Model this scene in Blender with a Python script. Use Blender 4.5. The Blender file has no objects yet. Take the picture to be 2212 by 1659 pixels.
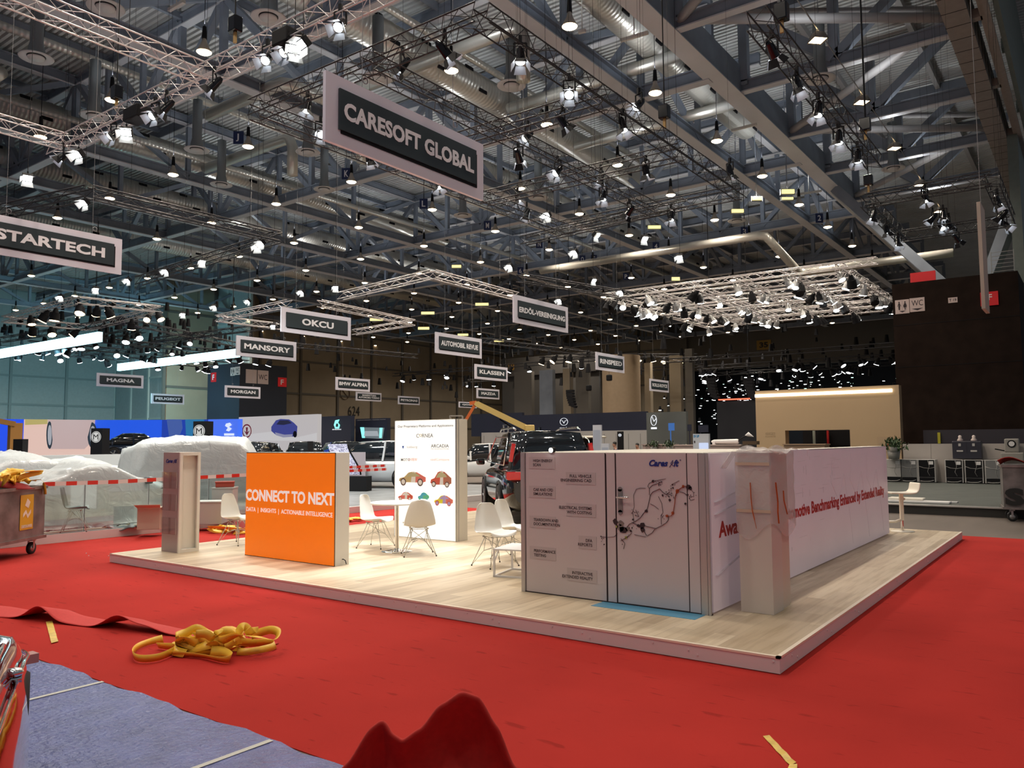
import bpy, math, random
from math import sin, cos, pi, radians, hypot
from mathutils import Vector, Matrix, Quaternion
random.seed(7)
sc = bpy.context.scene
COL = sc.collection
# ---------------------------------------------------------------- camera
W, H = 2212, 1659
F = 1710.6
YAW, PIT, ROL = radians(-36.4585), radians(4.1813), radians(-0.4013)
EYE = Vector((0, 0, 1.8))
_f = Vector((sin(YAW)*cos(PIT), cos(YAW)*cos(PIT), sin(PIT)))
_r0 = Vector((cos(YAW), -sin(YAW), 0))
_u0 = _r0.cross(_f)
_r = cos(ROL)*_r0 + sin(ROL)*_u0
_u = -sin(ROL)*_r0 + cos(ROL)*_u0
cd = bpy.data.cameras.new('camera')
cd.sensor_fit = 'HORIZONTAL'; cd.sensor_width = 36.0; cd.lens = F/W*36.0
cd.clip_start = 0.05; cd.clip_end = 600
cam = bpy.data.objects.new('camera', cd)
cam.matrix_world = Matrix(((_r.x, _u.x, -_f.x, EYE.x), (_r.y, _u.y, -_f.y, EYE.y), (_r.z, _u.z, -_f.z, EYE.z), (0, 0, 0, 1)))
COL.objects.link(cam)
sc.camera = cam
# ---------------------------------------------------------------- world, exposure
sc.view_settings.view_transform = 'Standard'
sc.view_settings.look = 'None'
sc.view_settings.exposure = 0.0
sc.view_settings.gamma = 1.0
sc.view_settings.use_curve_mapping = False
wd = bpy.data.worlds.new('hall_air'); sc.world = wd; wd.use_nodes = True
bg = wd.node_tree.nodes['Background']
bg.inputs[0].default_value = (0.80, 0.88, 1.0, 1)
bg.inputs[1].default_value = 0.13
sc.cycles.max_bounces = 5
sc.cycles.diffuse_bounces = 3
sc.cycles.glossy_bounces = 3
sc.cycles.transparent_max_bounces = 12
sc.cycles.sample_clamp_indirect = 4.0
sc.cycles.caustics_reflective = False
sc.cycles.caustics_refractive = False
sc.cycles.use_light_tree = True

PX = [-6.6, -12.35, -17.1, -22.6, -28.5, -34.3, -40.2, -46.0, -51.8, -57.6, -63.4, -69.2]   # pendant rows
PY = [2.5, 8.3, 14.0, 19.8, 25.6, 31.4, 37.0, 42.8, 48.4, 54.2, 60.0, 65.8, 71.6, 77.4]
LZ = 14.4
WARM = (1.0, 0.88, 0.74)
def area_lamp(x, y, z, power, col, size=0.45, spread=150, up=False):
    l = bpy.data.lights.new('lamp_and_fill_glow', 'AREA'); l.shape = 'DISK'; l.size = size; l.energy = power; l.color = col
    l.spread = radians(spread)
    o = bpy.data.objects.new('lamp_and_fill_glow', l); o.location = (x, y, z); COL.objects.link(o)
    if up: o.rotation_euler = (pi, 0, 0)
    return o
def spot_lamp(p, aim, power, col, angle=40, blend=.5, size=.12):
    l = bpy.data.lights.new('spot_glow', 'SPOT'); l.energy = power; l.color = col; l.spot_size = radians(angle); l.spot_blend = blend
    l.shadow_soft_size = size
    o = bpy.data.objects.new('spot_glow', l); o.location = p
    o.rotation_euler = (Vector(aim)-Vector(p)).to_track_quat('-Z', 'Y').to_euler(); COL.objects.link(o)
    return o
PENDANT_POWER = 185
for x in PX[1:9]:
    for y in PY[:10]:
        if -1.25*y-14 < x: area_lamp(x, y, LZ-.08, PENDANT_POWER, WARM); area_lamp(x, y, LZ+.95, PENDANT_POWER*.2, (.92, .96, 1), .3, 175, True)  # pendant light, plus invented cool uplights that brighten the roof deck
for x, y in ((-80, 30), (-80, 48), (-84, 64), (-62, 70), (-62, 86), (-45, 66), (-45, 84), (-30, 66), (-30, 84), (-66, 44), (-84, 20), (-84, 10)): area_lamp(x, y, LZ-.08, PENDANT_POWER*4.5, WARM, 1.2)   # the farther lamp rows
for x, y, pw in ((-58, 25, 1500), (-66, 34, 1900)): area_lamp(x, y, 8.0, pw, (.35, .85, 1), 2.0, 170).rotation_euler = (radians(62), 0, radians(60))   # the cyan bars light the left wall
for y in PY[:9]: area_lamp(-6.6, y, LZ-.1, PENDANT_POWER, WARM); area_lamp(-6.6, y, LZ+.6, PENDANT_POWER*.2, (.92, .96, 1), .3, 175, True)      # flood lamps of the right bay, plus added uplights brightening its roof
for x, y in ((-1, -3), (-7, -3), (5, 3), (5, 9)): area_lamp(x, y, LZ, PENDANT_POWER, WARM)
# white show spots over the pale stand
COOL = (0.93, 0.96, 1.0)
for p, aim, pw, an in (((-8.5, 9.2, 7.3), (-8.6, 8.2, .1), 1500, 34), ((-6.5, 10.8, 7.3), (-8.0, 8.2, .1), 900, 34), ((-8.6, 12.0, 7.3), (-8.2, 8.6, .3), 1400, 36),
                       ((-6.4, 10.2, 7.3), (-6.6, 8.4, .1), 350, 34), ((-9.6, 8.0, 7.3), (-9.8, 7.2, .1), 250, 40), ((-3.5, 11.0, 7.3), (-2.6, 11.5, .1), 500, 50),
                       ((-6.4, 15.0, 7.3), (-7.0, 14.0, .1), 300, 50), ((-3.5, 14.0, 7.3), (-2.6, 14.8, .1), 250, 50), ((-11.8, 6.9, 7.7), (-9.0, 6.9, .1), 250, 45)):
    spot_lamp(p, aim, pw, COOL, an)

for x, y in ((-19, 10.5), (-24, 15), (-19, 16), (-29, 11)): area_lamp(x, y, 7.8, 260, (.93, 1, .96), .8, 140)      # floods over the wrapped cars
# ---------------------------------------------------------------- pixel rays of the photograph -> places in the hall
def ray(px, py): return _f + _r*((px-W/2)/F) - _u*((py-H/2)/F)
def AZ(px, py, z=0.0): d = ray(px, py); return EYE + d*((z-EYE.z)/d.z)
def AY(px, py, y): d = ray(px, py); return EYE + d*(y/d.y)
def AX(px, py, x): d = ray(px, py); return EYE + d*(x/d.x)
def AD(px, py, dep): return EYE + ray(px, py)*dep
# ---------------------------------------------------------------- materials
MATS = {}
def M(name, col=(.8, .8, .8), rough=.5, metal=0.0, var=0.0, vs=4.0, bump=0.0, bs=None, emit=0.0, ecol=None, alpha=1.0, trans=0.0, coat=0.0, spec=None, stretch=None):
    if name in MATS: return MATS[name]
    m = bpy.data.materials.new(name); m.use_nodes = True; MATS[name] = m
    nt = m.node_tree; b = nt.nodes['Principled BSDF']
    b.inputs['Base Color'].default_value = (*col, 1); b.inputs['Roughness'].default_value = rough; b.inputs['Metallic'].default_value = metal
    if spec is not None: b.inputs['Specular IOR Level'].default_value = spec
    if coat: b.inputs['Coat Weight'].default_value = coat; b.inputs['Coat Roughness'].default_value = .05
    if alpha < 1: b.inputs['Alpha'].default_value = alpha
    if trans: b.inputs['Transmission Weight'].default_value = trans
    if emit:
        b.inputs['Emission Color'].default_value = (*(ecol or col), 1); b.inputs['Emission Strength'].default_value = emit
    if var or bump:
        tc = nt.nodes.new('ShaderNodeTexCoord'); n = nt.nodes.new('ShaderNodeTexNoise'); n.inputs['Scale'].default_value = vs; n.inputs['Detail'].default_value = 5
        if stretch:
            mp = nt.nodes.new('ShaderNodeMapping'); mp.inputs['Scale'].default_value = stretch
            nt.links.new(tc.outputs['Object'], mp.inputs[0]); nt.links.new(mp.outputs[0], n.inputs['Vector'])
        else: nt.links.new(tc.outputs['Object'], n.inputs['Vector'])
        if var:
            r = nt.nodes.new('ShaderNodeValToRGB'); r.color_ramp.elements[0].position = .3; r.color_ramp.elements[1].position = .7
            r.color_ramp.elements[0].color = (*[c*(1-var) for c in col], 1); r.color_ramp.elements[1].color = (*[min(1, c*(1+var*.6)) for c in col], 1)
            nt.links.new(n.outputs['Fac'], r.inputs[0]); nt.links.new(r.outputs[0], b.inputs['Base Color'])
        if bump:
            bp = nt.nodes.new('ShaderNodeBump'); bp.inputs['Strength'].default_value = bump; bp.inputs['Distance'].default_value = .02
            n2 = n
            if bs:
                n2 = nt.nodes.new('ShaderNodeTexNoise'); n2.inputs['Scale'].default_value = bs; n2.inputs['Detail'].default_value = 4; nt.links.new(tc.outputs['Object'], n2.inputs['Vector'])
            nt.links.new(n2.outputs['Fac'], bp.inputs['Height']); nt.links.new(bp.outputs[0], b.inputs['Normal'])
    return m
def GLOW(name, col, s):
    return M(name, (.02, .02, .02), .4, emit=s, ecol=col)
def nodes(m): return m.node_tree.nodes, m.node_tree.links, m.node_tree.nodes['Principled BSDF']

def carpet_mat():
    m = M('red_carpet', (.50, .022, .016), .95, spec=.15); N, L, b = nodes(m)
    tc = N.new('ShaderNodeTexCoord')
    mp = N.new('ShaderNodeMapping'); mp.inputs['Rotation'].default_value = (0, 0, .55); mp.inputs['Scale'].default_value = (2.2, 9.0, 1)
    n1 = N.new('ShaderNodeTexNoise'); n1.inputs['Scale'].default_value = 1.6; n1.inputs['Detail'].default_value = 3
    n2 = N.new('ShaderNodeTexNoise'); n2.inputs['Scale'].default_value = .8; n2.inputs['Detail'].default_value = 4
    n3 = N.new('ShaderNodeTexNoise'); n3.inputs['Scale'].default_value = 260; n3.inputs['Detail'].default_value = 2
    L.new(tc.outputs['Object'], mp.inputs[0]); L.new(mp.outputs[0], n1.inputs['Vector']); L.new(tc.outputs['Object'], n2.inputs['Vector']); L.new(tc.outputs['Object'], n3.inputs['Vector'])
    r1 = N.new('ShaderNodeValToRGB'); e = r1.color_ramp.elements; e[0].position = .64; e[0].color = (1, 1, 1, 1); e[1].position = .70; e[1].color = (.72, .66, .66, 1)
    r2 = N.new('ShaderNodeValToRGB'); e = r2.color_ramp.elements; e[0].position = .35; e[0].color = (.40, .026, .020, 1); e[1].position = .68; e[1].color = (.47, .031, .024, 1)
    L.new(n1.outputs['Fac'], r1.inputs[0]); L.new(n2.outputs['Fac'], r2.inputs[0])
    mx = N.new('ShaderNodeMix'); mx.data_type = 'RGBA'; mx.blend_type = 'MULTIPLY'; mx.inputs['Factor'].default_value = 1
    L.new(r2.outputs[0], mx.inputs['A']); L.new(r1.outputs[0], mx.inputs['B']); L.new(mx.outputs['Result'], b.inputs['Base Color'])
    bp = N.new('ShaderNodeBump'); bp.inputs['Strength'].default_value = .35; bp.inputs['Distance'].default_value = .004
    L.new(n3.outputs['Fac'], bp.inputs['Height']); L.new(bp.outputs[0], b.inputs['Normal'])
    return m
def plank_mat():
    m = M('pale_planks', (.72, .6, .44), .42); N, L, b = nodes(m)
    tc = N.new('ShaderNodeTexCoord'); mp = N.new('ShaderNodeMapping'); mp.inputs['Rotation'].default_value = (0, 0, pi/2)
    br = N.new('ShaderNodeTexBrick'); br.offset = .37; br.inputs['Scale'].default_value = 1.0; br.inputs['Brick Width'].default_value = 1.25; br.inputs['Row Height'].default_value = .19
    br.inputs['Mortar Size'].default_value = .0012; br.inputs['Color1'].default_value = (.74, .62, .45, 1); br.inputs['Color2'].default_value = (.50, .39, .26, 1); br.inputs['Mortar'].default_value = (.42, .34, .25, 1); br.inputs['Bias'].default_value = 0
    n = N.new('ShaderNodeTexNoise'); n.inputs['Scale'].default_value = 2.2; n.inputs['Detail'].default_value = 6
    m2 = N.new('ShaderNodeMapping'); m2.inputs['Scale'].default_value = (9, .7, 1)
    L.new(tc.outputs['Object'], mp.inputs[0]); L.new(mp.outputs[0], br.inputs['Vector']); L.new(tc.outputs['Object'], m2.inputs[0]); L.new(m2.outputs[0], n.inputs['Vector'])
    r = N.new('ShaderNodeValToRGB'); e = r.color_ramp.elements; e[0].position = .3; e[0].color = (.80, .76, .70, 1); e[1].position = .55; e[1].color = (1, 1, 1, 1)
    L.new(n.outputs['Fac'], r.inputs[0])
    mx = N.new('ShaderNodeMix'); mx.data_type = 'RGBA'; mx.blend_type = 'MULTIPLY'; mx.inputs['Factor'].default_value = 1
    L.new(br.outputs['Color'], mx.inputs['A']); L.new(r.outputs[0], mx.inputs['B']); L.new(mx.outputs['Result'], b.inputs['Base Color'])
    return m
def duct_mat():
    m = M('spiral_duct_steel', (.60, .58, .52), .36, .6); N, L, b = nodes(m)
    tc = N.new('ShaderNodeTexCoord'); w = N.new('ShaderNodeTexWave'); w.bands_direction = 'Y'; w.inputs['Scale'].default_value = 1.6
    L.new(tc.outputs['Object'], w.inputs['Vector'])
    bp = N.new('ShaderNodeBump'); bp.inputs['Strength'].default_value = .35; bp.inputs['Distance'].default_value = .03
    L.new(w.outputs['Fac'], bp.inputs['Height']); L.new(bp.outputs[0], b.inputs['Normal'])
    return m
def sheet_mat():
    m = bpy.data.materials.new('plastic_sheeting'); m.use_nodes = True; N = m.node_tree.nodes; L = m.node_tree.links; N.clear()
    out = N.new('ShaderNodeOutputMaterial'); d = N.new('ShaderNodeBsdfDiffuse'); d.inputs[0].default_value = (.80, .83, .84, 1); t = N.new('ShaderNodeBsdfTranslucent'); t.inputs[0].default_value = (.8, .83, .84, 1)
    g = N.new('ShaderNodeBsdfGlossy'); g.inputs['Roughness'].default_value = .25; tr = N.new('ShaderNodeBsdfTransparent')
    a = N.new('ShaderNodeMixShader'); a.inputs[0].default_value = .35; c = N.new('ShaderNodeMixShader'); c.inputs[0].default_value = .12; e = N.new('ShaderNodeMixShader'); e.inputs[0].default_value = .22
    L.new(d.outputs[0], a.inputs[1]); L.new(t.outputs[0], a.inputs[2]); L.new(a.outputs[0], c.inputs[1]); L.new(g.outputs[0], c.inputs[2]); L.new(c.outputs[0], e.inputs[1]); L.new(tr.outputs[0], e.inputs[2]); L.new(e.outputs[0], out.inputs[0])
    tc = N.new('ShaderNodeTexCoord'); n = N.new('ShaderNodeTexNoise'); n.inputs['Scale'].default_value = 2.2; n.inputs['Detail'].default_value = 4; n.inputs['Distortion'].default_value = 2.5
    bp = N.new('ShaderNodeBump'); bp.inputs['Strength'].default_value = .6; bp.inputs['Distance'].default_value = .06
    L.new(tc.outputs['Object'], n.inputs['Vector']); L.new(n.outputs['Fac'], bp.inputs['Height'])
    for s in (d, t, g): L.new(bp.outputs[0], s.inputs['Normal'])
    MATS['plastic_sheeting'] = m
    return m
def glass_mat(name='clear_glass', col=(.9, .97, .96), a=.12):
    m = bpy.data.materials.new(name); m.use_nodes = True; N = m.node_tree.nodes; L = m.node_tree.links; N.clear()
    out = N.new('ShaderNodeOutputMaterial'); tr = N.new('ShaderNodeBsdfTransparent'); tr.inputs[0].default_value = (*col, 1); g = N.new('ShaderNodeBsdfGlossy'); g.inputs['Roughness'].default_value = .03
    x = N.new('ShaderNodeMixShader'); x.inputs[0].default_value = a
    L.new(tr.outputs[0], x.inputs[1]); L.new(g.outputs[0], x.inputs[2]); L.new(x.outputs[0], out.inputs[0]); MATS[name] = m
    return m
CARPET, PLANK, DUCT, SHEET, GLASS = carpet_mat(), plank_mat(), duct_mat(), sheet_mat(), glass_mat()
STEEL = M('blue_grey_steel', (.23, .265, .32), .55, var=.15, vs=1.2)
FLANGE = M('pale_flange_paint', (.62, .63, .66), .55, var=.08, vs=.8)
GIRDER = M('girder_paint', (.72, .73, .75), .6, var=.06, vs=.6)
DECK = M('roof_deck_sheet', (.62, .63, .62), .5, var=.12, vs=.7)
ALU = M('brushed_aluminium', (.62, .61, .60), .35, .9)
SILVER = M('silver_truss_tube', (.80, .76, .76), .35, .6)
BLACKTR = M('black_truss_tube', (.02, .02, .024), .45)
BLACK = M('matt_black', (.008, .008, .010), .6, spec=.2)
GLOSSBLACK = M('gloss_black', (.006, .006, .008), .12)
WHITE = M('white_laminate', (.80, .78, .77), .45)
CREAM = M('cream_laminate', (.80, .76, .66), .5)
RUBBER = M('black_rubber', (.02, .02, .02), .8)
CHROME = M('chrome', (.85, .84, .83), .06, 1.0)
# ---------------------------------------------------------------- mesh builder
class MB:
    def __init__(s): s.v = []; s.f = []; s.mi = []; s.sm = []
    def add(s, vs, fs, mi=0, smooth=False):
        b = len(s.v); s.v += [tuple(p) for p in vs]; s.f += [tuple(i+b for i in f) for f in fs]; s.mi += [mi]*len(fs); s.sm += [smooth]*len(fs); return s
    def box(s, c, d, rz=0, mi=0, M4=None):
        x, y, z = d[0]/2, d[1]/2, d[2]/2
        P = [Vector((a*x, b*y, e*z)) for e in (-1, 1) for b in (-1, 1) for a in (-1, 1)]
        if rz:
            q = Matrix.Rotation(rz, 3, 'Z'); P = [q @ p for p in P]
        if M4 is not None: P = [M4 @ p for p in P]
        c = Vector(c); P = [p+c for p in P]
        return s.add(P, [(0, 2, 3, 1), (4, 5, 7, 6), (0, 1, 5, 4), (2, 6, 7, 3), (0, 4, 6, 2), (1, 3, 7, 5)], mi)
    def span(s, a, b, mi=0):
        a, b = Vector(a), Vector(b); return s.box((a+b)/2, [abs(b[i]-a[i]) for i in range(3)], 0, mi)
    def bar(s, a, b, w, h, mi=0, up=(0, 0, 1)):
        a, b = Vector(a), Vector(b); d = (b-a); L = d.length; d.normalize(); up = Vector(up)
        if abs(d.dot(up)) > .99: up = Vector((1, 0, 0))
        x = d.cross(up).normalized(); z = x.cross(d)
        m = Matrix((x, d, z)).transposed()
        return s.box((a+b)/2, (w, L, h), 0, mi, m)
    def cyl(s, a, b, r0, r1=None, n=10, mi=0, caps=True, smooth=True):
        r1 = r0 if r1 is None else r1
        a, b = Vector(a), Vector(b); d = (b-a).normalized(); t = Vector((0, 0, 1)) if abs(d.z) < .9 else Vector((1, 0, 0)); x = d.cross(t).normalized(); y = d.cross(x)
        vs = []
        for p, r in ((a, r0), (b, r1)):
            for i in range(n): an = 2*pi*i/n; vs.append(p + x*(r*cos(an)) + y*(r*sin(an)))
        fs = [(i, (i+1) % n, n+(i+1) % n, n+i) for i in range(n)]
        s.add(vs, fs, mi, smooth)
        if caps: s.add(vs, [tuple(range(n-1, -1, -1)), tuple(range(n, 2*n))], mi)
        return s
    def tube(s, path, r, n=8, mi=0, caps=True):
        path = [Vector(p) for p in path]; k = len(path); vs = []; x = None
        for i, p in enumerate(path):
            d = (path[min(i+1, k-1)]-path[max(i-1, 0)]).normalized()
            if x is None: t = Vector((0, 0, 1)) if abs(d.z) < .9 else Vector((1, 0, 0)); x = d.cross(t).normalized()
            else: x = (x - d*x.dot(d)).normalized()
            y = d.cross(x); rr = r[i] if isinstance(r, (list, tuple)) else r
            vs += [p + x*(rr*cos(2*pi*j/n)) + y*(rr*sin(2*pi*j/n)) for j in range(n)]
        fs = [(i*n+j, i*n+(j+1) % n, (i+1)*n+(j+1) % n, (i+1)*n+j) for i in range(k-1) for j in range(n)]
        if caps: fs += [tuple(range(n-1, -1, -1)), tuple((k-1)*n+j for j in range(n))]
        return s.add(vs, fs, mi, True)
    def lathe(s, prof, n=24, c=(0, 0, 0), axis='Z', mi=0, smooth=True):
        c = Vector(c); vs = []
        for r, h in prof:
            for i in range(n):
                an = 2*pi*i/n; p = (r*cos(an), r*sin(an), h)
                if axis == 'X': p = (h, r*cos(an), r*sin(an))
                if axis == 'Y': p = (r*sin(an), h, r*cos(an))
                vs.append(c+Vector(p))
        k = len(prof)
        return s.add(vs, [(i*n+j, i*n+(j+1) % n, (i+1)*n+(j+1) % n, (i+1)*n+j) for i in range(k-1) for j in range(n)], mi, smooth)
    def grid(s, fn, nu, nv, mi=0, smooth=True):
        vs = [fn(i/nu, j/nv) for j in range(nv+1) for i in range(nu+1)]
        return s.add(vs, [(j*(nu+1)+i, j*(nu+1)+i+1, (j+1)*(nu+1)+i+1, (j+1)*(nu+1)+i) for j in range(nv) for i in range(nu)], mi, smooth)
    def loft(s, rings, mi=0, caps=True, smooth=True):
        n = len(rings[0]); k = len(rings); vs = [p for r in rings for p in r]
        fs = [(i*n+j, i*n+(j+1) % n, (i+1)*n+(j+1) % n, (i+1)*n+j) for i in range(k-1) for j in range(n)]
        s.add(vs, fs, mi, smooth)
        if caps: s.add(vs, [tuple(range(n-1, -1, -1)), tuple((k-1)*n+j for j in range(n))], mi)
        return s
    def poly(s, pts, o, u, v, th=.004, mi=0):
        o, u, v = Vector(o), Vector(u).normalized(), Vector(v).normalized(); nn = u.cross(v); k = len(pts)
        A = [o+u*a+v*b for a, b in pts]; B = [p+nn*th for p in A]
        return s.add(A+B, [tuple(range(k-1, -1, -1)), tuple(range(k, 2*k))] + [(i, (i+1) % k, k+(i+1) % k, k+i) for i in range(k)], mi)
    def build(s, name, mats, parent=None, world=False):
        me = bpy.data.meshes.new(name)
        vs = s.v
        if world and parent is not None:
            inv = mw(parent).inverted(); vs = [tuple(inv @ Vector(p)) for p in vs]
        me.from_pydata(vs, [], s.f)
        if not isinstance(mats, (list, tuple)): mats = [mats]
        for m in mats: me.materials.append(m)
        me.polygons.foreach_set('material_index', s.mi); me.polygons.foreach_set('use_smooth', s.sm); me.update()
        o = bpy.data.objects.new(name, me); COL.objects.link(o)
        if parent is not None: o.parent = parent
        return o
def mw(o):
    m = Matrix.LocRotScale(o.location, o.rotation_euler, o.scale)
    return mw(o.parent) @ m if o.parent else m
def tag(o, label=None, cat=None, group=None, kind=None):
    if label: o['label'] = label
    if cat: o['category'] = cat
    if group: o['group'] = group
    if kind: o['kind'] = kind
    return o
def thing(name, label, cat, loc=(0, 0, 0), rz=0, group=None):
    o = bpy.data.objects.new(name, None); o.empty_display_size = .1; COL.objects.link(o); o.location = loc; o.rotation_euler = (0, 0, rz)
    return tag(o, label, cat, group)
def struct(mb, name, mats, parent=None): return tag(mb.build(name, mats, parent), kind='structure') if parent is None else mb.build(name, mats, parent)
KIDS = {}
def kids(o):
    return [c for c in o.children]
def dup(o, loc=None, rz=None, label=None, group=None, parent=None):
    c = o.copy(); COL.objects.link(c)
    if parent is not None: c.parent = parent
    if loc is not None: c.location = loc
    if rz is not None: c.rotation_euler = (0, 0, rz)
    if label: c['label'] = label
    if group: c['group'] = group
    for k in list(o.children): dup(k, parent=c)
    return c
def smooth_mod(o, lv=2):
    m = o.modifiers.new('smooth', 'SUBSURF'); m.levels = lv; m.render_levels = lv; return o
def solid_mod(o, t, off=0):
    m = o.modifiers.new('thickness', 'SOLIDIFY'); m.thickness = t; m.offset = off; return o
def bevel_mod(o, w=.006, seg=2):
    m = o.modifiers.new('edge', 'BEVEL'); m.width = w; m.segments = seg; m.limit_method = 'ANGLE'; return o
# ---------------------------------------------------------------- lettering
def words_mesh(txt, bold=0.0, shear=0.0, align='LEFT', track=1.0, line=1.0, ex=.02):
    cu = bpy.data.curves.new('lettering', 'FONT'); cu.body = txt; cu.size = 1.0; cu.offset = bold; cu.shear = shear; cu.extrude = ex; cu.align_x = align; cu.space_character = track; cu.space_line = line
    cu.resolution_u = 3
    o = bpy.data.objects.new('lettering', cu); COL.objects.link(o)
    bpy.context.view_layer.update()
    me = bpy.data.meshes.new_from_object(o.evaluated_get(bpy.context.evaluated_depsgraph_get()))
    V = [v.co.copy() for v in me.vertices]; P = [tuple(p.vertices) for p in me.polygons]
    bpy.data.objects.remove(o); bpy.data.curves.remove(cu); bpy.data.meshes.remove(me)
    return V, P
def lettering(txt, o, u, v, w, h, mat, parent=None, name='lettering', bold=.02, shear=0, align='LEFT', anchor='fit', track=1.0, line=1.0, th=.004, off=.002, mb=None, mi=0):
    """Letters whose box starts at o (lower left) and is w by h along u and v; they stand off the face by off."""
    V, P = words_mesh(txt, bold, shear, align, track, line)
    x0, x1 = min(p.x for p in V), max(p.x for p in V); y0, y1 = min(p.y for p in V), max(p.y for p in V)
    o, u, v = Vector(o), Vector(u).normalized(), Vector(v).normalized(); n = u.cross(v)
    sy = h/(y1-y0); sx = w/(x1-x0) if w else sy
    pts = [o+u*((p.x-x0)*sx)+v*((p.y-y0)*sy)+n*(off+(p.z+.02)/.04*th) for p in V]
    if mb is not None: mb.add(pts, P, mi); return mb
    m = MB().add(pts, P)
    return m.build(name, mat, parent, world=True)
X_, Y_, Z_ = Vector((1, 0, 0)), Vector((0, 1, 0)), Vector((0, 0, 1))
# ================================================================ SETTING
CONC = M('hall_floor_asphalt', (.15, .12, .10), .7, var=.25, vs=.9, bump=.1, stretch=(1, .25, 1))
m = MB(); m.span((-130, -6, -.1), (12, 120, 0)); struct(m, 'floor', CONC)
m = MB(); m.span((-15.5, 3.1, 0), (4, 16.92, .006)); m.span((-3.55, -4, 0), (4, 3.1, .006)); m.span((-40, -4, 0), (-15.5, 5.4, .006)); m.span((-40, 3.1, 0), (-15.5, 5.4, .006))
tag(m.build('red_carpet', CARPET), 'scuffed red carpet laid on the hall floor around the pale wooden stand', 'carpet')
def ribs(y0, y1, x0, x1, z, p=.26, d=.15):
    m = MB(); y = y0; n = 0
    while y < y1:
        a, b = y+p*.5, y+p*.56
        for q in (((y, z), (a, z)), ((a, z), (b, z+d)), ((b, z+d), (y+p*.95, z+d)), ((y+p*.95, z+d), (y+p, z))):
            (ya, za), (yb, zb) = q
            m.add([(x0, ya, za), (x1, ya, za), (x1, yb, zb), (x0, yb, zb)], [(0, 1, 2, 3)])
        y += p
    return m
struct(ribs(0, 118, -130, 4, 19.0), 'ceiling', DECK)
# roof trusses across (along x) and along (along y)
def chord(m, a, b, w=.34, h=.42):
    m.bar(a, b, w*.35, h, 0); z = Vector((0, 0, h/2)); m.bar(Vector(a)-z, Vector(b)-z, w, .05, 1); m.bar(Vector(a)+z, Vector(b)+z, w, .05, 0)
def truss_x(y, x0, x1, step=5.8, zb=15.7, zt=18.6):
    m = MB(); chord(m, (x0, y, zb), (x1, y, zb), .42, .5); chord(m, (x0, y, zt), (x1, y, zt))
    x = x1; k = 0
    while x > x0+.1:
        m.bar((x, y, zb), (x, y, zt), .24, .24, 0, (1, 0, 0)); m.bar((x-step/2, y, zb), (x-step/2, y, zt), .2, .2, 0, (1, 0, 0))
        if k % 2: m.bar((x-step/2, y, zb+.1), (x-.15, y, zt), .26, .26, 0); m.bar((x-step/2, y, zb+.1), (x-step+.15, y, zt), .26, .26, 0)
        else: m.bar((x, y, zb+.1), (x-step/2, y, zt), .26, .26, 0); m.bar((x-step, y, zb+.1), (x-step/2, y, zt), .26, .26, 0)
        x -= step; k += 1
    return struct(m, 'roof_beam', [STEEL, FLANGE])
def truss_y(x, y0, y1, step=5.7, zb=15.6, zt=18.6, mats=None):
    m = MB(); chord(m, (x, y0, zb), (x, y1, zb), .5, .45); chord(m, (x, y0, zt), (x, y1, zt))
    y = y0; k = 0
    while y < y1:
        m.bar((x, y, zb), (x, y, zt), .22, .22, 0, (1, 0, 0))
        if k % 2: m.bar((x, y, zb), (x, y+step, zt), .24, .24, 0)
        else: m.bar((x, y, zt), (x, y+step, zb), .24, .24, 0)
        y += step; k += 1
    return struct(m, 'roof_beam', mats or [STEEL, FLANGE])
for y in (5.3, 16.75, 28.0, 39.4, 50.8, 62.2, 73.6, 85, 97): truss_x(y, -125, -11.2)
for x in (-14.2, -25.7, -37.4, -44.3, -49.2, -60.8, -72.5, -84): truss_y(x, 5.3 if x > -60 else 16.75, 108)
m = MB()
for y in (11, 22.4, 33.7, 45.1, 56.5, 68): chord(m, (-100, y, 18.55), (-11.2, y, 18.55), .3, .5)
for x in (-17.1, -20, -22.9, -28.6, -31.5, -34.4, -40.2, -43, -46, -52, -55, -58): m.bar((x, 3, 18.8), (x, 110, 18.8), .16, .26, 0)
struct(m, 'roof_beam', [STEEL, FLANGE])
# the wide girder and the right bay
m = MB(); m.span((-11.4, 2, 15.5), (-10.7, 80, 16.6), 0); m.span((-11.42, 2, 15.46), (-10.68, 80, 15.5), 1); struct(m, 'roof_beam', [STEEL, GIRDER])
m = MB()
for i, y in enumerate((12, 18, 24, 30, 36, 42, 48)):
    chord(m, (-10.7, y, 15.75), (-3.3, y, 15.75), .34, .42); m.bar((-10.7, y, 18.6), (-3.0, y, 18.6), .3, .4)
    for dx in (-10.6, -7.2): m.bar((dx, y, 15.8), (dx, y, 18.8), .34, .34, 0, (1, 0, 0))
    m.bar((-10.3, y, 18.4), (-7.2, y, 15.9), .42, .42, 0); m.bar((-7.2, y, 15.9), (-4.2, y, 18.4), .34, .34, 0)
struct(m, 'roof_beam', [STEEL, FLANGE])
m = MB()
for i, y in enumerate((12, 24, 36)):
    m.cyl((-10.6, y, 15.9), (-3.4, y+6, 16.2), .17, n=10); m.cyl((-10.6, y+12, 15.9), (-3.4, y+6, 16.2), .17, n=10); m.cyl((-10.6, y+4, 17.9), (-3.6, y+9, 17.9), .14, n=10)
for x in (-9, -5.4): m.bar((x, 6, 18.7), (x, 60, 18.7), .2, .3)
struct(m, 'roof_beam', M('grey_tube_paint', (.36, .35, .35), .5))
GALL = M('gallery_panel', (.32, .28, .25), .6, var=.1)
m = MB(); m.span((-3.3, 8, 14.9), (-2.6, 58, 15.9), 0)
for i in range(50): m.span((-3.31, 8+i, 14.895), (-2.59, 8.03+i, 15.9), 1)
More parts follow.
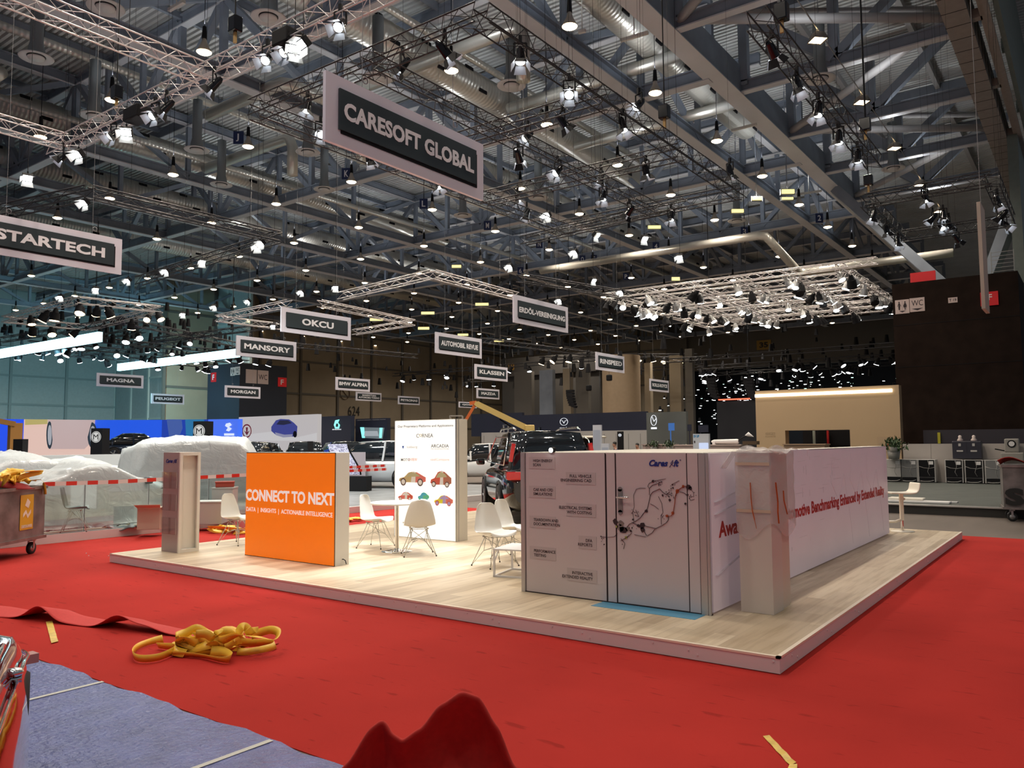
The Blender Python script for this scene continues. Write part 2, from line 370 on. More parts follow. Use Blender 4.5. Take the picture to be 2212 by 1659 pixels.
m.span((-2.35, 8, 15.0), (-2.2, 58, 15.25), 0); m.span((-2.2, 8, 14.9), (-2.05, 58, 15.0), 0)
for i in range(9): m.span((-2.6, 10+i*6, 15.0), (-2.3, 10.3+i*6, 15.3), 0)
struct(m, 'trim_1', [GALL, BLACK])
GREENW = M('grey_green_cladding', (.17, .20, .18), .55, var=.1)
m = MB(); m.span((-1.95, 4, 15), (-1.8, 60, 19.2), 0)
for i in range(8): m.span((-1.97, 4, 15.3+i*.5), (-1.95, 60, 15.34+i*.5), 1)
for i in range(6): m.span((-2.3, 14+i*7, 16.8), (-1.95, 14.5+i*7, 17.2), 0)
struct(m, 'wall_right', [GREENW, FLANGE])
# far walls
XL = -96.0
c0 = AX(252, 800, XL)
TEAL = M('pale_cladding_left', (.36, .42, .42), .6, var=.06)
def panel_wall(name, a, b, z1, mat, step, rows, fr, z0=0, fz=None):
    a, b = Vector(a), Vector(b); d = (b-a); L = d.length; d.normalize(); n = Vector((-d.y, d.x, 0))
    m = MB(); m.bar(a+Z_*((z0+z1)/2), b+Z_*((z0+z1)/2), .2, z1-z0, 0)
    k = int(L/step)
    for i in range(k+1): p = a+d*(i*L/k); m.bar(p+Z_*z0-n*.15, p+Z_*z1-n*.15, .28, .28, 1, n)
    for r in range(1, rows+1): z = z0+(z1-z0)*r/rows; m.bar(a+Z_*z-n*.12, b+Z_*z-n*.12, .16, .22, 1)
    return struct(m, name, [mat, fr])
FRAMEW = M('wall_frame_steel', (.24, .30, .30), .5)
TAN = M('tan_cladding', (.30, .25, .18), .65, var=.1, vs=.5)
TANF = M('tan_wall_frame', (.12, .11, .095), .6)
panel_wall('wall_left', (XL, -10, 0), (XL, c0.y, 0), 19, TEAL, 5.6, 6, FRAMEW)
panel_wall('wall_back', (XL, c0.y, 0), (-69, c0.y, 0), 19, TEAL, 3.6, 4, M('pale_mullion', (.42, .50, .48), .5))
panel_wall('wall_back_tan', (-75, c0.y-6, 0), (-75, 99, 0), 19, TAN, 5.5, 5, TANF)['kind'] = 'structure'
panel_wall('wall_far', (-75, 99, 0), (-45, 99, 0), 19, TAN, 6, 4, TANF)
m = MB(); m.span((-45, 98.6, 11), (8, 99.2, 19)); m.span((-46.5, 98, 0), (-43.5, 99.5, 19)); struct(m, 'wall_lintel', M('dark_lintel', (.10, .09, .075), .6))
m = MB(); m.span((-130, 117.6, 0), (40, 118, 19)); struct(m, 'wall_next_hall', M('next_hall_dark', (.02, .022, .03), .7))
m = MB(); m.span((-2.6, 40, 0), (-2.2, 118, 15)); struct(m, 'wall_right_far', GREENW)
# ================================================================ THE PALE STAND
PH = .1386
X0, X1, Y0, Y1 = -12.26, -2.052, 6.205, 16.3
SKIRT = M('skirting_board', (.72, .68, .68), .5)
st = thing('exhibition_platform', 'low square platform floored with pale planks, white skirting with screw heads', 'platform', (X0, Y0, 0))
m = MB(); m.span((X0+.02, Y0+.02, .03), (X1-.02, Y1-.02, PH)); m.build('plank_floor', PLANK, st, True)
m = MB()
for a, b in (((X0, Y0, .012), (X1, Y0+.018, PH-.012)), ((X1-.018, Y0+.018, .012), (X1, Y1, PH-.012)), ((X0, Y0+.018, .012), (X0+.018, Y1, PH-.012)), ((X0+.018, Y1-.018, .012), (X1-.018, Y1, PH-.012))): m.span(a, b)
for i in range(11): x = X1-.05-i*1.02; m.cyl((x, Y0-.004, .1), (x, Y0+.004, .1), .008, n=8); m.cyl((x-.62, Y0-.004, .055), (x-.62, Y0+.004, .055), .008, n=8); m.cyl((x-.7, Y0-.004, .085), (x-.7, Y0+.004, .085), .008, n=8)
for i in range(10): y = Y0+.3+i*1.02; m.cyl((X1-.004, y, .09), (X1+.004, y, .09), .008, n=8); m.cyl((X1-.004, y+.14, .05), (X1+.004, y+.14, .05), .008, n=8)
m.build('skirting', SKIRT, st, True)
m = MB()
for a, b in (((X0-.002, Y0-.004, PH-.014), (X1+.004, Y0+.03, PH+.003)), ((X1-.03, Y0-.004, PH-.014), (X1+.004, Y1, PH+.003)), ((X0-.004, Y0, PH-.014), (X0+.03, Y1, PH+.003))): m.span(a, b)
m.build('edge_trim', M('pale_edge_trim', (.86, .76, .62), .4), st, True)
# ---- cabin
CW = M('cabin_print', (.62, .55, .56), .42)
CY = 7.28; CXL, CXR = -5.26, -3.04; CT = 1.676; CB = 10.6
INK = M('dark_ink', (.035, .022, .025), .5); RED = M('red_print', (.52, .018, .012), .45); BLUE = M('blue_print', (.015, .03, .22), .4); PATCH = M('printed_grey_patch', (.54, .475, .48), .45)
cab = thing('meeting_cabin', 'low white storage cabin with printed front and door, long white wall running back from it', 'cabin', (-4.1, CY, PH))
m = MB(); m.span((CXL+.05, CY, PH+.01), (-4.175, CY+.04, CT)); fp = m.build('front_panel', CW, cab, True)
def wx(px, py): p = AY(px, py, CY); return p.x, p.z
tiles = [('HIGH ENERGY\nSCAN', 'LEFT', 1.63, 1.50), ('FULL VEHICLE\nENGINEERING CAD', 'RIGHT', 1.47, 1.34), ('CAE AND CFD\nSIMULATIONS', 'LEFT', 1.31, 1.18), ('ELECTRICAL SYSTEMS\nWITH COSTING', 'RIGHT', 1.135, 1.00), ('TEARDOWN AND\nDOCUMENTATION', 'LEFT', .98, .85), ('DFA\nREPORTS', 'RIGHT', .80, .665), ('PERFORMANCE\nTESTING', 'LEFT', .645, .51), ('INTERACTIVE\nEXTENDED REALITY', 'RIGHT', .45, .315)]
tw = [.26, .385, .26, .41, .345, .175, .285, .38]
for (t, al, z1, z0), w in zip(tiles, tw):
    m = MB(); m2 = MB()
    if al == 'LEFT': m.span((-5.15, CY-.003, z0), (-4.80, CY, z1)); lettering(t, (-5.09, CY, z0+.028), X_, Z_, w, .078, None, mb=m2, bold=.008, align='LEFT', line=1.05, off=.004, th=.001)
    else: m.span((-4.66 if len(t) > 12 else -4.51, CY-.003, z0), (-4.29, CY, z1)); lettering(t, (-4.34-w, CY, z0+.028), X_, Z_, w, .078, None, mb=m2, bold=.008, align='RIGHT', line=1.05, off=.004, th=.001)
    m.build('printed_patch', PATCH, fp, True); m2.build('lettering', INK, fp, True)
for a, b in ((-4.16, -4.06), (-3.255, -3.145)): m = MB(); m.span((a, CY, PH+.01), (b, CY+.04, CT)); m.build('door_frame', CW, cab, True)
m = MB(); m.span((-4.045, CY+.002, PH+.015), (-3.265, CY+.04, CT)); door = m.build('door', CW, cab, True)
m = MB(); m.span((-4.025, CY-.008, 1.07), (-3.975, CY+.002, 1.305)); m.cyl((-4.0, CY-.008, 1.07), (-4.0, CY+.002, 1.07), .025, n=14); m.cyl((-4.0, CY-.008, 1.305), (-4.0, CY+.002, 1.305), .025, n=14)
m.build('handle_plate', M('grey_handle_plate', (.22, .21, .21), .5), door, True)
m = MB(); m.cyl((-4.0, CY, 1.225), (-4.0, CY-.055, 1.225), .011, n=10); m.tube([(-4.015, CY-.055, 1.225), (-3.9, CY-.055, 1.225), (-3.875, CY-.05, 1.225)], .011, 10); m.build('door_handle', CHROME, door, True)
m = MB()
for x in (-5.2, -4.1745, -4.055, -3.2605, -3.14): m.span((x-.004, CY-.001, PH), (x+.004, CY+.045, CT))
m.span((CXL, CY-.001, PH), (CXR, CY+.04, PH+.012)); m.build('joint', INK, cab, True)
m = MB(); m.span((CXL, CY-.01, PH), (CXL+.05, CY+.06, CT+.002)); m.span((-3.136, CY-.008, PH), (CXR-.03, CY+.06, CT)); m.span((CXR-.022, CY-.012, PH), (CXR, CY+.01, CT)); m.build('corner_post', M('post_aluminium', (.55, .52, .50), .4, .5), cab, True)
m = MB(); m.span((CXL+.01, CY+.04, PH), (CXL+.05, CB, CT)); m.span((CXL, CB-.04, PH), (CXR-.04, CB, CT)); m.build('side_panel', WHITE, cab, True)
m = MB(); m.span((CXL, CY+.005, CT-.01), (CXR-.05, CB, CT+.006)); m.span((CXR-.3, CB, CT-.01), (CXR, 15.24, CT+.004)); m.build('roof_panel', CREAM, cab, True)
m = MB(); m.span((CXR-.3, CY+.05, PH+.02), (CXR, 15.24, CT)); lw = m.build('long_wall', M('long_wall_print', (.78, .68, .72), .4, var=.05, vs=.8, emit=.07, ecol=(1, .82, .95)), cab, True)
XW = CXR
lettering('Award Winning', (XW, 7.50, .80), Y_, Z_, 1.74, .205, RED, lw, bold=.03, th=.002); lettering('Automotive Benchmarking Enhanced by Extended Reality', (XW, 9.38, .80), Y_, Z_, 5.55, .205, RED, lw, bold=.03, th=.002)
m = MB()
rnd = random.Random(3)
for i in range(46):
    y = rnd.uniform(8.6, 11.8); z = rnd.choice([rnd.uniform(1.05, 1.62)]*4+[rnd.uniform(.3, .75)]); L = rnd.uniform(.05, .45)
    if rnd.random() < .6: m.span((XW, y, z), (XW+.0015, y+L, z+.004))
    else: m.span((XW, y, z), (XW+.0015, y+.008, z+L*.3))
def lineW(pts, w, mm):
    for a, b in zip(pts, pts[1:]): mm.bar((XW+.0005, *a), (XW+.0005, *b), .002, w, 0, (1, 0, 0))
for k in range(3):
    y = 11.7+k*1.05
    lineW([(y, 1.6), (y-.1, 1.2), (y+.25, .95), (y+.6, 1.3), (y+.9, .6), (y+1.0, .25)], .003, m)
for z, dz in ((1.2, .2), (1.08, .2), (.5, .3)): lineW([(7.4, z), (9.0, z+dz)], .05, m)
m.build('printed_sketch', M('pale_sketch_ink', (.71, .63, .67), .45), lw, True)
# printed wiring loom on the door
m = MB()
def loom(pts, w, mi):
    P = []
    for px, py in pts: a = AY(1260+px/6.914, 1000+py/6.914, CY-.002); P.append(Vector((a.x, CY-.0015, a.z)))
    for a, b in zip(P, P[1:]):
        if (b-a).length > 1e-5: m.bar(a, b, .002, w, mi, (0, 1, 0))
    return P
def blob(px, py, r, mi=0, n=7):
    a = AY(1260+px/6.914, 1000+py/6.914, CY-.002); rr = r/6.914*.0043
    q = [(rr*(1+.35*rnd.uniform(-1, 1))*cos(2*pi*i/n), rr*(1+.35*rnd.uniform(-1, 1))*sin(2*pi*i/n)) for i in range(n)]
    m.poly(q, (a.x, CY-.001, a.z), X_, Z_, .003, mi)
loom([(650, 960), (690, 910), (760, 880), (850, 820), (900, 750), (945, 705), (965, 650), (985, 560), (1000, 480), (1040, 430), (1140, 385), (1190, 440), (1240, 470), (1290, 430)], .009, 0)
loom([(985, 480), (985, 380), (1030, 330), (1100, 310), (1180, 280)], .006, 0); loom([(985, 380), (960, 350), (985, 300), (1070, 265), (1230, 235)], .004, 0)
loom([(900, 1000), (940, 1080), (960, 1085), (1030, 1040), (1070, 985), (1180, 930), (1240, 890), (1270, 850), (1272, 800)], .009, 0)
loom([(720, 890), (800, 920), (860, 930), (940, 945), (1090, 980)], .007, 0); loom([(1240, 790), (1310, 790), (1345, 740), (1365, 600), (1375, 500), (1395, 420), (1440, 385), (1500, 345), (1540, 345)], .017, 1)
loom([(760, 880), (735, 740), (760, 660), (750, 480), (790, 390), (850, 372), (930, 378)], .004, 0); loom([(1440, 430), (1500, 445), (1570, 490)], .006, 0); loom([(1600, 390), (1645, 440), (1650, 500), (1580, 500), (1600, 560), (1660, 540)], .005, 0)
loom([(1120, 500), (1170, 600), (1190, 740), (1160, 780), (1165, 920)], .005, 0); loom([(1000, 610), (1060, 640), (1125, 690)], .004, 0); loom([(1310, 325), (1380, 290), (1430, 265)], .004, 0)
loom([(510, 1050), (460, 1105), (340, 1110), (270, 1100)], .006, 0); loom([(720, 1050), (650, 1110), (560, 1160)], .012, 0); loom([(760, 1070), (880, 1095), (930, 1105)], .005, 0); loom([(560, 1130), (620, 1200), (600, 1285)], .005, 0); loom([(770, 780), (830, 800), (780, 700)], .004, 0)
for x, y, r, k in ((600, 1000, 75, 0), (560, 960, 60, 2), (480, 880, 48, 0), (560, 900, 50, 2), (880, 930, 50, 0), (885, 1000, 36, 0), (825, 940, 26, 0), (1570, 360, 36, 0), (1600, 375, 26, 0), (1290, 555, 20, 0), (1330, 325, 14, 0), (1340, 375, 16, 0), (940, 720, 28, 0), (1250, 790, 24, 1), (1040, 275, 26, 0), (1525, 605, 18, 0), (1185, 485, 18, 0), (740, 845, 16, 0), (710, 1020, 22, 0), (265, 1100, 12, 0), (310, 1215, 12, 0), (640, 1110, 26, 3), (500, 950, 26, 3), (660, 990, 40, 2), (1400, 420, 34, 1), (1340, 745, 24, 1), (1490, 350, 26, 1)): blob(x, y, r, k)
for i in range(60): blob(rnd.choice([rnd.uniform(950, 1330), rnd.uniform(1480, 1660), rnd.uniform(280, 720), rnd.uniform(720, 960)]), 0, 0) if 0 else None
for i in range(70):
    cx_, cy_, s = rnd.choice([(1230, 380, 90), (1600, 470, 70), (320, 1120, 60), (600, 1180, 60), (730, 960, 50), (1120, 300, 60), (760, 740, 50), (1170, 800, 40), (1300, 470, 60)])
    blob(rnd.gauss(cx_, s*.6), rnd.gauss(cy_, s*.6), rnd.uniform(4, 9))
m.build('printed_wiring', [INK, M('orange_ink', (.42, .10, .03), .5), M('grey_ink', (.20, .17, .16), .5), M('olive_ink', (.36, .36, .10), .5)], door, True)
def brand_mark(o, w, parent, u=X_):
    """The firm's blue slanted name with a running figure for the letter o."""
    o = Vector(o); h = w*.195
    mm = MB(); lettering('Cares', o, u, Z_, w*.60, h*.98, None, mb=mm, bold=.035, shear=.32, th=.002); lettering('ft', o+u*(w*.775), u, Z_, w*.165, h, None, mb=mm, bold=.035, shear=.32, th=.002)
    n = u.cross(Z_)
    q = o+u*(w*.69)+n*.002
    def st_(pts, t):
        for a, b in zip(pts, pts[1:]): mm.bar(q+u*(a[0]*h)+Z_*(a[1]*h), q+u*(b[0]*h)+Z_*(b[1]*h), .002, t*h, 0, n)
    st_([(0, .55), (.22, .75), (.38, .55), (.12, .38), (-.12, .5)], .12); st_([(.12, .38), (.3, .12), (.5, .18)], .12); st_([(.08, .36), (-.1, .1), (-.25, -.1)], .12)
    mm.poly([(.08*h*cos(i*pi/4), .08*h*sin(i*pi/4)) for i in range(8)], q+u*(.3*h)+Z_*(.85*h), u, Z_, .002)
    lettering('\u00ae', o+u*(w*.965)+Z_*(h*.85), u, Z_, 0, h*.22, None, mb=mm, bold=0, th=.002)
    return mm.build('logo_lettering', BLUE, parent, True)
brand_mark((-3.665, CY+.002, 1.545), .345, door)
tag(MB().span((-4.22, 7.03, PH), (-3.10, CY-.005, PH+.003)).build('blue_threshold_film', M('blue_tape_film', (.09, .33, .52), .3)), 'strip of blue protective film on the planks before the cabin door', 'film')
lamp = thing('cabin_spotlight', 'tiny glowing spotlight clipped on the top edge of the white cabin', 'spotlight', (-4.84, CY, CT))
m = MB(); m.cyl((-4.84, CY-.02, CT+.03), (-4.84, CY+.04, CT+.035), .03, n=14); m.span((-4.85, CY+.005, CT), (-4.83, CY+.03, CT+.02)); m.build('housing', BLACK, lamp, True)
m = MB(); m.lathe([(0, -.004), (.024, -.002), (.026, .004)], 16, (-4.84, CY-.022, CT+.03), 'Y'); m.build('lens', GLOW('cabin_lens_glow', (1, .95, .85), 40), lamp, True)
# ---- orange wall
def slab_from_px(pl, pr, y, z0=PH): return AZ(*pl, z0).x, AZ(*pr, z0).x
ow = thing('display_wall', 'orange display wall with white printed slogan and cream end panel', 'display wall', (-9.35, 7.27, PH))
ox0, ox1, oy, ot = -10.366, -8.366, 7.265, 1.672
m = MB(); m.span((ox0, oy+.012, PH), (ox1, oy+.26, ot)); body = bevel_mod(m.build('wall_body', CREAM, ow, True), .004)
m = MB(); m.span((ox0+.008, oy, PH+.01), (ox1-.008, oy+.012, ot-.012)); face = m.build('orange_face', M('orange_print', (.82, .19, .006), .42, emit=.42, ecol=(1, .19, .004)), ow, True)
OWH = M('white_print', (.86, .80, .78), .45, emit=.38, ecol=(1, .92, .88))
lettering('CONNECT TO NEXT', (ox0+.012, oy, .952), X_, Z_, ox1-ox0-.024, .172, OWH, face, bold=.035, th=.002)
lettering('DATA  |  INSIGHTS  |  ACTIONABLE INTELLIGENCE', (ox0+.03, oy, .775), X_, Z_, ox1-ox0-.07, .082, OWH, face, bold=.012, th=.002)
m = MB(); m.span((ox0, oy+.003, PH), (ox1, oy+.013, PH+.012)); m.span((ox0, oy+.003, ot-.012), (ox1, oy+.013, ot)); m.span((ox1-.008, oy+.003, PH), (ox1, oy+.013, ot)); m.build('face_frame', M('dark_bronze_frame', (.10, .06, .03), .4), ow, True)
m = MB(); m.tube([(ox1, oy+.14, .22), (ox1+.02, oy+.14, .225), (ox1+.05, oy+.15, .21), (ox1+.06, oy+.16, .16)], .006, 8); m.build('cable_stub', BLACK, ow, True)
# ---- brochure stand
bs = thing('brochure_stand', 'slim mauve brochure stand with clear pockets and cream open side, beside the wrapped cars', 'brochure stand', (-11.6, 6.9, PH))
sx0, sx1, sy0 = -11.863, -11.382, 6.803; sy1 = 7.15; sz = 1.674
MAUVE = M('mauve_print', (.42, .33, .32), .45)
m = MB(); m.span((sx0, sy0+.004, PH), (sx1-.031, sy0+.02, sz)); fr = m.build('front_board', MAUVE, bs, True)
brand_mark((sx0+.08, sy0+.004, 1.51), .32, fr)
m = MB(); e_ = sx1-.03; m.span((sx0, sy0+.021, PH), (sx0+.02, sy1-.021, sz)); m.span((sx0, sy1-.02, PH), (e_-.001, sy1, sz)); m.span((sx0+.021, sy0+.021, PH), (e_-.001, sy1-.021, PH+.05)); m.span((sx0+.021, sy0+.021, sz-.03), (e_-.001, sy1-.021, sz)); m.span((e_, sy0, PH), (sx1, sy0+.045, sz)); m.span((e_, sy1-.045, PH), (sx1, sy1, sz)); m.span((e_, sy0+.046, PH), (sx1, sy1-.046, PH+.05)); m.span((e_, sy0+.046, sz-.05), (sx1, sy1-.046, sz)); m.span((sx1-.09, sy0+.022, PH+.051), (sx1-.08, sy1-.022, sz-.031)); m.build('cream_case', CREAM, bs, True)
POCK = glass_mat('clear_acrylic', (.97, .95, .95), .07)
for r, z in enumerate((1.12, .78, .42)):
    for c in range(2):
        x = sx0+.03+c*.215
        m = MB(); m.span((x, sy0-.035, z), (x+.2, sy0-.032, z+.25)); m.span((x, sy0-.035, z), (x+.003, sy0+.004, z+.25)); m.span((x+.197, sy0-.035, z), (x+.2, sy0+.004, z+.25)); m.span((x, sy0-.035, z-.003), (x+.2, sy0+.004, z)); m.build('clear_pocket', POCK, bs, True)
# ---- light box
lb = thing('light_box', 'tall glowing white light box printed with pictures of cars', 'light box', (-9.4, 10.2, PH))
lx0, lx1, ly, lt = -10.17, -8.728, 10.21, 2.195
m = MB(); m.span((lx0, ly+.012, PH), (lx1-.0, ly+.30, lt)); bevel_mod(m.build('case', CREAM, lb, True), .004)
for a, b in (((lx1-.012, ly-.004, PH), (lx1+.001, ly+.02, lt)), ((lx1, ly+.06, PH), (lx1+.003, ly+.075, lt)), ((lx0-.001, ly-.004, PH), (lx0+.008, ly+.02, lt))): m = MB(); m.span(a, b); m.build('edge_profile', ALU, lb, True)
m = MB(); m.span((lx0+.008, ly, PH+.01), (lx1-.012, ly+.012, lt-.01)); lf = m.build('lit_panel', M('light_box_face', (.8, .79, .76), .5, emit=.75, ecol=(1, .99, .95)), lb, True)
LW = lx1-lx0
def lp(px, py):  # zoom pixels of the panel -> place on it
    p = AY(820+px/5.723, 890+py/5.723, ly); return p
def lword(t, x0, y1, x1, y0, mat, b=.01, sh=0, hp_=None):
    a, c, e = lp(x0, y1), lp(x1, y1), lp(x0, y1-(hp_ or (y1-y0))); return lettering(t, (a.x, ly, a.z), X_, Z_, c.x-a.x, e.z-a.z, mat, lf, bold=b, shear=sh, th=.001)
GREYI = M('grey_print', (.20, .20, .20), .5); PALEI = M('pale_grey_print', (.55, .55, .55), .5)
lword('Our Proprietary Platforms and Applications', 226, 203, 912, 150, GREYI, .012, 0, 38)
lword('C', 455, 318, 488, 270, GREYI, .005); lword('RNEA', 527, 315, 663, 268, GREYI, .005); lword('O', 490, 306, 524, 272, M('gold_print', (.62, .52, .2), .5), .01)
lword('iceberg', 338, 456, 468, 415, PALEI, 0); lword('ARCADIA', 636, 440, 857, 398, GREYI, .01); lword('OF INNOVATION', 636, 466, 857, 448, PALEI, 0)
lword('MOT', 266, 607, 345, 572, GREYI, .01); lword('O', 350, 605, 378, 572, M('maroon_print', (.2, .03, .03), .5), .03); lword('VIEW', 382, 605, 466, 570, M('coral_print', (.72, .25, .18), .5), 0); lword('costCompare', 630, 612, 862, 568, M('pink_print', (.75, .48, .45), .5), 0)
m = MB(); a = lp(278, 420); m.poly([(0, 0), (.026, -.058), (.052, 0)][::-1], (a.x, ly-.002, a.z), X_, Z_, .002); m.build('printed_emblem', M('triangle_blue', (.05, .15, .62), .4), lf, True)
def car_print(x0, y0, x1, y1, cols, flip=False):
    a, c = lp(x0, y1), lp(x1, y0); w, h = c.x-a.x, c.z-a.z; mm = MB(); L = []
    prof = [(0, .2), (.03, .42), (.2, .52), (.36, .9), (.55, 1), (.75, .85), (.93, .62), (1, .55), (1, .2), (.88, .12), (.15, .1)]
    gl = [(.27, .54), (.39, .84), (.54, .92), (.72, .78), (.8, .6)]
    T = lambda q: [((1-x if flip else x)*w, z*h) for x, z in q]
    def P(q, k, e): q = T(q); mm.poly(q if flip else q[::-1], (a.x, ly-.002-e, a.z), X_, Z_, .001, k)
    P(prof, 0, 0); P([(.45, .1), (.5, .98), (.62, .97), (.62, .1)], 1, .001); P([(.62, .1), (.66, .96), (.93, .62), (1, .55), (1, .2), (.88, .12)], 2, .001); P(gl, 3, .002)
    for cx_ in (.17, .8): P([(cx_+.105*cos(-t*pi/7), .13+.105*w/h*sin(-t*pi/7)) for t in range(14)], 4, .003); P([(cx_+.07*cos(-t*pi/7), .13+.07*w/h*sin(-t*pi/7)) for t in range(14)], 1, .004)
    mm.build('printed_car_picture', [M('ink_%s' % c, q, .5) for c, q in cols], lf, True)
pal = dict(tan=('tan', (.62, .48, .24)), wht=('white', (.95, .93, .92)), crl=('coral', (.80, .20, .18)), olv=('olive', (.55, .50, .3)), blk=('black', (.12, .07, .07)), red=('red', (.70, .12, .08)), brn=('brown', (.45, .16, .10)), yel=('yellow', (.92, .82, .05)), vio=('violet', (.50, .38, .75)), nvy=('navy', (.2, .22, .55)), grn=('green', (.15, .65, .35)), cya=('cyan', (.1, .55, .8)))
g_ = lambda *k: [pal[q] for q in k]
car_print(240, 738, 572, 880, g_('tan', 'wht', 'crl', 'olv', 'blk')); car_print(628, 728, 888, 915, g_('red', 'wht', 'brn', 'olv', 'blk')); car_print(230, 990, 412, 1082, g_('crl', 'wht', 'red', 'wht', 'red')); car_print(474, 995, 612, 1080, g_('cya', 'grn', 'grn', 'cya', 'cya')); car_print(674, 1032, 908, 1138, g_('yel', 'vio', 'crl', 'vio', 'red'))
# ---- wrapped stand
ws = thing('wrapped_stand', 'narrow white brochure stand half wrapped in clear bubble film with orange tape strokes', 'stand', (-2.72, 7.8, PH))
m = MB(); m.span((-2.885, 7.635, PH), (-2.565, 7.93, 1.68)); bevel_mod(m.build('case', M('stand_laminate', (.68, .62, .57), .4), ws, True), .003)
m = MB(); m.span((-2.86, 7.94, PH), (-2.59, 8.2, 1.66)); m.span((-2.84, 8.2, PH), (-2.62, 8.33, 1.65)); m.build('rear_case', M('stand_laminate_warm', (.70, .60, .52), .4), ws, True)
WRAP = bpy.data.materials.new('bubble_film'); WRAP.use_nodes = True; N = WRAP.node_tree.nodes; L = WRAP.node_tree.links; N.clear()
o_ = N.new('ShaderNodeOutputMaterial'); d_ = N.new('ShaderNodeBsdfDiffuse'); d_.inputs[0].default_value = (.86, .80, .78, 1); g1 = N.new('ShaderNodeBsdfGlossy'); g1.inputs['Roughness'].default_value = .15; t_ = N.new('ShaderNodeBsdfTransparent'); x1 = N.new('ShaderNodeMixShader'); x1.inputs[0].default_value = .2; x2 = N.new('ShaderNodeMixShader'); x2.inputs[0].default_value = .55
L.new(d_.outputs[0], x1.inputs[1]); L.new(g1.outputs[0], x1.inputs[2]); L.new(x1.outputs[0], x2.inputs[1]); L.new(t_.outputs[0], x2.inputs[2]); L.new(x2.outputs[0], o_.inputs[0])
tc = N.new('ShaderNodeTexCoord'); nz = N.new('ShaderNodeTexNoise'); nz.inputs['Scale'].default_value = 9; nz.inputs['Distortion'].default_value = 2; bp = N.new('ShaderNodeBump'); bp.inputs['Distance'].default_value = .012; bp.inputs['Strength'].default_value = .5; L.new(tc.outputs['Object'], nz.inputs['Vector']); L.new(nz.outputs['Fac'], bp.inputs['Height']); L.new(bp.outputs[0], d_.inputs['Normal']); L.new(bp.outputs[0], g1.inputs['Normal'])
m = MB(); rn = random.Random(5)
def wrap(u, v):
    an = u*4; k = int(an) % 4; t = an-int(an); cs = [(-2.9, 7.62), (-2.552, 7.62), (-2.552, 8.35), (-2.9, 8.35)]
    a, b = cs[k], cs[(k+1) % 4]; x, y = a[0]+(b[0]-a[0])*t, a[1]+(b[1]-a[1])*t; z = 1.72-v*(.80+.08*sin(u*19)); q = .005*sin(u*31+v*9)*sin(v*14+u*8)
    if v < .02: x += (-2.72-x)*.15; y += (8-y)*.1; z += .03*sin(u*23)
    return (x+q, y-abs(q)*.6, z)
m.grid(wrap, 64, 26); wf = m.build('bubble_wrap', WRAP, ws, True)
m = MB(); m.grid(lambda u, v: (-2.92+u*.42, 7.6+v*.78, 1.69+.05*sin(u*5)*sin(v*4+.6)*(1-abs(2*v-1))+.008*sin(u*17+v*13)+.012), 16, 16); m.grid(lambda u, v: (-2.93-.10*v-.02*sin(u*5), 7.62+u*.1-.05*v, 1.69-.17*v), 6, 6); m.build('film_top', WRAP, ws, True)
m = MB(); OT = M('orange_tape', (.62, .13, .02), .4)
def tape(pts, w, n):
    m = MB()
    for a, b in zip(pts, pts[1:]): m.bar(a, b, .002, w, 0, n)
    m.build('tape_stroke', OT, ws, True)
tape([(-2.748, 7.605, 1.39), (-2.745, 7.605, 1.25), (-2.735, 7.605, 1.12), (-2.715, 7.605, 1.03)], .024, (0, 1, 0)); tape([(-2.715, 7.605, 1.03), (-2.70, 7.605, .95)], .01, (0, 1, 0))
tape([(-2.545, 7.74, 1.39), (-2.545, 7.79, 1.2), (-2.545, 7.78, 1.1), (-2.545, 7.8, .99)], .014, (1, 0, 0)); tape([(-2.54, 7.95, 1.30), (-2.54, 7.96, 1.2), (-2.54, 8.05, 1.06)], .012, (1, 0, 0))
for z in (1.555, 1.10): m = MB(); m.span((-2.895, 7.612, z), (-2.56, 7.616, z+.03)); m.build('packing_tape', M('packing_tape_tan', (.62, .50, .38), .3), ws, True)
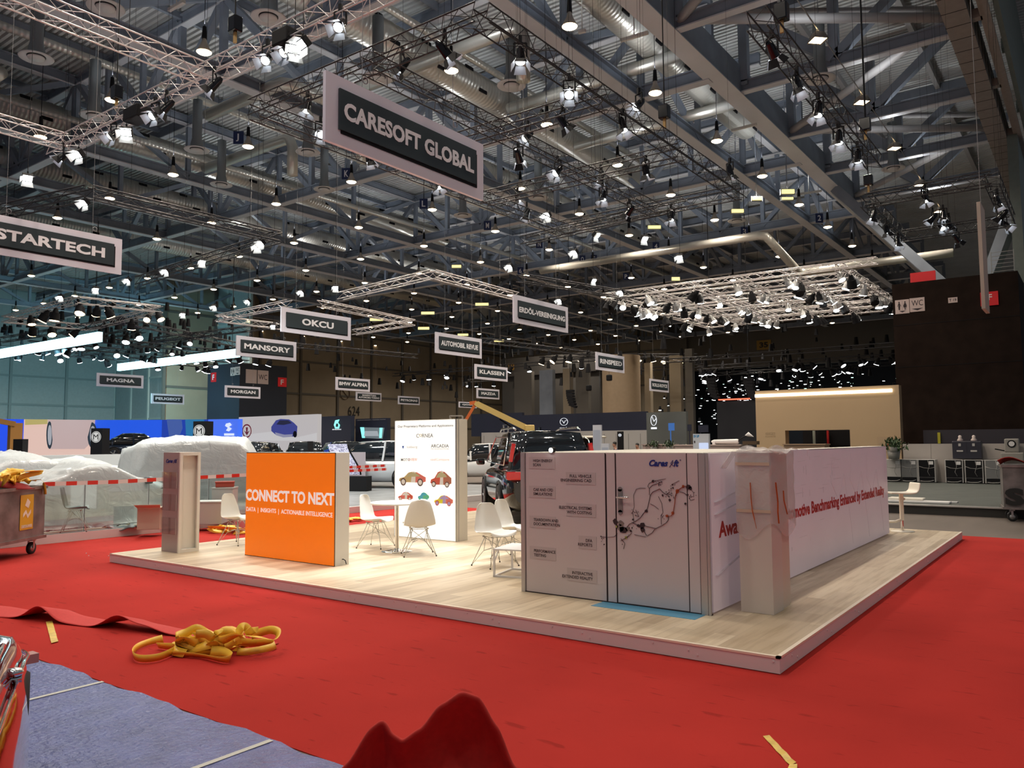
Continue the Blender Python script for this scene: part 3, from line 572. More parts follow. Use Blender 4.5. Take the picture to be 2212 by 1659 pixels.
# ---- round table, chairs, low table, stool
tb = thing('round_table', 'round white table on a chrome column, among the shell chairs', 'table', (-8.74, 8.83, PH))
m = MB(); m.lathe([(0, .722), (.39, .722), (.408, .733), (.41, .745), (.40, .752), (0, .752)], 48); m.build('table_top', M('table_laminate', (.85, .83, .80), .35), tb)
m = MB(); m.lathe([(.03, .03), (.03, .70), (.08, .715), (.08, .722)], 20); m.build('column', CHROME, tb)
m = MB(); m.lathe([(0, 0), (.235, 0), (.235, .006), (.14, .02), (.05, .035), (.03, .05), (0, .05)], 40); m.build('base', CHROME, tb)
SHELL = M('white_shell_plastic', (.82, .79, .72), .38); WIRE = M('pale_chair_wire', (.62, .60, .55), .3, .5)
def shell_chair(label):
    t = thing('shell_chair', label, 'chair', group='white shell chairs on the pale stand')
    prof = [(.235, .405, .19), (.215, .432, .215), (.12, .428, .235), (0, .415, .24), (-.11, .415, .238), (-.175, .445, .235), (-.21, .52, .228), (-.235, .62, .205), (-.255, .72, .175), (-.268, .80, .14), (-.272, .83, .085)]
    def fn(u, v):
        k = v*(len(prof)-1); i = min(int(k), len(prof)-2); f_ = k-i; a, b = prof[i], prof[i+1]
        y, z, w = [a[q]+(b[q]-a[q])*f_ for q in range(3)]; s = 2*u-1; e = s*s
        bl = min(1, max(0, (v-.35)/.3))
        return (w*s, y+.06*e*bl+.02*e*(1-bl)*(-1 if v < .1 else 0), z+.045*e*(1-bl)*(0.3 if v < .08 else 1))
    m = MB(); m.grid(fn, 12, 20); s = m.build('seat_shell', SHELL, t); solid_mod(s, .008); smooth_mod(s, 1)
    m = MB(); m.lathe([(0, .398), (.05, .398), (.06, .412)], 12)
    for sx in (-1, 1):
        for sy in (-1, 1): m.cyl((sx*.12, sy*.1, .405), (sx*.12, sy*.1, .385), .016, n=8)
    m.tube([(-.12, -.1, .388), (.12, -.1, .388), (.12, .1, .388), (-.12, .1, .388), (-.12, -.1, .388)], .005, 6); m.build('under_frame', WIRE, t)
    for sx in (-1, 1):
        for sy in (-1, 1):
            m = MB(); m.tube([(sx*.10, sy*.09, .388), (sx*.235, sy*.215, .012)], .0055, 7); m.tube([(sx*.13, sy*.03, .388), (sx*.10, sy*.12, .20), (sx*.235, sy*.215, .012)], .004, 6); lg = m.build('leg', WIRE, t)
            m = MB(); m.cyl((sx*.235, sy*.215, 0), (sx*.235, sy*.215, .014), .011, n=8); m.build('foot_cap', BLACK, lg)
    m = MB()
    for s1 in (-1, 1): m.tube([(-.10, s1*.12, .20), (0, s1*.05, .24), (.10, s1*.12, .20)], .004, 6); m.tube([(s1*.10, -.12, .20), (s1*.04, 0, .24), (s1*.10, .12, .20)], .004, 6)
    m.tube([(-.12, -.1, .388), (.10, .12, .20)], .004, 6); m.tube([(.12, -.1, .388), (-.10, .12, .20)], .004, 6); m.build('wire_brace', WIRE, t)
    return t
def face(dx, dy): return math.atan2(dy, dx)-pi/2
ch = shell_chair('white shell chair at the round table, in front of the light box, seen from behind'); ch.location = (-8.2, 8.74, PH); ch.rotation_euler = (0, 0, face(-.72, .62))
dup(ch, (-9.39, 9.01, PH), face(.93, .30), 'white shell chair on the orange wall side of the round table')
dup(ch, (-6.62, 8.55, PH), face(.86, -.25), 'white shell chair behind the low table, the one farther from the cabin')
dup(ch, (-6.84, 9.25, PH), face(.86, .0), 'white shell chair half hidden by the cabin edge, right of its twin')
dup(ch, (-11.62, 8.0, PH), face(.9, .25), 'white shell chair alone behind the orange wall and brochure stand')
lt_ = thing('low_table', 'low white square table with a thin open frame, in front of two shell chairs', 'table', (-5.88, 8.2, PH), radians(14))
m = MB(); m.box((0, 0, .335), (.6, .6, .018)); m.build('table_top', WHITE, lt_)
for sx in (-1, 1):
    for sy in (-1, 1): m = MB(); m.box((sx*.29, sy*.29, .165), (.022, .022, .33)); m.build('leg', WHITE, lt_)
m = MB()
for s1 in (-1, 1): m.box((0, s1*.29, .011), (.6, .022, .022)); m.box((s1*.29, 0, .011), (.022, .6, .022)); m.bar((s1*.29, -.29, .18), (s1*.29, -.15, .32), .014, .014)
m.build('floor_frame', WHITE, lt_)
sp = AZ(1945, 1148, PH)
bs_ = thing('bar_stool', 'white bar stool with curled low back, at the far end of the printed wall', 'stool', (-2.93, 15.78, PH), face(.8, .6))
STW = M('stool_white', (.84, .78, .66), .35)
m = MB(); pf = [(-.26, .70), (-.2, .70), (-.05, .69), (.1, .69), (.19, .70), (.235, .74), (.25, .80), (.265, .88)]
def sfn(u, v):
    k = v*(len(pf)-1); i = min(int(k), len(pf)-2); f_ = k-i; return ((2*u-1)*.19, pf[i][0]+(pf[i+1][0]-pf[i][0])*f_, pf[i][1]+(pf[i+1][1]-pf[i][1])*f_)
m.grid(sfn, 6, 16); o = m.build('seat', STW, bs_); solid_mod(o, .03); smooth_mod(o, 1)
m = MB(); m.bar((0, 0, .68), (0, 0, .2), .06, .045, 0, (1, 0, 0)); m.tube([(0, 0, .22), (0, -.12, .18), (0, -.3, .18)], .022, 8); m.tube([(0, .05, .6), (0, .0, .55), (0, 0, .4)], .03, 8); m.build('column', STW, bs_)
m = MB(); m.cyl((0, 0, .02), (0, 0, .2), .025, n=12); m.build('gas_post', CHROME, bs_)
m = MB(); m.lathe([(0, 0), (.2, 0), (.2, .012), (0, .02)], 28); m.build('base', STW, bs_)
# ================================================================ FOREGROUND
def GP(px, dist, z=0.0):
    d = ray(px, 900); k = dist/hypot(d.x, d.y); return Vector((d.x*k, d.y*k, z))
FILMB = M('blue_floor_film', (.12, .145, .36), .34, var=.22, vs=5, bump=.9, bs=26)
fl = thing('floor_film', 'glossy blue protective film taped over the floor in the bottom left corner', 'floor film', (-6, 2, 0))
m = MB(); m.grid(lambda u, v: (-14+u*11.2, -3+v*6.1+(.02*sin(u*60)+.012*sin(u*171) if v == 1 else 0), .010+.0012*sin(u*160)*sin(v*70)), 90, 30); m.build('film_sheet', FILMB, fl, True)
m = MB()
for x in (-12.3, -10.25, -8.2, -6.15, -4.11): m.span((x-.02, -3, .0125), (x+.02, 3.09, .0145))
m.build('seam_tape', M('white_seam_tape', (.55, .55, .50), .5), fl, True)
def catmull(P, n=8):
    P = [Vector(p) for p in P]; out = []
    for i in range(len(P)-1):
        a, b, c, d = P[max(i-1, 0)], P[i], P[i+1], P[min(i+2, len(P)-1)]
        for k in range(n):
            t = k/n; out.append(.5*((2*b)+(c-a)*t+(2*a-5*b+4*c-d)*t*t+(3*b-a-3*c+d)*t**3))
    return out+[P[-1]]
def ribbon(m, P, w, tilt=None, mi=0):
    """A flat band of width w along P; tilt 0 lies flat, 1 stands on edge."""
    k = len(P); vs = []
    for i, p in enumerate(P):
        d = (P[min(i+1, k-1)]-P[max(i-1, 0)]).normalized(); side = d.cross(Z_).normalized() if abs(d.z) < .95 else X_; up = side.cross(d)
        t = (tilt(i/k) if callable(tilt) else (tilt or 0))*pi/2; q = side*cos(t)+up*sin(t); vs += [p-q*w/2, p+q*w/2]
    zmin = .014
    vs = [Vector((p.x, p.y, max(p.z, zmin))) for p in vs]
    m.add(vs, [(2*i, 2*i+1, 2*i+3, 2*i+2) for i in range(k-1)], mi, True)
YEL = M('yellow_ribbon', (.95, .58, .06), .35, var=.12, vs=3)
PALEY = M('pale_yellow_tape', (.80, .56, .12), .35, var=.2, vs=14)
rb = MB(); rn = random.Random(11)
def wob(c, r1, r2, a0, a1, z, n=9, ph=0): return [Vector((c[0]+r1*cos(a0+(a1-a0)*i/n)*.8-r2*sin(a0+(a1-a0)*i/n)*.5, c[1]+r1*cos(a0+(a1-a0)*i/n)*.62+r2*sin(a0+(a1-a0)*i/n)*.8, z+.03*sin(i*1.9+ph))) for i in range(n+1)]
C0 = (-6.22, 3.98)
g = lambda px, py, z=.03: AZ(px, py, z)
ribbon(rb, catmull([g(352, 1380, .05), g(325, 1388), g(296, 1400), g(287, 1415, .04), g(305, 1424, .04), g(345, 1420, .04), g(385, 1402, .05), g(415, 1395, .06), g(440, 1390, .08)], 8), .075, .9)
ribbon(rb, catmull([g(340, 1397), g(380, 1398, .05), g(430, 1396, .08), g(470, 1388, .1), g(500, 1386, .09), g(545, 1389, .05), g(590, 1390, .04), g(588, 1400, .03), g(540, 1410, .03), g(512, 1410, .03)], 8), .08, .8)
ribbon(rb, catmull([g(372, 1414, .03), g(430, 1420, .02), g(480, 1428, .03), g(498, 1420, .05), g(480, 1408, .06), g(455, 1406, .06)], 8), .08, .75)
ribbon(rb, catmull([g(400, 1412, .04), g(375, 1404, .06), g(385, 1390, .1), g(420, 1382, .14), g(450, 1374, .17), g(470, 1384, .12), g(440, 1396, .1), g(405, 1404, .05)], 8), .075, .6)
for k in range(9): ribbon(rb, catmull(wob((C0[0]+rn.uniform(-.22, .3), C0[1]+rn.uniform(-.12, .22)), rn.uniform(.10, .28), rn.uniform(.06, .14), rn.uniform(0, 6), rn.uniform(7, 11), .05+.02*k, 9, k), 6), .07, lambda t, k=k: .5+.5*sin(t*9+k))
o = rb.build('ribbon_pile', YEL); tag(o, 'tangled heap of wide yellow ribbon lying on the red carpet', 'ribbon'); solid_mod(o, .0015)
def strip(pts, z, label):
    mm = MB(); q = [AZ(*p, z) for p in pts]; k = len(q)//2; n = 6
    for i in range(n):
        t0, t1 = i/n, (i+1)/n; f_ = lambda t, a, b: q[a].lerp(q[b], t)+Z_*(.004*sin(t*20))
        mm.add([f_(t0, 0, 1), f_(t1, 0, 1), f_(t1, 3, 2), f_(t0, 3, 2)], [(0, 1, 2, 3)])
    o = mm.build('tape_scrap', PALEY); solid_mod(o, .002); return tag(o, label, 'tape', 'scraps of yellow tape on the carpet')
strip([(99, 1343), (111, 1390), (126, 1386), (113, 1341)], .012, 'short creased strip of yellow tape lying alone on carpet beside the red car')
strip([(1648, 1590), (1708, 1655), (1720, 1648), (1662, 1588)], .012, 'slanting strip of yellow tape on the carpet at the bottom right')
strip([(1705, 1652), (1698, 1668), (1722, 1668), (1722, 1650)], .016, 'end of a second yellow tape scrap cut by the bottom edge, touching the slanting strip')
def fold_strip():
    mm = MB(); a, b = AZ(-160, 1293, 0), AZ(602, 1393, 0); d = b-a; L = d.length
    def fn(u, v):
        p = a.lerp(b, u); w = .42*(1-u)**.55+.02; s = Vector((d.y, -d.x, 0)).normalized()
        px = -160+762*u
        def lift(c, wd, h):
            e = (px-c)/wd; return h*math.exp(-e*e*2)
        z = .014+(lift(190, 42, .15)+lift(345, 45, .13)+lift(395, 40, .06))*(.35+.65*v)*1
        q = p+s*((v-.1)*w); return (q.x, q.y, z+.004*sin(u*50))
    mm.grid(fn, 150, 8); o = mm.build('carpet_offcut', M('carpet_back', (.56, .045, .04), .85, var=.08, vs=40)); solid_mod(o, .006)
    tag(o, 'long tapering red carpet offcut with two raised folds, running into the yellow ribbon', 'carpet offcut')
fold_strip()
def hump(name, label, base, n_, prof, depth_f, depth_b, mat):
    """Ridge over base line a-b; prof gives ridge height along it."""
    a, b = base; mm = MB()
    def fn(u, v):
        p = a.lerp(b, u); h = prof(u); t = (v-.5)*2
        if t < 0: k = 1+t; z = h*(.5-.5*cos(pi*min(1, k*1.02)))**.8; off = -t*depth_b*(.4+h)
        else: z = h*(1-t)**.9; off = depth_f*h*.4*sin(pi*t*.8)-max(0, t-.75)*1.2*depth_f
        q = p+n_*off; return (q.x, q.y, max(.012, z))
    mm.grid(fn, 80, 30); o = mm.build(name, mat); solid_mod(o, .016); smooth_mod(o, 1); return tag(o, label, 'carpet offcut')
ha, hb = GP(640, 4.0), GP(1190, 4.0)
HP = [(0, 0), (.08, .05), (.2, .27), (.3, .44), (.335, .47), (.37, .40), (.41, .37), (.48, .42), (.56, .53), (.64, .585), (.70, .56), (.77, .42), (.84, .22), (.92, .07), (1, 0)]
def hp(u):
    for (u0, z0), (u1, z1) in zip(HP, HP[1:]):
        if u <= u1: t = (u-u0)/(u1-u0); return z0+(z1-z0)*(t*t*(3-2*t)*.5+t*.5)
    return 0
fdir = Vector((_f.x, _f.y, 0)).normalized()
hump('carpet_heap', 'big buckled fold of dark red carpet rising at the bottom edge', (ha, hb), fdir, hp, .55, .30, M('carpet_heap_pile', (.46, .03, .024), .95, var=.1, vs=30))
hump('carpet_heap', 'low dark fold of carpet just peeking over the bottom edge near the yellow tape scraps', (GP(1755, 4.1), GP(1895, 4.1)), fdir, lambda u: .045+.085*sin(pi*u), .3, .2, M('carpet_heap_pile'))
# ---- red roadster cut by the left edge: s runs away from the camera, t to the right
ca = Vector((ray(93, 900).x, ray(93, 900).y, 0)).normalized(); cn = Vector((ca.y, -ca.x, 0))
def CP(s, t, z): return ca*(s+1.3)+cn*t+Z_*z
rd = thing('roadster', 'glossy dark red open roadster with chrome deck, cut off in the bottom left corner', 'car', CP(3.2, -.6, 0))
REDP = M('lacquer_red', (.20, .008, .008), .05, coat=1.0); 
def KK(s): return min(1, max(0, (s-2.9)/1.15))
def SH(s): return -.06*max(0, 3.7-s)
def sec(s):
    k = KK(s); zt = .93-.05*k-.45*max(0, k-.45)**1.5; tr = -.01-.30*max(0, k-.55)**1.6
    g_ = SH(s); P = [(-1.5, .22), (tr-.08, .2), (tr-.005, .34), (tr, .46), (tr-.004+g_*.4, .60), (tr-.02+g_, .74), (tr-.05+g_, .82), (tr-.08+g_, .87)]
    f_ = zt/.93
    return [CP(s, t, z*f_) for t, z in P]
m = MB(); R = [sec(.6+i*.1) for i in range(35)]; m.loft(R+[[CP(4.1, (q-CP(0, 0, 0)).dot(cn)*.96-.06, .25+q.z*.35) for q in R[-1]]], 0, False); m.build('body_side', REDP, rd, True)
def deck(u, v):
    s = 2.75+u*1.25; k = KK(s); tr = -.01-.30*max(0, k-.55)**1.6; t = (tr-.08+SH(s))*(1-v)-1.5*v; f_ = (.93-.05*k-.45*max(0, k-.45)**1.5)/.93
    z = (.87+.10*sin(min(1, v*3)*pi/2))*f_; return CP(s, t, z)
m = MB(); m.grid(deck, 30, 24); m.build('chrome_deck', CHROME, rd, True)
m = MB()
m.tube([CP(.6+i*.1, -.09+SH(.6+i*.1), .88) for i in range(26)], .014, 8); m.tube([CP(2.75+i*.1, -.02+SH(2.75+i*.1)-.30*max(0, KK(2.75+i*.1)-.55)**1.6, .74*(1-.12*max(0, i-6)/8)) for i in range(12)], .010, 8); m.tube([CP(.6+i*.1, -.018+SH(.6+i*.1), .745) for i in range(24)], .008, 8); m.build('chrome_strip', CHROME, rd, True)
m = MB(); m.lathe([(0, .02), (.03, .015), (.04, .0), (.03, -.015)], 18, CP(2.95, -.075, .79)); m.cyl(CP(2.95, -.13, .76), CP(2.95, -.045, .76), .018, n=12); m.build('chrome_filler_cap', CHROME, rd, True)
m = MB(); m.grid(lambda u, v: CP(.9+u*1.85, -.12+SH(.9+u*1.85)-.14*v, .84+.06*sin(v*pi)-.10*v+.01*sin(u*9)), 20, 8); o = m.build('orange_bolster', M('orange_leather', (.55, .15, .015), .45, bump=.2, vs=60), rd, True); solid_mod(o, .05)
m = MB(); m.grid(lambda u, v: CP(.8+u*2.0, -.27+SH(.8+u*2)-1.1*v, .70-.25*sin(v*pi)), 8, 8); m.build('cockpit', BLACK, rd, True)
m = MB(); m.tube([CP(2.75, -.14-.13*i, .92+.10*sin(i/9*pi)) for i in range(10)], .03, 10); m.build('windscreen_frame', CHROME, rd, True)
m = MB(); m.lathe([(.0, -.1), (.30, -.1), (.33, -.06), (.33, .06), (.30, .1), (0, .1)], 28); w = m.build('wheel', RUBBER, rd); w.location = mw(rd).inverted() @ CP(3.5, -.115, .34); w.rotation_euler = (pi/2, 0, math.atan2(ca.y, ca.x))
m = MB(); m.box(CP(3.95, -.03, .62), (.08, .08, .05)); m.build('tail_light', M('clear_red_lens', (.6, .3, .28), .2), rd, True)
# ---- waste carts
RUST = M('scuffed_zinc', (.24, .225, .22), .45, .45, var=.5, vs=3, bump=.2)
def cart(label, loc, rz, L=1.35, D=.85, h0=.25, h1=1.12):
    t = thing('waste_cart', label, 'waste cart', loc, rz)
    m = MB()
    a, b = .06, 0
    P = lambda x, y, z: (x, y, z)
    for (x0, x1, y0, y1) in ((-L/2, L/2, -D/2, -D/2+.02), (-L/2, L/2, D/2-.02, D/2), (-L/2, -L/2+.02, -D/2, D/2), (L/2-.02, L/2, -D/2, D/2)): m.span((x0, y0, h0), (x1, y1, h1))
    m.span((-L/2, -D/2, h0), (L/2, D/2, h0+.02)); body = m.build('body', RUST, t); bevel_mod(body, .01)
    for z in (h1-.02, h0+.03): m = MB(); m.span((-L/2-.025, -D/2-.025, z-.025), (L/2+.025, -D/2, z+.025)); m.span((-L/2-.025, D/2, z-.025), (L/2+.025, D/2+.025, z+.025)); m.span((-L/2-.025, -D/2, z-.025), (-L/2, D/2, z+.025)); m.span((L/2, -D/2, z-.025), (L/2+.025, D/2, z+.025)); m.build('rim', M('worn_rim', (.30, .27, .26), .4, .6, var=.3, vs=6), t)
    for sx in (-1, 1):
        for sy in (-1, 1):
            x, y = sx*(L/2-.15), sy*(D/2-.12)
            m = MB(); m.lathe([(.05, -.025), (.095, -.028), (.1, -.015), (.1, .015), (.095, .028), (.05, .025)], 20, (x, y, .1), 'Y'); w = m.build('wheel', RUBBER, t)
            m = MB(); m.lathe([(0, -.03), (.055, -.026), (.055, .026), (0, .03)], 16, (x, y, .1), 'Y'); m.span((x-.02, y-.05, .1), (x+.02, y-.04, h0)); m.span((x-.02, y+.04, .1), (x+.02, y+.05, h0)); m.span((x-.05, y-.05, h0-.03), (x+.05, y+.05, h0)); m.build('caster_fork', M('caster_zinc', (.5, .5, .5), .35, .7), w)
    return t
d_ = Vector((-.58, .81, 0)); e1 = Vector((-14.24, 6.0, 0))+d_*.16
cc = e1-d_*.675+Vector((-.81, -.58, 0))*.42
lc = cart('grey metal waste cart with yellow sticker, ribbon heaped on top, cut by the left edge', (cc.x, cc.y, 0), math.atan2(d_.y, d_.x))
fn_ = Vector((.81, .58, 0)); ST = M('sticker_yellow', (.72, .45, .03), .4)
so = e1-d_*.50+Z_*.50+fn_*.014
m = MB(); m.bar(so+Z_*.22-d_*.17, so+Z_*.22+d_*.17, .004, .56, 0); sk = m.build('yellow_sticker', ST, lc, True)
WINK = M('white_ink', (.85, .82, .72), .5)
m = MB(); lettering('CARTON-PAPIER', so-d_*.14-Z_*.03+fn_*.003, d_, Z_, .28, .05, None, mb=m, bold=.02); 
for q in ([(-.1, .14), (-.03, .2), (.02, .12), (.1, .2), (.1, .26), (.02, .18), (-.03, .26), (-.1, .2)], [(-.06, .33), (.03, .28), (.08, .38), (.0, .44)]): m.poly([(a, b) for a, b in q], so+fn_*.004, d_, Z_, .002)
m.build('sticker_picture', WINK, sk, True)
m = MB(); rn = random.Random(4)
for k in range(12): c_ = cc+Vector((rn.uniform(-.35, .35), rn.uniform(-.45, .5), 0)); ribbon(m, catmull([c_+Vector((rn.uniform(-.25, .25), rn.uniform(-.25, .25), 1.12+rn.uniform(.05, .28))) for i in range(7)], 6), .08, lambda t, k=k: .5+.5*sin(t*8+k))
ribbon(m, catmull([e1-d_*.2+Z_*1.2-fn_*.2, e1-d_*.12+Z_*1.22, e1-d_*.10+Z_*1.08+fn_*.05, e1-d_*.08+Z_*.98+fn_*.05], 6), .08, .1)
o = m.build('ribbon_heap', YEL); solid_mod(o, .002); tag(o, 'tangle of yellow ribbon overflowing the grey waste cart near the left edge', 'ribbon')
m = MB(); m.grid(lambda u, v: (cc.x-.5+u*.9+.2*v-.1, cc.y-.8+v*1.2, 1.13+.14*sin(u*pi)*sin(v*pi)+.03*sin(u*11+v*7)), 16, 16); o = m.build('carpet_scrap', M('carpet_scrap_red', (.24, .012, .012), .9)); solid_mod(o, .01); tag(o, 'crumpled dark red carpet scrap lying in the waste cart under yellow ribbon', 'carpet offcut')
rcw = cart('grey metal waste cart with a black stencilled letter, cut off at the right edge', (-1.15, 20.85, 0), radians(8), 1.3, .9, .26, 1.22)
lettering('S', AY(2168, 1092, 20.3)+Vector((.03, 0, 0)), Vector((cos(radians(8)), sin(radians(8)), 0)), Z_, .36, .38, M('black_stencil', (.015, .015, .015), .6), rcw, bold=.06, off=.02, th=.004)
m = MB(); m.grid(lambda u, v: (-1.82+u*1.2, 20.35+v*.6, 1.22+.12*abs(sin(u*7))*(1-u)+.10*(1-u)*(1-v)), 16, 8); o = m.build('carpet_scrap', M('carpet_back')); solid_mod(o, .01); tag(o, 'bright red carpet scraps sticking out of the waste cart at the right edge', 'carpet offcut')
# ================================================================ NEIGHBOUR STAND ON THE LEFT
NB = M('neighbour_platform_white', (.74, .68, .66), .4); VIN = M('grey_vinyl_floor', (.24, .25, .26), .35, var=.35, vs=1.3)
nb = thing('car_stand_platform', 'low white platform behind glass panels carrying the wrapped cars', 'platform', (-15.5, 10, 0))
m = MB(); m.span((-40, 5.5, .0), (-15.5, 24, .165)); m.build('platform_edge', NB, nb, True)
m = MB(); m.span((-39.9, 5.6, .15), (-15.62, 23.9, .17)); m.build('vinyl_floor', VIN, nb, True)
for i, (a, b) in enumerate(((5.55, 7.34), (7.36, 8.6), (8.62, 9.95), (9.97, 11.6), (11.62, 13.2))):
    g_o = thing('glass_panel', ('frameless glass barrier panel, %s' % ('left of the others, beside the waste cart', 'between the waste cart and the brochure stand', 'behind the brochure stand', 'seen over the lone white chair', 'hidden mostly by the orange wall')[i]), 'glass panel', (-15.55, (a+b)/2, .14), 0, 'glass barrier panels')
    m = MB(); m.span((-15.556, a, .15), (-15.544, b, 1.06)); m.build('pane', GLASS, g_o, True)
    m = MB(); m.span((-15.575, a, .14), (-15.525, b, .17)); m.span((-15.557, a, .15), (-15.543, a+.006, 1.06)); m.build('edge_profile', M('glass_edge', (.12, .16, .15), .3), g_o, True)
TR, TWH = M('tape_red', (.72, .035, .02), .45), M('tape_white', (.82, .76, .74), .45)
def btape(P, w, label, per=.39, x0=0):
    P = [Vector(p) for p in P]; mm = MB(); s = x0
    for a, b in zip(P, P[1:]):
        L = (b-a).length; t = 0
        while t < L-1e-4:
            st = per/2-((s+t) % (per/2)); e = min(L, t+st); k = int((s+t)/(per/2)+1e-4) % 2
            mm.bar(a.lerp(b, t/L), a.lerp(b, e/L), .003, w, k); t = e+1e-5
        s += L
    return tag(mm.build('barrier_tape', [TR, TWH]), label, 'barrier tape')
btape([(-15.5, 6.6, 1.09), (-15.5, 7.9, 1.075), (-15.5, 8.9, 1.085), (-15.5, 11.2, 1.10), (-15.5, 13.0, 1.10)], .075, 'red and white barrier tape stretched along the glass in front of the wrapped cars')
btape([(-15.5, 13.0, 1.17), (-16.2, 15.9, 1.16)], .07, 'upper of two red and white tapes between the orange wall and the light box')
btape([(-15.45, 13.0, 1.09), (-16.15, 15.9, 1.06)], .07, 'lower of two red and white tapes between the orange wall and the light box')
def covered(label, loc, rz, L, Wd, Hh, prof, seed):
    mm = MB(); rn = random.Random(seed); ph = [rn.uniform(0, 6) for _ in range(12)]
    def top(x):
        for (a, z0), (b, z1) in zip(prof, prof[1:]):
            if x <= b: t = (x-a)/(b-a); t = t*t*(3-2*t); return z0+(z1-z0)*t
        return prof[-1][1]
    def fn(u, v):
        an = 2*pi*u; ca_, sa = cos(an), sin(an); r = v
        e = .42; sx = math.copysign(abs(ca_)**e, ca_); sy = math.copysign(abs(sa)**e, sa)
        if r <= .72: k = r/.72; x, y = sx*k*L/2, sy*k*Wd/2*.86; z = Hh*top(x/L+.5)*(1-.13*(abs(y)/(Wd/2))**3)
        else:
            k = (r-.72)/.28; x, y = sx*L/2*(1+.03*k), sy*Wd/2*(.86+.2*k); z = Hh*top(min(1, max(0, x/L+.5)))*.9*(1-k)**1.15
            w = .05*sin(an*9+ph[0])*k+.035*sin(an*17+ph[1])*k; x += w*ca_; y += w*sa
        rg = lambda a: 1-abs(sin(a))
        z += .05*rg(x*2.1+y*1.3+ph[2])**3+.045*rg(y*2.6-x*1.1+ph[3])**3+.03*rg(x*5.3+y*3.7+ph[4])**4-.05
        if r > .5: q_ = (.05*rg(an*7+ph[5])**3+.04*rg(an*13+ph[6]+r*3)**4)*min(1, (r-.5)*4); x += q_*ca_; y += q_*sa
        return (x, y, max(.012, z))
    mm.grid(fn, 96, 40); o = mm.build('plastic_cover', SHEET); o.location = loc; o.rotation_euler = (0, 0, rz); return tag(o, label, 'plastic cover', 'cars under plastic sheets')
VAN = [(0, .52), (.12, .60), (.22, .66), (.34, .97), (.5, 1), (.85, .97), (.95, .86), (1, .60)]
SPT = [(0, .50), (.15, .60), (.32, .70), (.48, .98), (.62, 1), (.82, .82), (1, .62)]
TILT = math.atan2(_r0.y, _r0.x)
def P14(px, d): p = GP(px, d); p.z = .17; return p
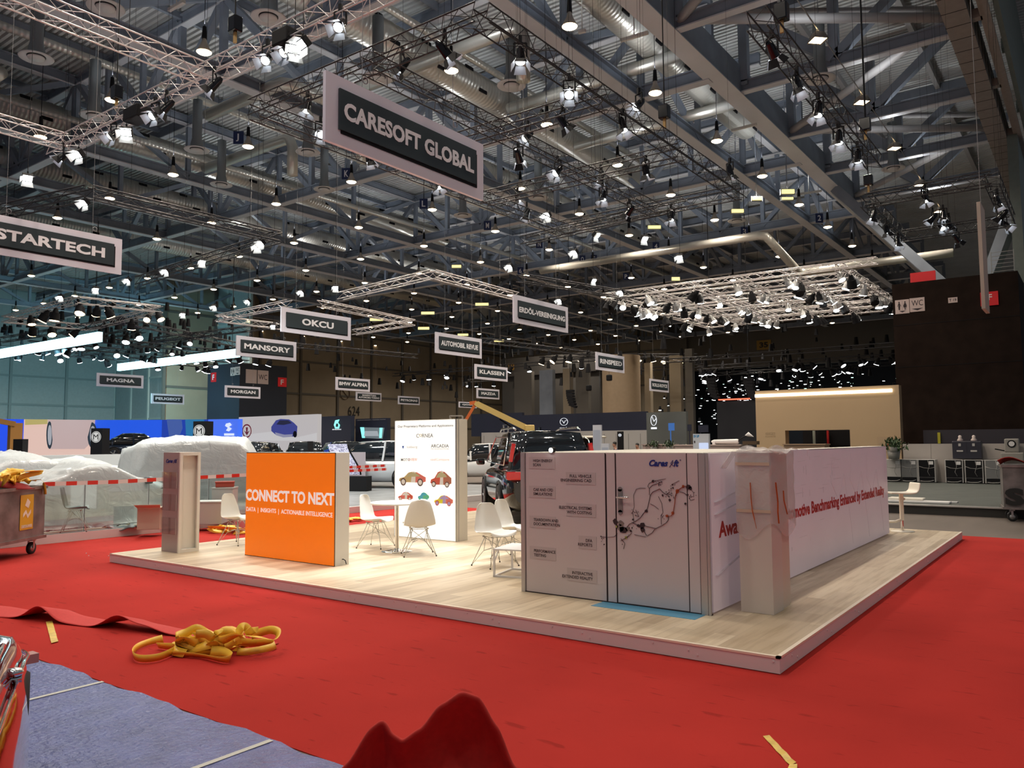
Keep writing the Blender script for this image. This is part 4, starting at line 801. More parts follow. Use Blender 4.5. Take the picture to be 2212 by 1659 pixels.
# ---------------------------------------------------------------- motor cars
GLS = M('dark_car_glass', (.008, .012, .016), .04, coat=1.0)
def motor_car(label, loc, rz, paint, L=4.6, Wd=1.85, Hh=1.6, belt=.95, hood=.92, cab=(-.42, -.34, .16, .30), wr=.34, wb=2.75, lights=True, group=None):
    """x runs to the front."""
    t = thing('motor_car', label, 'car', loc, rz, group); w = Wd/2; h = L/2
    st_ = [(-h, .42, belt*.82, .80), (-h+.08, .30, belt*.96, .92), (-h+.5, .22, belt, .99), (-wb/2, .2, belt*1.01, 1), (0, .18, belt, 1), (h*.45, .18, hood*1.02, 1), (h*.62, .2, hood, .99), (h-.35, .22, hood*.9, .95), (h-.08, .3, hood*.72, .86), (h, .40, hood*.60, .74)]
    rings = []
    for x, z0, z1, f_ in st_:
        q = w*f_; P = [(-q*.55, z0), (-q*.97, z0+.06), (-q, (z0+z1)/2), (-q*.97, z1-.10), (-q*.88, z1-.015), (-q*.5, z1+.02), (0, z1+.03)]; P += [(-y, z) for y, z in P[-2::-1]]
        rings.append([Vector((x, y, z)) for y, z in P])
    m = MB(); m.loft(rings); b = m.build('body', paint, t); smooth_mod(b, 1)
    x0, x1, x2, x3 = [c*L for c in cab]; rings = []
    for x, k, f_ in ((x0-.03, 0, .84), (x0+(x1-x0)*.5, .55, .80), (x1, .96, .71), ((x1+x2)/2, 1, .70), (x2, .95, .69), (x2+(x3-x2)*.5, .52, .77), (x3, 0, .84)):
        zb = belt-.02; zt = zb+.02+(Hh-zb)*k; q = w*f_; qb = w*.86; P = [(-qb, zb), (-q-.02*k, zb+(zt-zb)*.55), (-q*.92, zt-.03*k), (-q*.6, zt), (0, zt+.015*k)]; P += [(-y, z) for y, z in P[-2::-1]]
        rings.append([Vector((x, y, z)) for y, z in P])
    m = MB(); m.loft(rings); m.build('windows', GLS, t)
    m = MB(); rr = [[p+Z_*.012 if p.z > belt+.4*(Hh-belt) else p for p in r][2:7] for r in rings[2:5]]
    m.add([p for r in rr for p in r], [(i*5+j, i*5+j+1, (i+1)*5+j+1, (i+1)*5+j) for i in range(2) for j in range(4)], 0, True)
    for s_ in (0, 8):
        for k in (1, 3, 5):
            a_, b_ = rings[k][s_], rings[k][1 if s_ == 0 else 7]; c_ = rings[k][2 if s_ == 0 else 6]; o1 = Vector((0, .012 if s_ else -.012, 0)); m.bar(a_+o1, b_+o1, .05, .02, 0, Y_); m.bar(b_+o1, c_+o1, .05, .02, 0, Y_)
    o = m.build('roof', paint, t); solid_mod(o, .02, 1)
    for sx in (-1, 1):
        for sy in (-1, 1):
            c = (sx*wb/2, sy*(w-.11), wr); m = MB(); m.lathe([(wr*.62, -.11), (wr*.93, -.12), (wr, -.09), (wr, .09), (wr*.93, .12), (wr*.62, .11)], 26, c, 'Y'); tw_ = m.build('wheel', RUBBER, t)
            m = MB(); m.lathe([(wr*.64, -.09), (wr*.60, 0), (wr*.64, .09)], 22, c, 'Y')
            for k in range(5): an = k*2*pi/5; m.bar((c[0], c[1]+sy*.09, c[2]), (c[0]+cos(an)*wr*.62, c[1]+sy*.10, c[2]+sin(an)*wr*.62), .05, .03, 0, Y_)
            m.cyl((c[0], c[1]+sy*.06, c[2]), (c[0], c[1]+sy*.11, c[2]), .05, n=10); m.build('rim', M('car_rim', (.5, .5, .5), .25, .9), tw_)
            m = MB(); m.lathe([(wr+.01, -.02), (wr+.055, -.02), (wr+.055, .02), (wr+.01, .02)], 26, (c[0], sy*(w*.985), c[2]), 'Y'); m.build('wheel_arch', BLACK, t)
    for sy in (-1, 1):
        m = MB(); m.box((x3-.12, sy*(w+.10), belt+.08), (.12, .2, .15)); o = m.build('door_mirror', paint, t); bevel_mod(o, .04, 3)
        if lights:
            m = MB(); m.box((-h+.12, sy*(w*.78), belt-.12), (.3, w*.34, .16)); bevel_mod(m.build('tail_light', M('tail_lamp_red', (.42, .01, .01), .15, coat=1, emit=.15, ecol=(1, .02, .02)), t), .03)
            m = MB(); m.box((h-.22, sy*(w*.68), hood*.72), (.34, w*.36, .13)); bevel_mod(m.build('headlamp', M('head_lamp_glass', (.5, .55, .58), .1, coat=1), t), .03)
    return t
SHADE = M('wrapped_car_paint', (.16, .18, .19), .3)
a1 = TILT+.25
for lab, px, d, rz, L, Wd, Hh, pf, sd in (('large boxy car under a white plastic sheet, behind the orange wall and brochure stand', 466, 20.9, a1+pi, 4.2, 2.15, 1.86, VAN, 1), ('low sports car under a white plastic sheet, left of the large boxy one', 196, 19.2, a1+pi+.85, 3.7, 1.9, 1.36, SPT, 2), ('low car under a plastic sheet behind the grey waste cart, cut by the left edge', -25, 19.0, a1+.8, 4.2, 2.1, 1.50, SPT, 3), ('pale car under a plastic sheet farther back, between the two low wrapped cars', 128, 25.5, a1+.2, 4.0, 1.9, 1.3, SPT, 4)):
    covered(lab, P14(px, d), rz, L, Wd, Hh, pf, sd)
# the cars seen dimly through the sheets
motor_car('dark car showing through the plastic sheet of the large boxy one', P14(466, 20.9), a1, SHADE, 3.8, 1.75, 1.7, 1.05, 1.02, (-.40, -.36, .14, .3), .36, 2.7, False)
motor_car('dark low car showing through the plastic sheet beside the waste cart', P14(196, 19.2), a1+.85, SHADE, 3.4, 1.6, 1.2, .78, .74, (-.36, -.16, .06, .26), .31, 2.4, False)
# things on that platform
CARD = M('cardboard', (.56, .50, .38), .8); GREYC = M('grey_crate', (.46, .49, .47), .6)
def box_thing(label, px, d, w, dep, h, mat, rz=.3, z=.146, open_=False, name='cardboard_box', cat='box', grp=None):
    p = GP(px, d); t = thing(name, label, cat, (p.x, p.y, z), TILT+rz, grp); m = MB(); m.span((-w/2, -dep/2, 0), (w/2, dep/2, h)); bevel_mod(m.build('body', mat, t), .008)
    m = MB()
    if open_: m.add([(-w/2, -dep/2, h), (w/2, -dep/2, h), (w/2+.03, -dep/2-.15, h+.07), (-w/2-.03, -dep/2-.15, h+.07)], [(0, 1, 2, 3)]); m.add([(w/2, -dep/2, h), (w/2, dep/2, h), (w/2+.16, dep/2, h+.05), (w/2+.16, -dep/2, h+.05)], [(0, 1, 2, 3)]); o = m.build('flap', mat, t); solid_mod(o, .006)
    else: m.span((-w/2-.008, -dep/2-.008, h), (w/2+.008, dep/2+.008, h+.03)); m.build('lid', mat, t)
    return t
box_thing('open cardboard box beside the brochure stand on the car platform', 332, 17.3, .42, .4, .42, CARD, .2, open_=True)
box_thing('wide low grey crate between brochure stand and orange wall', 450, 17.9, .75, .5, .44, GREYC, .1, name='storage_crate', cat='crate')
box_thing('tall grey crate behind the lone white chair, with red things on top', 489, 18.6, .45, .45, .68, GREYC, .1, name='storage_crate', cat='crate')
box_thing('small red box lying on top of the tall grey crate', 489, 18.6, .38, .3, .09, M('red_carton', (.35, .05, .03), .6), .3, .86)
gc = dup(ch, tuple(P14(170, 17.3)), TILT-pi/2+.4, 'dark grey shell chair among the debris behind the glass, left of the brochure stand', 'x'); del gc['group']
for k in gc.children:
    if k.name.startswith('seat_shell'): k.data = k.data.copy(); k.data.materials[0] = M('grey_shell_plastic', (.10, .11, .11), .45)
for i, (px, d, w, l_, lab) in enumerate(((180, 16.6, .5, 1.4, 'crumpled grey floor sheet under the dark chair behind the glass'), (250, 16.2, .35, 1.0, 'rolled grey sheet left of the brochure stand, behind the glass'))):
    c_ = P14(px, d+1.5); mm = MB(); mm.grid(lambda u, v: (c_.x+(u-.5)*l_*_r0.x+(v-.5)*w*_f.x, c_.y+(u-.5)*l_*_r0.y+(v-.5)*w*_f.y, .15+.07*abs(sin(u*7+i))*sin(v*pi)+.03*sin(u*15+v*4)), 24, 10); o = mm.build('vinyl_offcut', M('dark_vinyl', (.10, .11, .115), .4)); solid_mod(o, .008); tag(o, lab, 'floor sheet')
deb = MB(); rn = random.Random(9)
for i in range(90):
    c_ = Vector((-15.75-abs(rn.gauss(0, .5)), rn.uniform(6.2, 12.6), .148)); L = rn.uniform(.04, .22); an = rn.uniform(0, pi); deb.bar(c_+Z_*.01, c_+Vector((cos(an)*L, sin(an)*L, rn.uniform(.0, .05)))+Z_*.01, rn.uniform(.01, .05), rn.uniform(.008, .03), rn.choice([0, 0, 0, 1, 2]))
tag(deb.build('debris', [BLACK, M('debris_tan', (.4, .3, .2), .7), WHITE]), 'small cables and scraps littering the car platform behind the glass', 'debris', kind='stuff')
m = MB(); m.span((-15.8, 6.5, .15), (-15.72, 8.9, .19)); tag(m.build('trim_board', M('pale_board', (.6, .55, .45), .5)), 'long pale board lying just behind the glass near the waste cart', 'board')
c_ = GP(440, 17.0); mm = MB(); mm.grid(lambda u, v: (-14.9+u*1.0+.1*sin(v*5), 9.6+v*.7, .012+.24*sin(u*pi)*sin(v*pi)*(.7+.3*sin(u*9+v*8))), 18, 14); o = mm.build('carpet_scrap', M('carpet_scrap_red')); solid_mod(o, .01); tag(o, 'crumpled red carpet heap in the aisle behind the lone white chair', 'carpet offcut')
mm = MB()
for k in range(6): ribbon(mm, catmull([Vector((-14.1+rn.uniform(-.5, .5), 9.6+rn.uniform(-.3, .7), .03+rn.uniform(0, .12))) for i in range(6)], 6), .08, .5)
o = mm.build('ribbon_pile', YEL); solid_mod(o, .002); tag(o, 'loose yellow ribbon in the aisle beside the crumpled carpet heap', 'ribbon')
c_ = AZ(748, 1125, .02); mm = MB()
for k in range(3): ribbon(mm, catmull([c_+Vector((rn.uniform(-.3, .3), rn.uniform(-.3, .3), rn.uniform(0, .06))) for i in range(5)], 6), .07, .3)
o = mm.build('ribbon_pile', YEL); solid_mod(o, .002); tag(o, 'small yellow ribbon scrap on carpet between the orange wall and white chair', 'ribbon')
# ================================================================ MIDDLE GROUND
gf = AZ(1083, 1130, .14)
bl = Vector((-9.9, 13.1, 0)); hd = Vector((-.70, .714, 0)).normalized(); rt = Vector((hd.y, -hd.x, 0))
SUVP = M('gloss_black_paint', (.006, .006, .007), .05, coat=1)
cs = bl+hd*1.45+rt*.85
suv = motor_car('shiny black SUV with red tail lights behind the light box and the cabin', (cs.x, cs.y, PH), math.atan2(hd.y, hd.x), SUVP, 4.9, 1.95, 1.86, 1.12, 1.06, (-.47, -.42, .12, .26), .40, 2.9)
m = MB(); m.box((-2.43, 0, 1.05), (.05, 1.5, .07)); m.build('boot_trim', CHROME, suv)
for sy in (-1, 1): m = MB(); m.tube([(-1.9, sy*.66, 1.90), (-1.6, sy*.67, 1.95), (.3, sy*.67, 1.95), (.6, sy*.66, 1.90)], .02, 8); m.build('roof_rail', CHROME, suv); m = MB(); m.tube([(-2.05, sy*.93, 1.2), (-1.9, sy*.83, 1.7), (-1.6, sy*.80, 1.76), (.3, sy*.80, 1.76), (1.1, sy*.93, 1.2), (-2.05, sy*.93, 1.2)], .014, 6); m.build('window_chrome', CHROME, suv); m = MB(); m.box((-2.30, sy*.80, 1.45), (.10, .07, .36), 0, 0, Matrix.Rotation(sy*.18, 3, 'X')); m.build('upper_tail_light', M('tail_lamp_red'), suv)
m = MB(); m.span((-1.0, -.02, 1.88), (-.9, .02, 1.97)); m.build('aerial_fin', SUVP, suv)
SIL = M('pale_silver_paint', (.50, .53, .56), .2, coat=1)
p = GP(822, 30); motor_car('pale silver SUV seen side on, between the orange wall and the light box', (p.x, p.y, .17), TILT+pi-.35, SIL, 4.7, 1.9, 1.68, 1.0, .98, (-.46, -.36, .12, .28), .37, 2.85)
p = GP(1042, 35); motor_car('small rounded white vintage car left of the black SUV', (p.x, p.y, .1), TILT+pi+.2, M('white_car_paint', (.75, .76, .76), .2, coat=1), 3.7, 1.6, 1.62, .95, .85, (-.40, -.22, .10, .24), .32, 2.3)
p = GP(762, 27.5)
cvs = thing('curved_screen', 'big curved glittering screen with black rim beside the silver SUV', 'screen', (p.x, p.y, .17), TILT-.2)
m = MB(); m.grid(lambda u, v: (-.9+u*.75+.35*math.sin(v*pi/2)**2, .3*v, .55+1.05*(1-v)), 10, 20); o = m.build('screen_face', M('glitter_screen', (.3, .3, .45), .3, var=.9, vs=24, emit=.0), cvs); nt = o.data.materials[0].node_tree
r_ = [n for n in nt.nodes if n.type == 'VALTORGB'][0]; r_.color_ramp.elements[0].color = (.05, .05, .12, 1); r_.color_ramp.elements[1].color = (.8, .8, 1, 1); nt.links.new(r_.outputs[0], nt.nodes['Principled BSDF'].inputs['Emission Color']); nt.nodes['Principled BSDF'].inputs['Emission Strength'].default_value = .7
m = MB(); m.tube([(-.15+.35*math.sin(k/14*pi/2)**2, .3*k/14-.05, .55+1.05*(1-k/14)) for k in range(15)], .03, 8); m.span((-1.1, .0, 0), (.5, .5, .5)); m.build('screen_rim', BLACK, cvs)
m = MB(); m.span((-1.6, -.1, 0), (-1.58, .3, 1.7)); m.build('stand_leg', BLACK, cvs)
for i, (px, d, L, col, lab) in enumerate(((560, 34, 4.8, (.01, .01, .012), 'dark car roof behind the wrapped boxy car, above the orange wall'), (660, 36, 4.8, (.02, .018, .015), 'second dark car with lamps mirrored in its roof, above the orange wall'), (738, 38, 4.4, (.02, .02, .022), 'third dark car roof, beside the left edge of the light box'))):
    p = GP(px, d); motor_car(lab, (p.x, p.y, .12), TILT+pi/2+.25*i, M('dark_paint_%d' % i, col, .08, coat=1), L, 1.9, 1.72, 1.05, 1.0, (-.45, -.36, .12, .26), .36, 2.8)
m = MB(); p = GP(640, 29); q = GP(790, 29); m.bar((p.x, p.y, .82), (q.x, q.y, .82), .2, 1.3); tag(m.build('low_partition', M('mauve_partition', (.42, .38, .42), .5)), 'low mauve partition behind the orange wall', 'partition')
# boom lift
bp_ = GP(1140, 45)
bl_ = thing('boom_lift', 'yellow boom lift with orange jib raised behind the light box', 'boom lift', (bp_.x, bp_.y, 0), TILT)
YB = M('boom_yellow', (.62, .46, .16), .45); OB = M('boom_orange', (.62, .14, .03), .45)
m = MB(); m.box((0, 0, .75), (1.3, 1.4, .9)); m.box((.1, 0, 1.9), (.55, .6, 1.7)); bevel_mod(m.build('turret', YB, bl_), .05)
m = MB(); m.bar((0, 0, 2.55), (-2.9, 0, 3.98), .3, .32); m.bar((-1.2, 0, 3.12), (-3.0, 0, 4.02), .22, .24); m.build('boom', YB, bl_)
m = MB(); m.bar((-.3, .2, 2.2), (-1.6, .2, 3.1), .08, .08); m.build('hydraulic_ram', BLACK, bl_)
m = MB(); m.bar((-2.95, 0, 4.0), (-3.6, 0, 2.9), .14, .16); m.bar((-2.9, 0, 4.05), (-3.3, 0, 4.0), .2, .2); m.build('jib', OB, bl_)
m = MB()
for x in (-4.4, -3.7):
    for y in (-.4, .4): m.bar((x, y, 2.2), (x, y, 3.3), .04, .04)
for z in (2.25, 2.8, 3.3): m.bar((-4.4, -.4, z), (-3.7, -.4, z), .04, .04); m.bar((-4.4, .4, z), (-3.7, .4, z), .04, .04); m.bar((-4.4, -.4, z), (-4.4, .4, z), .04, .04)
m.build('basket', M('basket_grey', (.35, .33, .3), .5), bl_)
for sx in (-1, 1):
    for sy in (-1, 1): m = MB(); m.lathe([(0, -.15), (.38, -.15), (.4, 0), (.38, .15), (0, .15)], 18, (sx*.8, sy*.8, .4), 'Y'); m.build('wheel', RUBBER, bl_)
# right hand aisle stand
ds = thing('dark_platform', 'low dark platform with pale metal edge and grey carpet, in front of the coffee counter', 'platform', (-4, 21.2, 0))
m = MB(); m.span((-14, 21.25, .0), (6, 33.4, .20)); m.build('platform_body', M('dark_plinth', (.035, .033, .03), .5), ds, True)
m = MB(); m.span((-14, 21.2, .20), (6, 21.5, .225)); m.build('edge_profile', ALU, ds, True)
m = MB(); m.span((-14, 21.5, .19), (6, 33.3, .212)); m.build('grey_carpet', M('grey_green_carpet', (.10, .11, .10), .95, var=.15, vs=2), ds, True)
for i, (a, b, y, z, w, lab) in enumerate(((-5.2, -3.0, 21.9, .215, .35, 'long flat white panel lying on the dark platform edge'), (-4.4, -3.6, 22.05, .27, .4, 'cream cloth draped over the flat white panels'))):
    m = MB(); m.span((a, y, z), (b, y+w, z+.05)); o = m.build('flat_panel' if i == 0 else 'cream_cloth', [WHITE, CREAM][i]); bevel_mod(o, .01); tag(o, lab, 'panel' if i == 0 else 'cloth')
m = MB(); m.span((-4.5, 22.4, .215), (-2.9, 22.65, .24)); tag(m.build('flat_panel', M('panel_grey', (.6, .6, .6), .5)), 'second white panel lying behind the first one on the dark platform', 'panel')
GZ = .212
cw = thing('counter_wall', 'long low white partition of three panels behind the small fridges', 'partition', (-2, 33, GZ))
for i, (a, b) in enumerate(((-5.99, -5.05), (-5.04, -3.55), (-3.54, -2.1), (-2.09, 1.0))): m = MB(); m.span((a, 33, GZ), (b, 33.06, 1.62)); m.build('panel', M('partition_white', (.46, .42, .39), .5), cw, True)
FRW, FRB, FRG = M('fridge_white', (.5, .48, .46), .5), BLACK, M('fridge_grey_back', (.20, .20, .20), .5)
def fridge(label, x, mat):
    t = thing('mini_fridge', label, 'fridge', (x, 32.35, GZ), 0, 'small fridges turned back to front'); m = MB()
    m.span((-.29, 0, .02), (.29, .55, .84)); bevel_mod(m.build('case', FRW, t), .01)
    m = MB(); m.span((-.255, -.006, .2), (.255, 0, .82)); m.build('back_plate', mat, t)
    m = MB(); m.span((-.25, -.008, .03), (.25, .0, .19)); m.build('compressor_bay', BLACK, t)
    m = MB(); m.tube([(-.22, -.02, .06), (-.1, -.03, .045), (.1, -.03, .05), (.22, -.02, .09)], .012, 6); m.tube([(-.26, -.01, .6), (-.1, -.02, .54), (.1, -.015, .52), (.26, -.01, .56)], .007, 6); m.tube([(.05, -.01, .8), (.09, -.02, .6), (.03, -.02, .4), (.1, -.02, .25)], .006, 6); m.build('cable', FRW, t)
    m = MB(); m.span((.08, -.009, .66), (.22, -.006, .78)); m.build('rating_plate', WHITE, t)
    return t
for px, mt, lab in ((1930, FRW, 'small white fridge at the left end of the row, next to the printed wall'), (1964, FRG, 'small fridge with a grey back, second from the printed wall'), (2002, FRB, 'small black backed fridge beside the grey backed one'), (2061, FRB, 'small black backed fridge left of the coffee table'), (2104, FRB, 'small black backed fridge under the coffee table'), (2148, FRG, 'small fridge at the right end of the row, beside the waste cart')): fridge(lab, AY(px, 1020, 32.35).x, mt)
ct = thing('coffee_table', 'grey table carrying two black coffee machines behind the fridges', 'table', (AY(2098, 990, 32.95).x, 32.75, GZ))
m = MB(); m.span((-.75, -.25, .80), (.75, .2, .84)); m.build('table_top', M('table_grey', (.36, .34, .32), .5), ct)
for sx in (-1, 1): m = MB(); m.span((sx*.7-.03, -.2, 0), (sx*.7+.03, .15, .80)); m.build('leg', M('table_grey'), ct)
for px, lab in ((2075, 'left of the two black coffee machines'), (2105, 'right of the two black coffee machines')):
    t = thing('coffee_machine', lab+' on the grey table', 'coffee machine', (AY(px, 990, 32.6).x, 32.7, GZ+.84), 0, 'pair of coffee machines'); m = MB(); m.span((-.24, -.18, .03), (.24, .2, .66)); bevel_mod(m.build('body', M('machine_black', (.03, .03, .045), .35), t), .02)
    m = MB(); m.span((-.1, -.2, .28), (.1, -.18, .34)); m.span((-.04, -.2, .48), (.04, -.18, .58)); m.build('front_panel', FRW, t)
    m = MB(); m.lathe([(0, .66), (.09, .66), (.10, .70), (.05, .78), (.06, .83), (.03, .87), (0, .87)], 14); m.build('bean_hopper', M('hopper_white', (.72, .6, .55), .5), t)
gr = thing('coffee_grinder', 'grey espresso machine with a round gauge, above the waste cart at the right edge', 'coffee machine', (AY(2187, 990, 32.6).x, 32.7, GZ+.8)); m = MB(); m.span((-.35, -.2, 0), (.35, .2, .3)); m.span((-.22, -.12, .3), (.22, .16, .78)); bevel_mod(m.build('body', M('machine_grey', (.32, .30, .27), .4), gr), .04); m = MB(); m.cyl((-.0, -.14, .6), (0, -.11, .6), .13, n=20); m.build('gauge_rim', BLACK, gr); m = MB(); m.cyl((0, -.15, .6), (0, -.139, .6), .09, n=20); m.build('gauge_face', WHITE, gr); m = MB(); m.bar((-.22, -.15, .36), (-.5, -.2, .42), .04, .04); m.build('filter_handle', BLACK, gr)
def plant(label, px, py, Y, z0, s, seed, flower=None):
    p = AY(px, py, Y); t = thing('potted_plant', label, 'plant', (p.x, Y, z0)); m = MB(); m.lathe([(0, 0), (.14*s, 0), (.18*s, .25*s), (0, .25*s)], 16); m.build('pot', M('pot_grey', (.30, .29, .27), .6), t)
    m = MB(); rn = random.Random(seed)
    for i in range(140):
        a, e = rn.uniform(0, 2*pi), rn.uniform(.1, 1.4); r = s*rn.uniform(.15, .42); c = Vector((cos(a)*cos(e)*r, sin(a)*cos(e)*r, .25*s+sin(e)*r*.9)); d = Vector((rn.gauss(0, 1), rn.gauss(0, 1), rn.gauss(0, 1))).normalized(); b = d.cross(Z_).normalized(); l_ = .09*s; m.add([c-d*l_, c+b*l_*.35, c+d*l_, c-b*l_*.35], [(0, 1, 2, 3)])
    m.build('foliage', flower or M('leaf_green', (.03, .07, .02), .5), t); return t
plant('bushy dark green potted plant at the far end of the printed wall', 1931, 985, 32.2, GZ+.85, 1.3, 1); 
# ================================================================ UNDER THE ROOF
def proj(p):
    q = Vector(p)-EYE; d = q.dot(_f); return (W/2+F*q.dot(_r)/d, H/2-F*q.dot(_u)/d, d) if d > .1 else (-9e3, -9e3, d)
ORD = 'first second third fourth fifth sixth seventh eighth ninth tenth eleventh twelfth thirteenth fourteenth fifteenth'.split()
SHADEM = M('lamp_reflector', (.42, .36, .30), .35, .5); BULB = GLOW('warm_lamp_glow', (1, .74, .44), 22)
pt = thing('pendant_lamp', 'x', 'pendant lamp', (0, 0, 0), 0, 'warm pendant lamps under the roof')
m = MB(); m.lathe([(.06, .46), (.075, .40), (.10, .30), (.20, .10), (.235, .0), (.225, .0), (.19, .1), (.09, .3)], 20); m.build('reflector', SHADEM, pt)
m = MB(); m.lathe([(0, -.075), (.10, -.065), (.19, -.03), (.236, .004)], 20); m.build('bulb', BULB, pt)
m = MB(); m.cyl((0, 0, .45), (0, 0, .86), .085, .06, 12); m.build('ballast', BLACK, pt)
m = MB(); m.cyl((0, 0, .85), (0, 0, 4.63), .012, n=5); m.build('hanging_cord', BLACK, pt)
protos = [pt]
first = [True]
def place(proto, loc, label, rz=0, sc_=None):
    if proto.get('_used'): o = dup(proto, loc, rz, label)
    else: proto['_used'] = 1; o = proto; o.location = loc; o.rotation_euler = (0, 0, rz); o['label'] = label
    if sc_: o.scale = (sc_, sc_, sc_)
    return o
for r, x in enumerate(PX[1:] + [-75.0, -80.8]):
    n = 0
    for y in PY + [83.2, 89]:
        px, py, d = proj((x, y, LZ))
        if 0 < px < W and 0 < py < 800 and d > 5 and not (x > -20 and y > 60) and not (r > 8 and y > 72):
            place(pt, (x, y, LZ), 'warm pendant lamp, %s from the camera in the %s row left of the girder' % (ORD[n], ORD[r])); n += 1
ft = thing('flood_lamp', 'x', 'flood lamp', (0, 0, 0), 0, 'square flood lamps over the right bay')
m = MB(); m.lathe([(.20, .26), (.24, .2), (.34, .0), (.32, 0), (.2, .2)], 4); m.build('housing', SHADEM, ft); m = MB(); m.lathe([(0, .02), (.31, .03)], 4); m.build('bulb', GLOW('flood_glow', (1, .72, .40), 16), ft); m = MB(); m.bar((0, -3.2, .4), (0, 2.6, .4), .03, .03); m.cyl((0, 0, .25), (0, 0, .42), .03, n=6); m.build('cable_rail', M('rail_grey', (.3, .3, .3), .5), ft)
for i, y in enumerate((25.3, 31.1, 37.0, 43.2, 49.0)): place(ft, (-6.55, y, LZ), 'square warm flood lamp on a rail right of the girder, %s from the camera' % ORD[i])
def duct(label, pts, r, name='spiral_duct', cat='duct', vents=True):
    t = thing(name, label, cat, pts[0]); m = MB(); m.tube(pts, r, 20); m.build('pipe', DUCT, t, True)
    if vents:
        a, b = Vector(pts[0]), Vector(pts[-1]); L = (b-a).length; k = int(L/2.6)
        for i in range(k):
            p = a.lerp(b, (i+.5)/k)
            for q, d in ((Vector((r*.82, 0, r*.52)), (.06, .5, .24)), (Vector((r*.86, .9, -r*.45)), (.05, .5, .24))): m = MB(); m.box(p+q, d); m.build('outlet_grille', BLACK, t, True)
    return t
duct('fat silver spiral duct running just left of the wide girder', [(-13.2, 14, 17.2), (-13.2, 37.5, 17.2)], .62)
duct('fat silver spiral duct passing above the black lighting rig', [(-21, 13, 17.1), (-21, 42, 17.1)], .62)
duct('fat silver spiral duct in the upper left, under the roof deck behind the silver truss', [(-38.7, 8, 17.1), (-38.7, 44, 17.1)], .62)
duct('silver spiral duct in the next bay left, behind the pale beam pair', [(-46.2, 10, 17.1), (-46.2, 60, 17.1)], .6)
duct('far silver spiral duct above the hanging sign at the left edge', [(-57, 14, 17.1), (-57, 70, 17.1)], .6)
duct('silver spiral duct between the second and third pale beams', [(-27.2, 34, 17.1), (-27.2, 66, 17.1)], .55)
for lab, x, y0, y1, z, r in (('thin bright pipe high at the upper left corner', -32.1, 8, 30, 17.4, .16), ('thin bright pipe beside the duct above the black rig', -20.2, 14, 40, 17.7, .15), ('thin bright pipe along the left fat duct', -36.9, 10, 60, 16.6, .14), ('second thin bright pipe along the left fat duct', -36.5, 10, 60, 16.4, .12), ('thin pipe beyond the second pale beam', -30.5, 25, 70, 16.6, .14), ('thin pipe far left under the roof', -48, 16, 80, 16.8, .16)): duct(lab, [(x, y0, z), (x, y1, z)], r, 'steel_pipe', 'pipe', False)
for lab, pts in (('elbowed silver duct branch above the far end of the silver truss', [(-29.5, 18.5, 15.6), (-25, 18.5, 15.6), (-24.6, 18.5, 15.6), (-24.4, 18.8, 15.6), (-24.4, 22, 15.6), (-24.4, 22.4, 15.5), (-24.4, 22.5, 15.2), (-24.4, 22.5, 13.6)]), ('cross branch duct over the hanging sign above the pale stand', [(-24.5, 21.2, 16), (-15.5, 21.2, 16), (-15.2, 21.2, 15.9), (-15.1, 21.2, 15.5), (-15.1, 21.2, 14)]), ('silver duct branch left of the wide girder, reaching across', [(-20, 27.0, 16.3), (-11.8, 27.0, 16.3)]), ('second silver duct branch across beyond the black rig', [(-20, 32.5, 16.3), (-11.8, 32.5, 16.3)]), ('long silver duct with a double bend before the far gantry', [(-30, 44, 13.4), (-15, 44, 13.4), (-14.6, 44, 13.3), (-14.4, 44.3, 13), (-14.4, 49, 12.2), (-14.2, 49.3, 12.1), (-13.8, 49.4, 12.1), (-6, 49.4, 12.1)]), ('short silver branch duct above the silver truss at far left', [(-36, 12, 16.0), (-33, 12, 16.0)]), ('silver duct branch above the second row of lamps at left', [(-36, 22.5, 15.8), (-29.5, 22.5, 15.8), (-29.2, 22.5, 15.7), (-29, 22.5, 15.3), (-29, 22.5, 14)])): duct(lab, pts, .24, 'duct_branch', 'duct', False)
WD = M('diffuser_white', (.62, .61, .60), .45); GD = M('galvanised', (.26, .28, .29), .4, .4)
df = thing('air_diffuser', 'x', 'air diffuser', (0, 0, 0), 0, 'round air diffusers'); m = MB(); m.lathe([(.28, .06), (.5, .0), (.52, .03), (.3, .09)], 28); m.lathe([(0, -.02), (.24, -.02), (.26, .03), (0, .05)], 24); m.build('ring', WD, df); m = MB(); m.lathe([(.28, .05), (.25, .3), (.2, .5), (.2, 2.2), (0, 2.2)], 18); m.cyl((0, 0, 2.2), (0, 0, 4.75), .015, n=5); m.build('down_pipe', GD, df)
for px, py, lab in ((228, 18, 'at the top edge, above the long silver truss'), (78, 126, 'at upper left under the long silver truss'), (580, 40, 'above the lit middle of the silver truss'), (203, 252, 'above the lower silver truss end at left'), (425, 325, 'left of the pendant with the letter plate'), (478, 400, 'below the fat left duct'), (816, 170, 'just above the long hanging sign over the pale stand'), (1105, 186, 'under the duct right of the black rig corner'), (1163, 428, 'right of the long hanging sign, low down'), (1000, 466, 'below the right end of the long hanging sign'), (665, 330, 'below the elbowed duct branch'), (1930, 365, 'in the right bay near the flood lamps'), (1772, 172, 'in the right bay near the black truss'), (1592, 478, 'before the lit far gantry windows'), (700, 410, 'left of the letter plate under the long sign')): place(df, tuple(AZ(px, py, 14.3)), 'round white air diffuser '+lab)
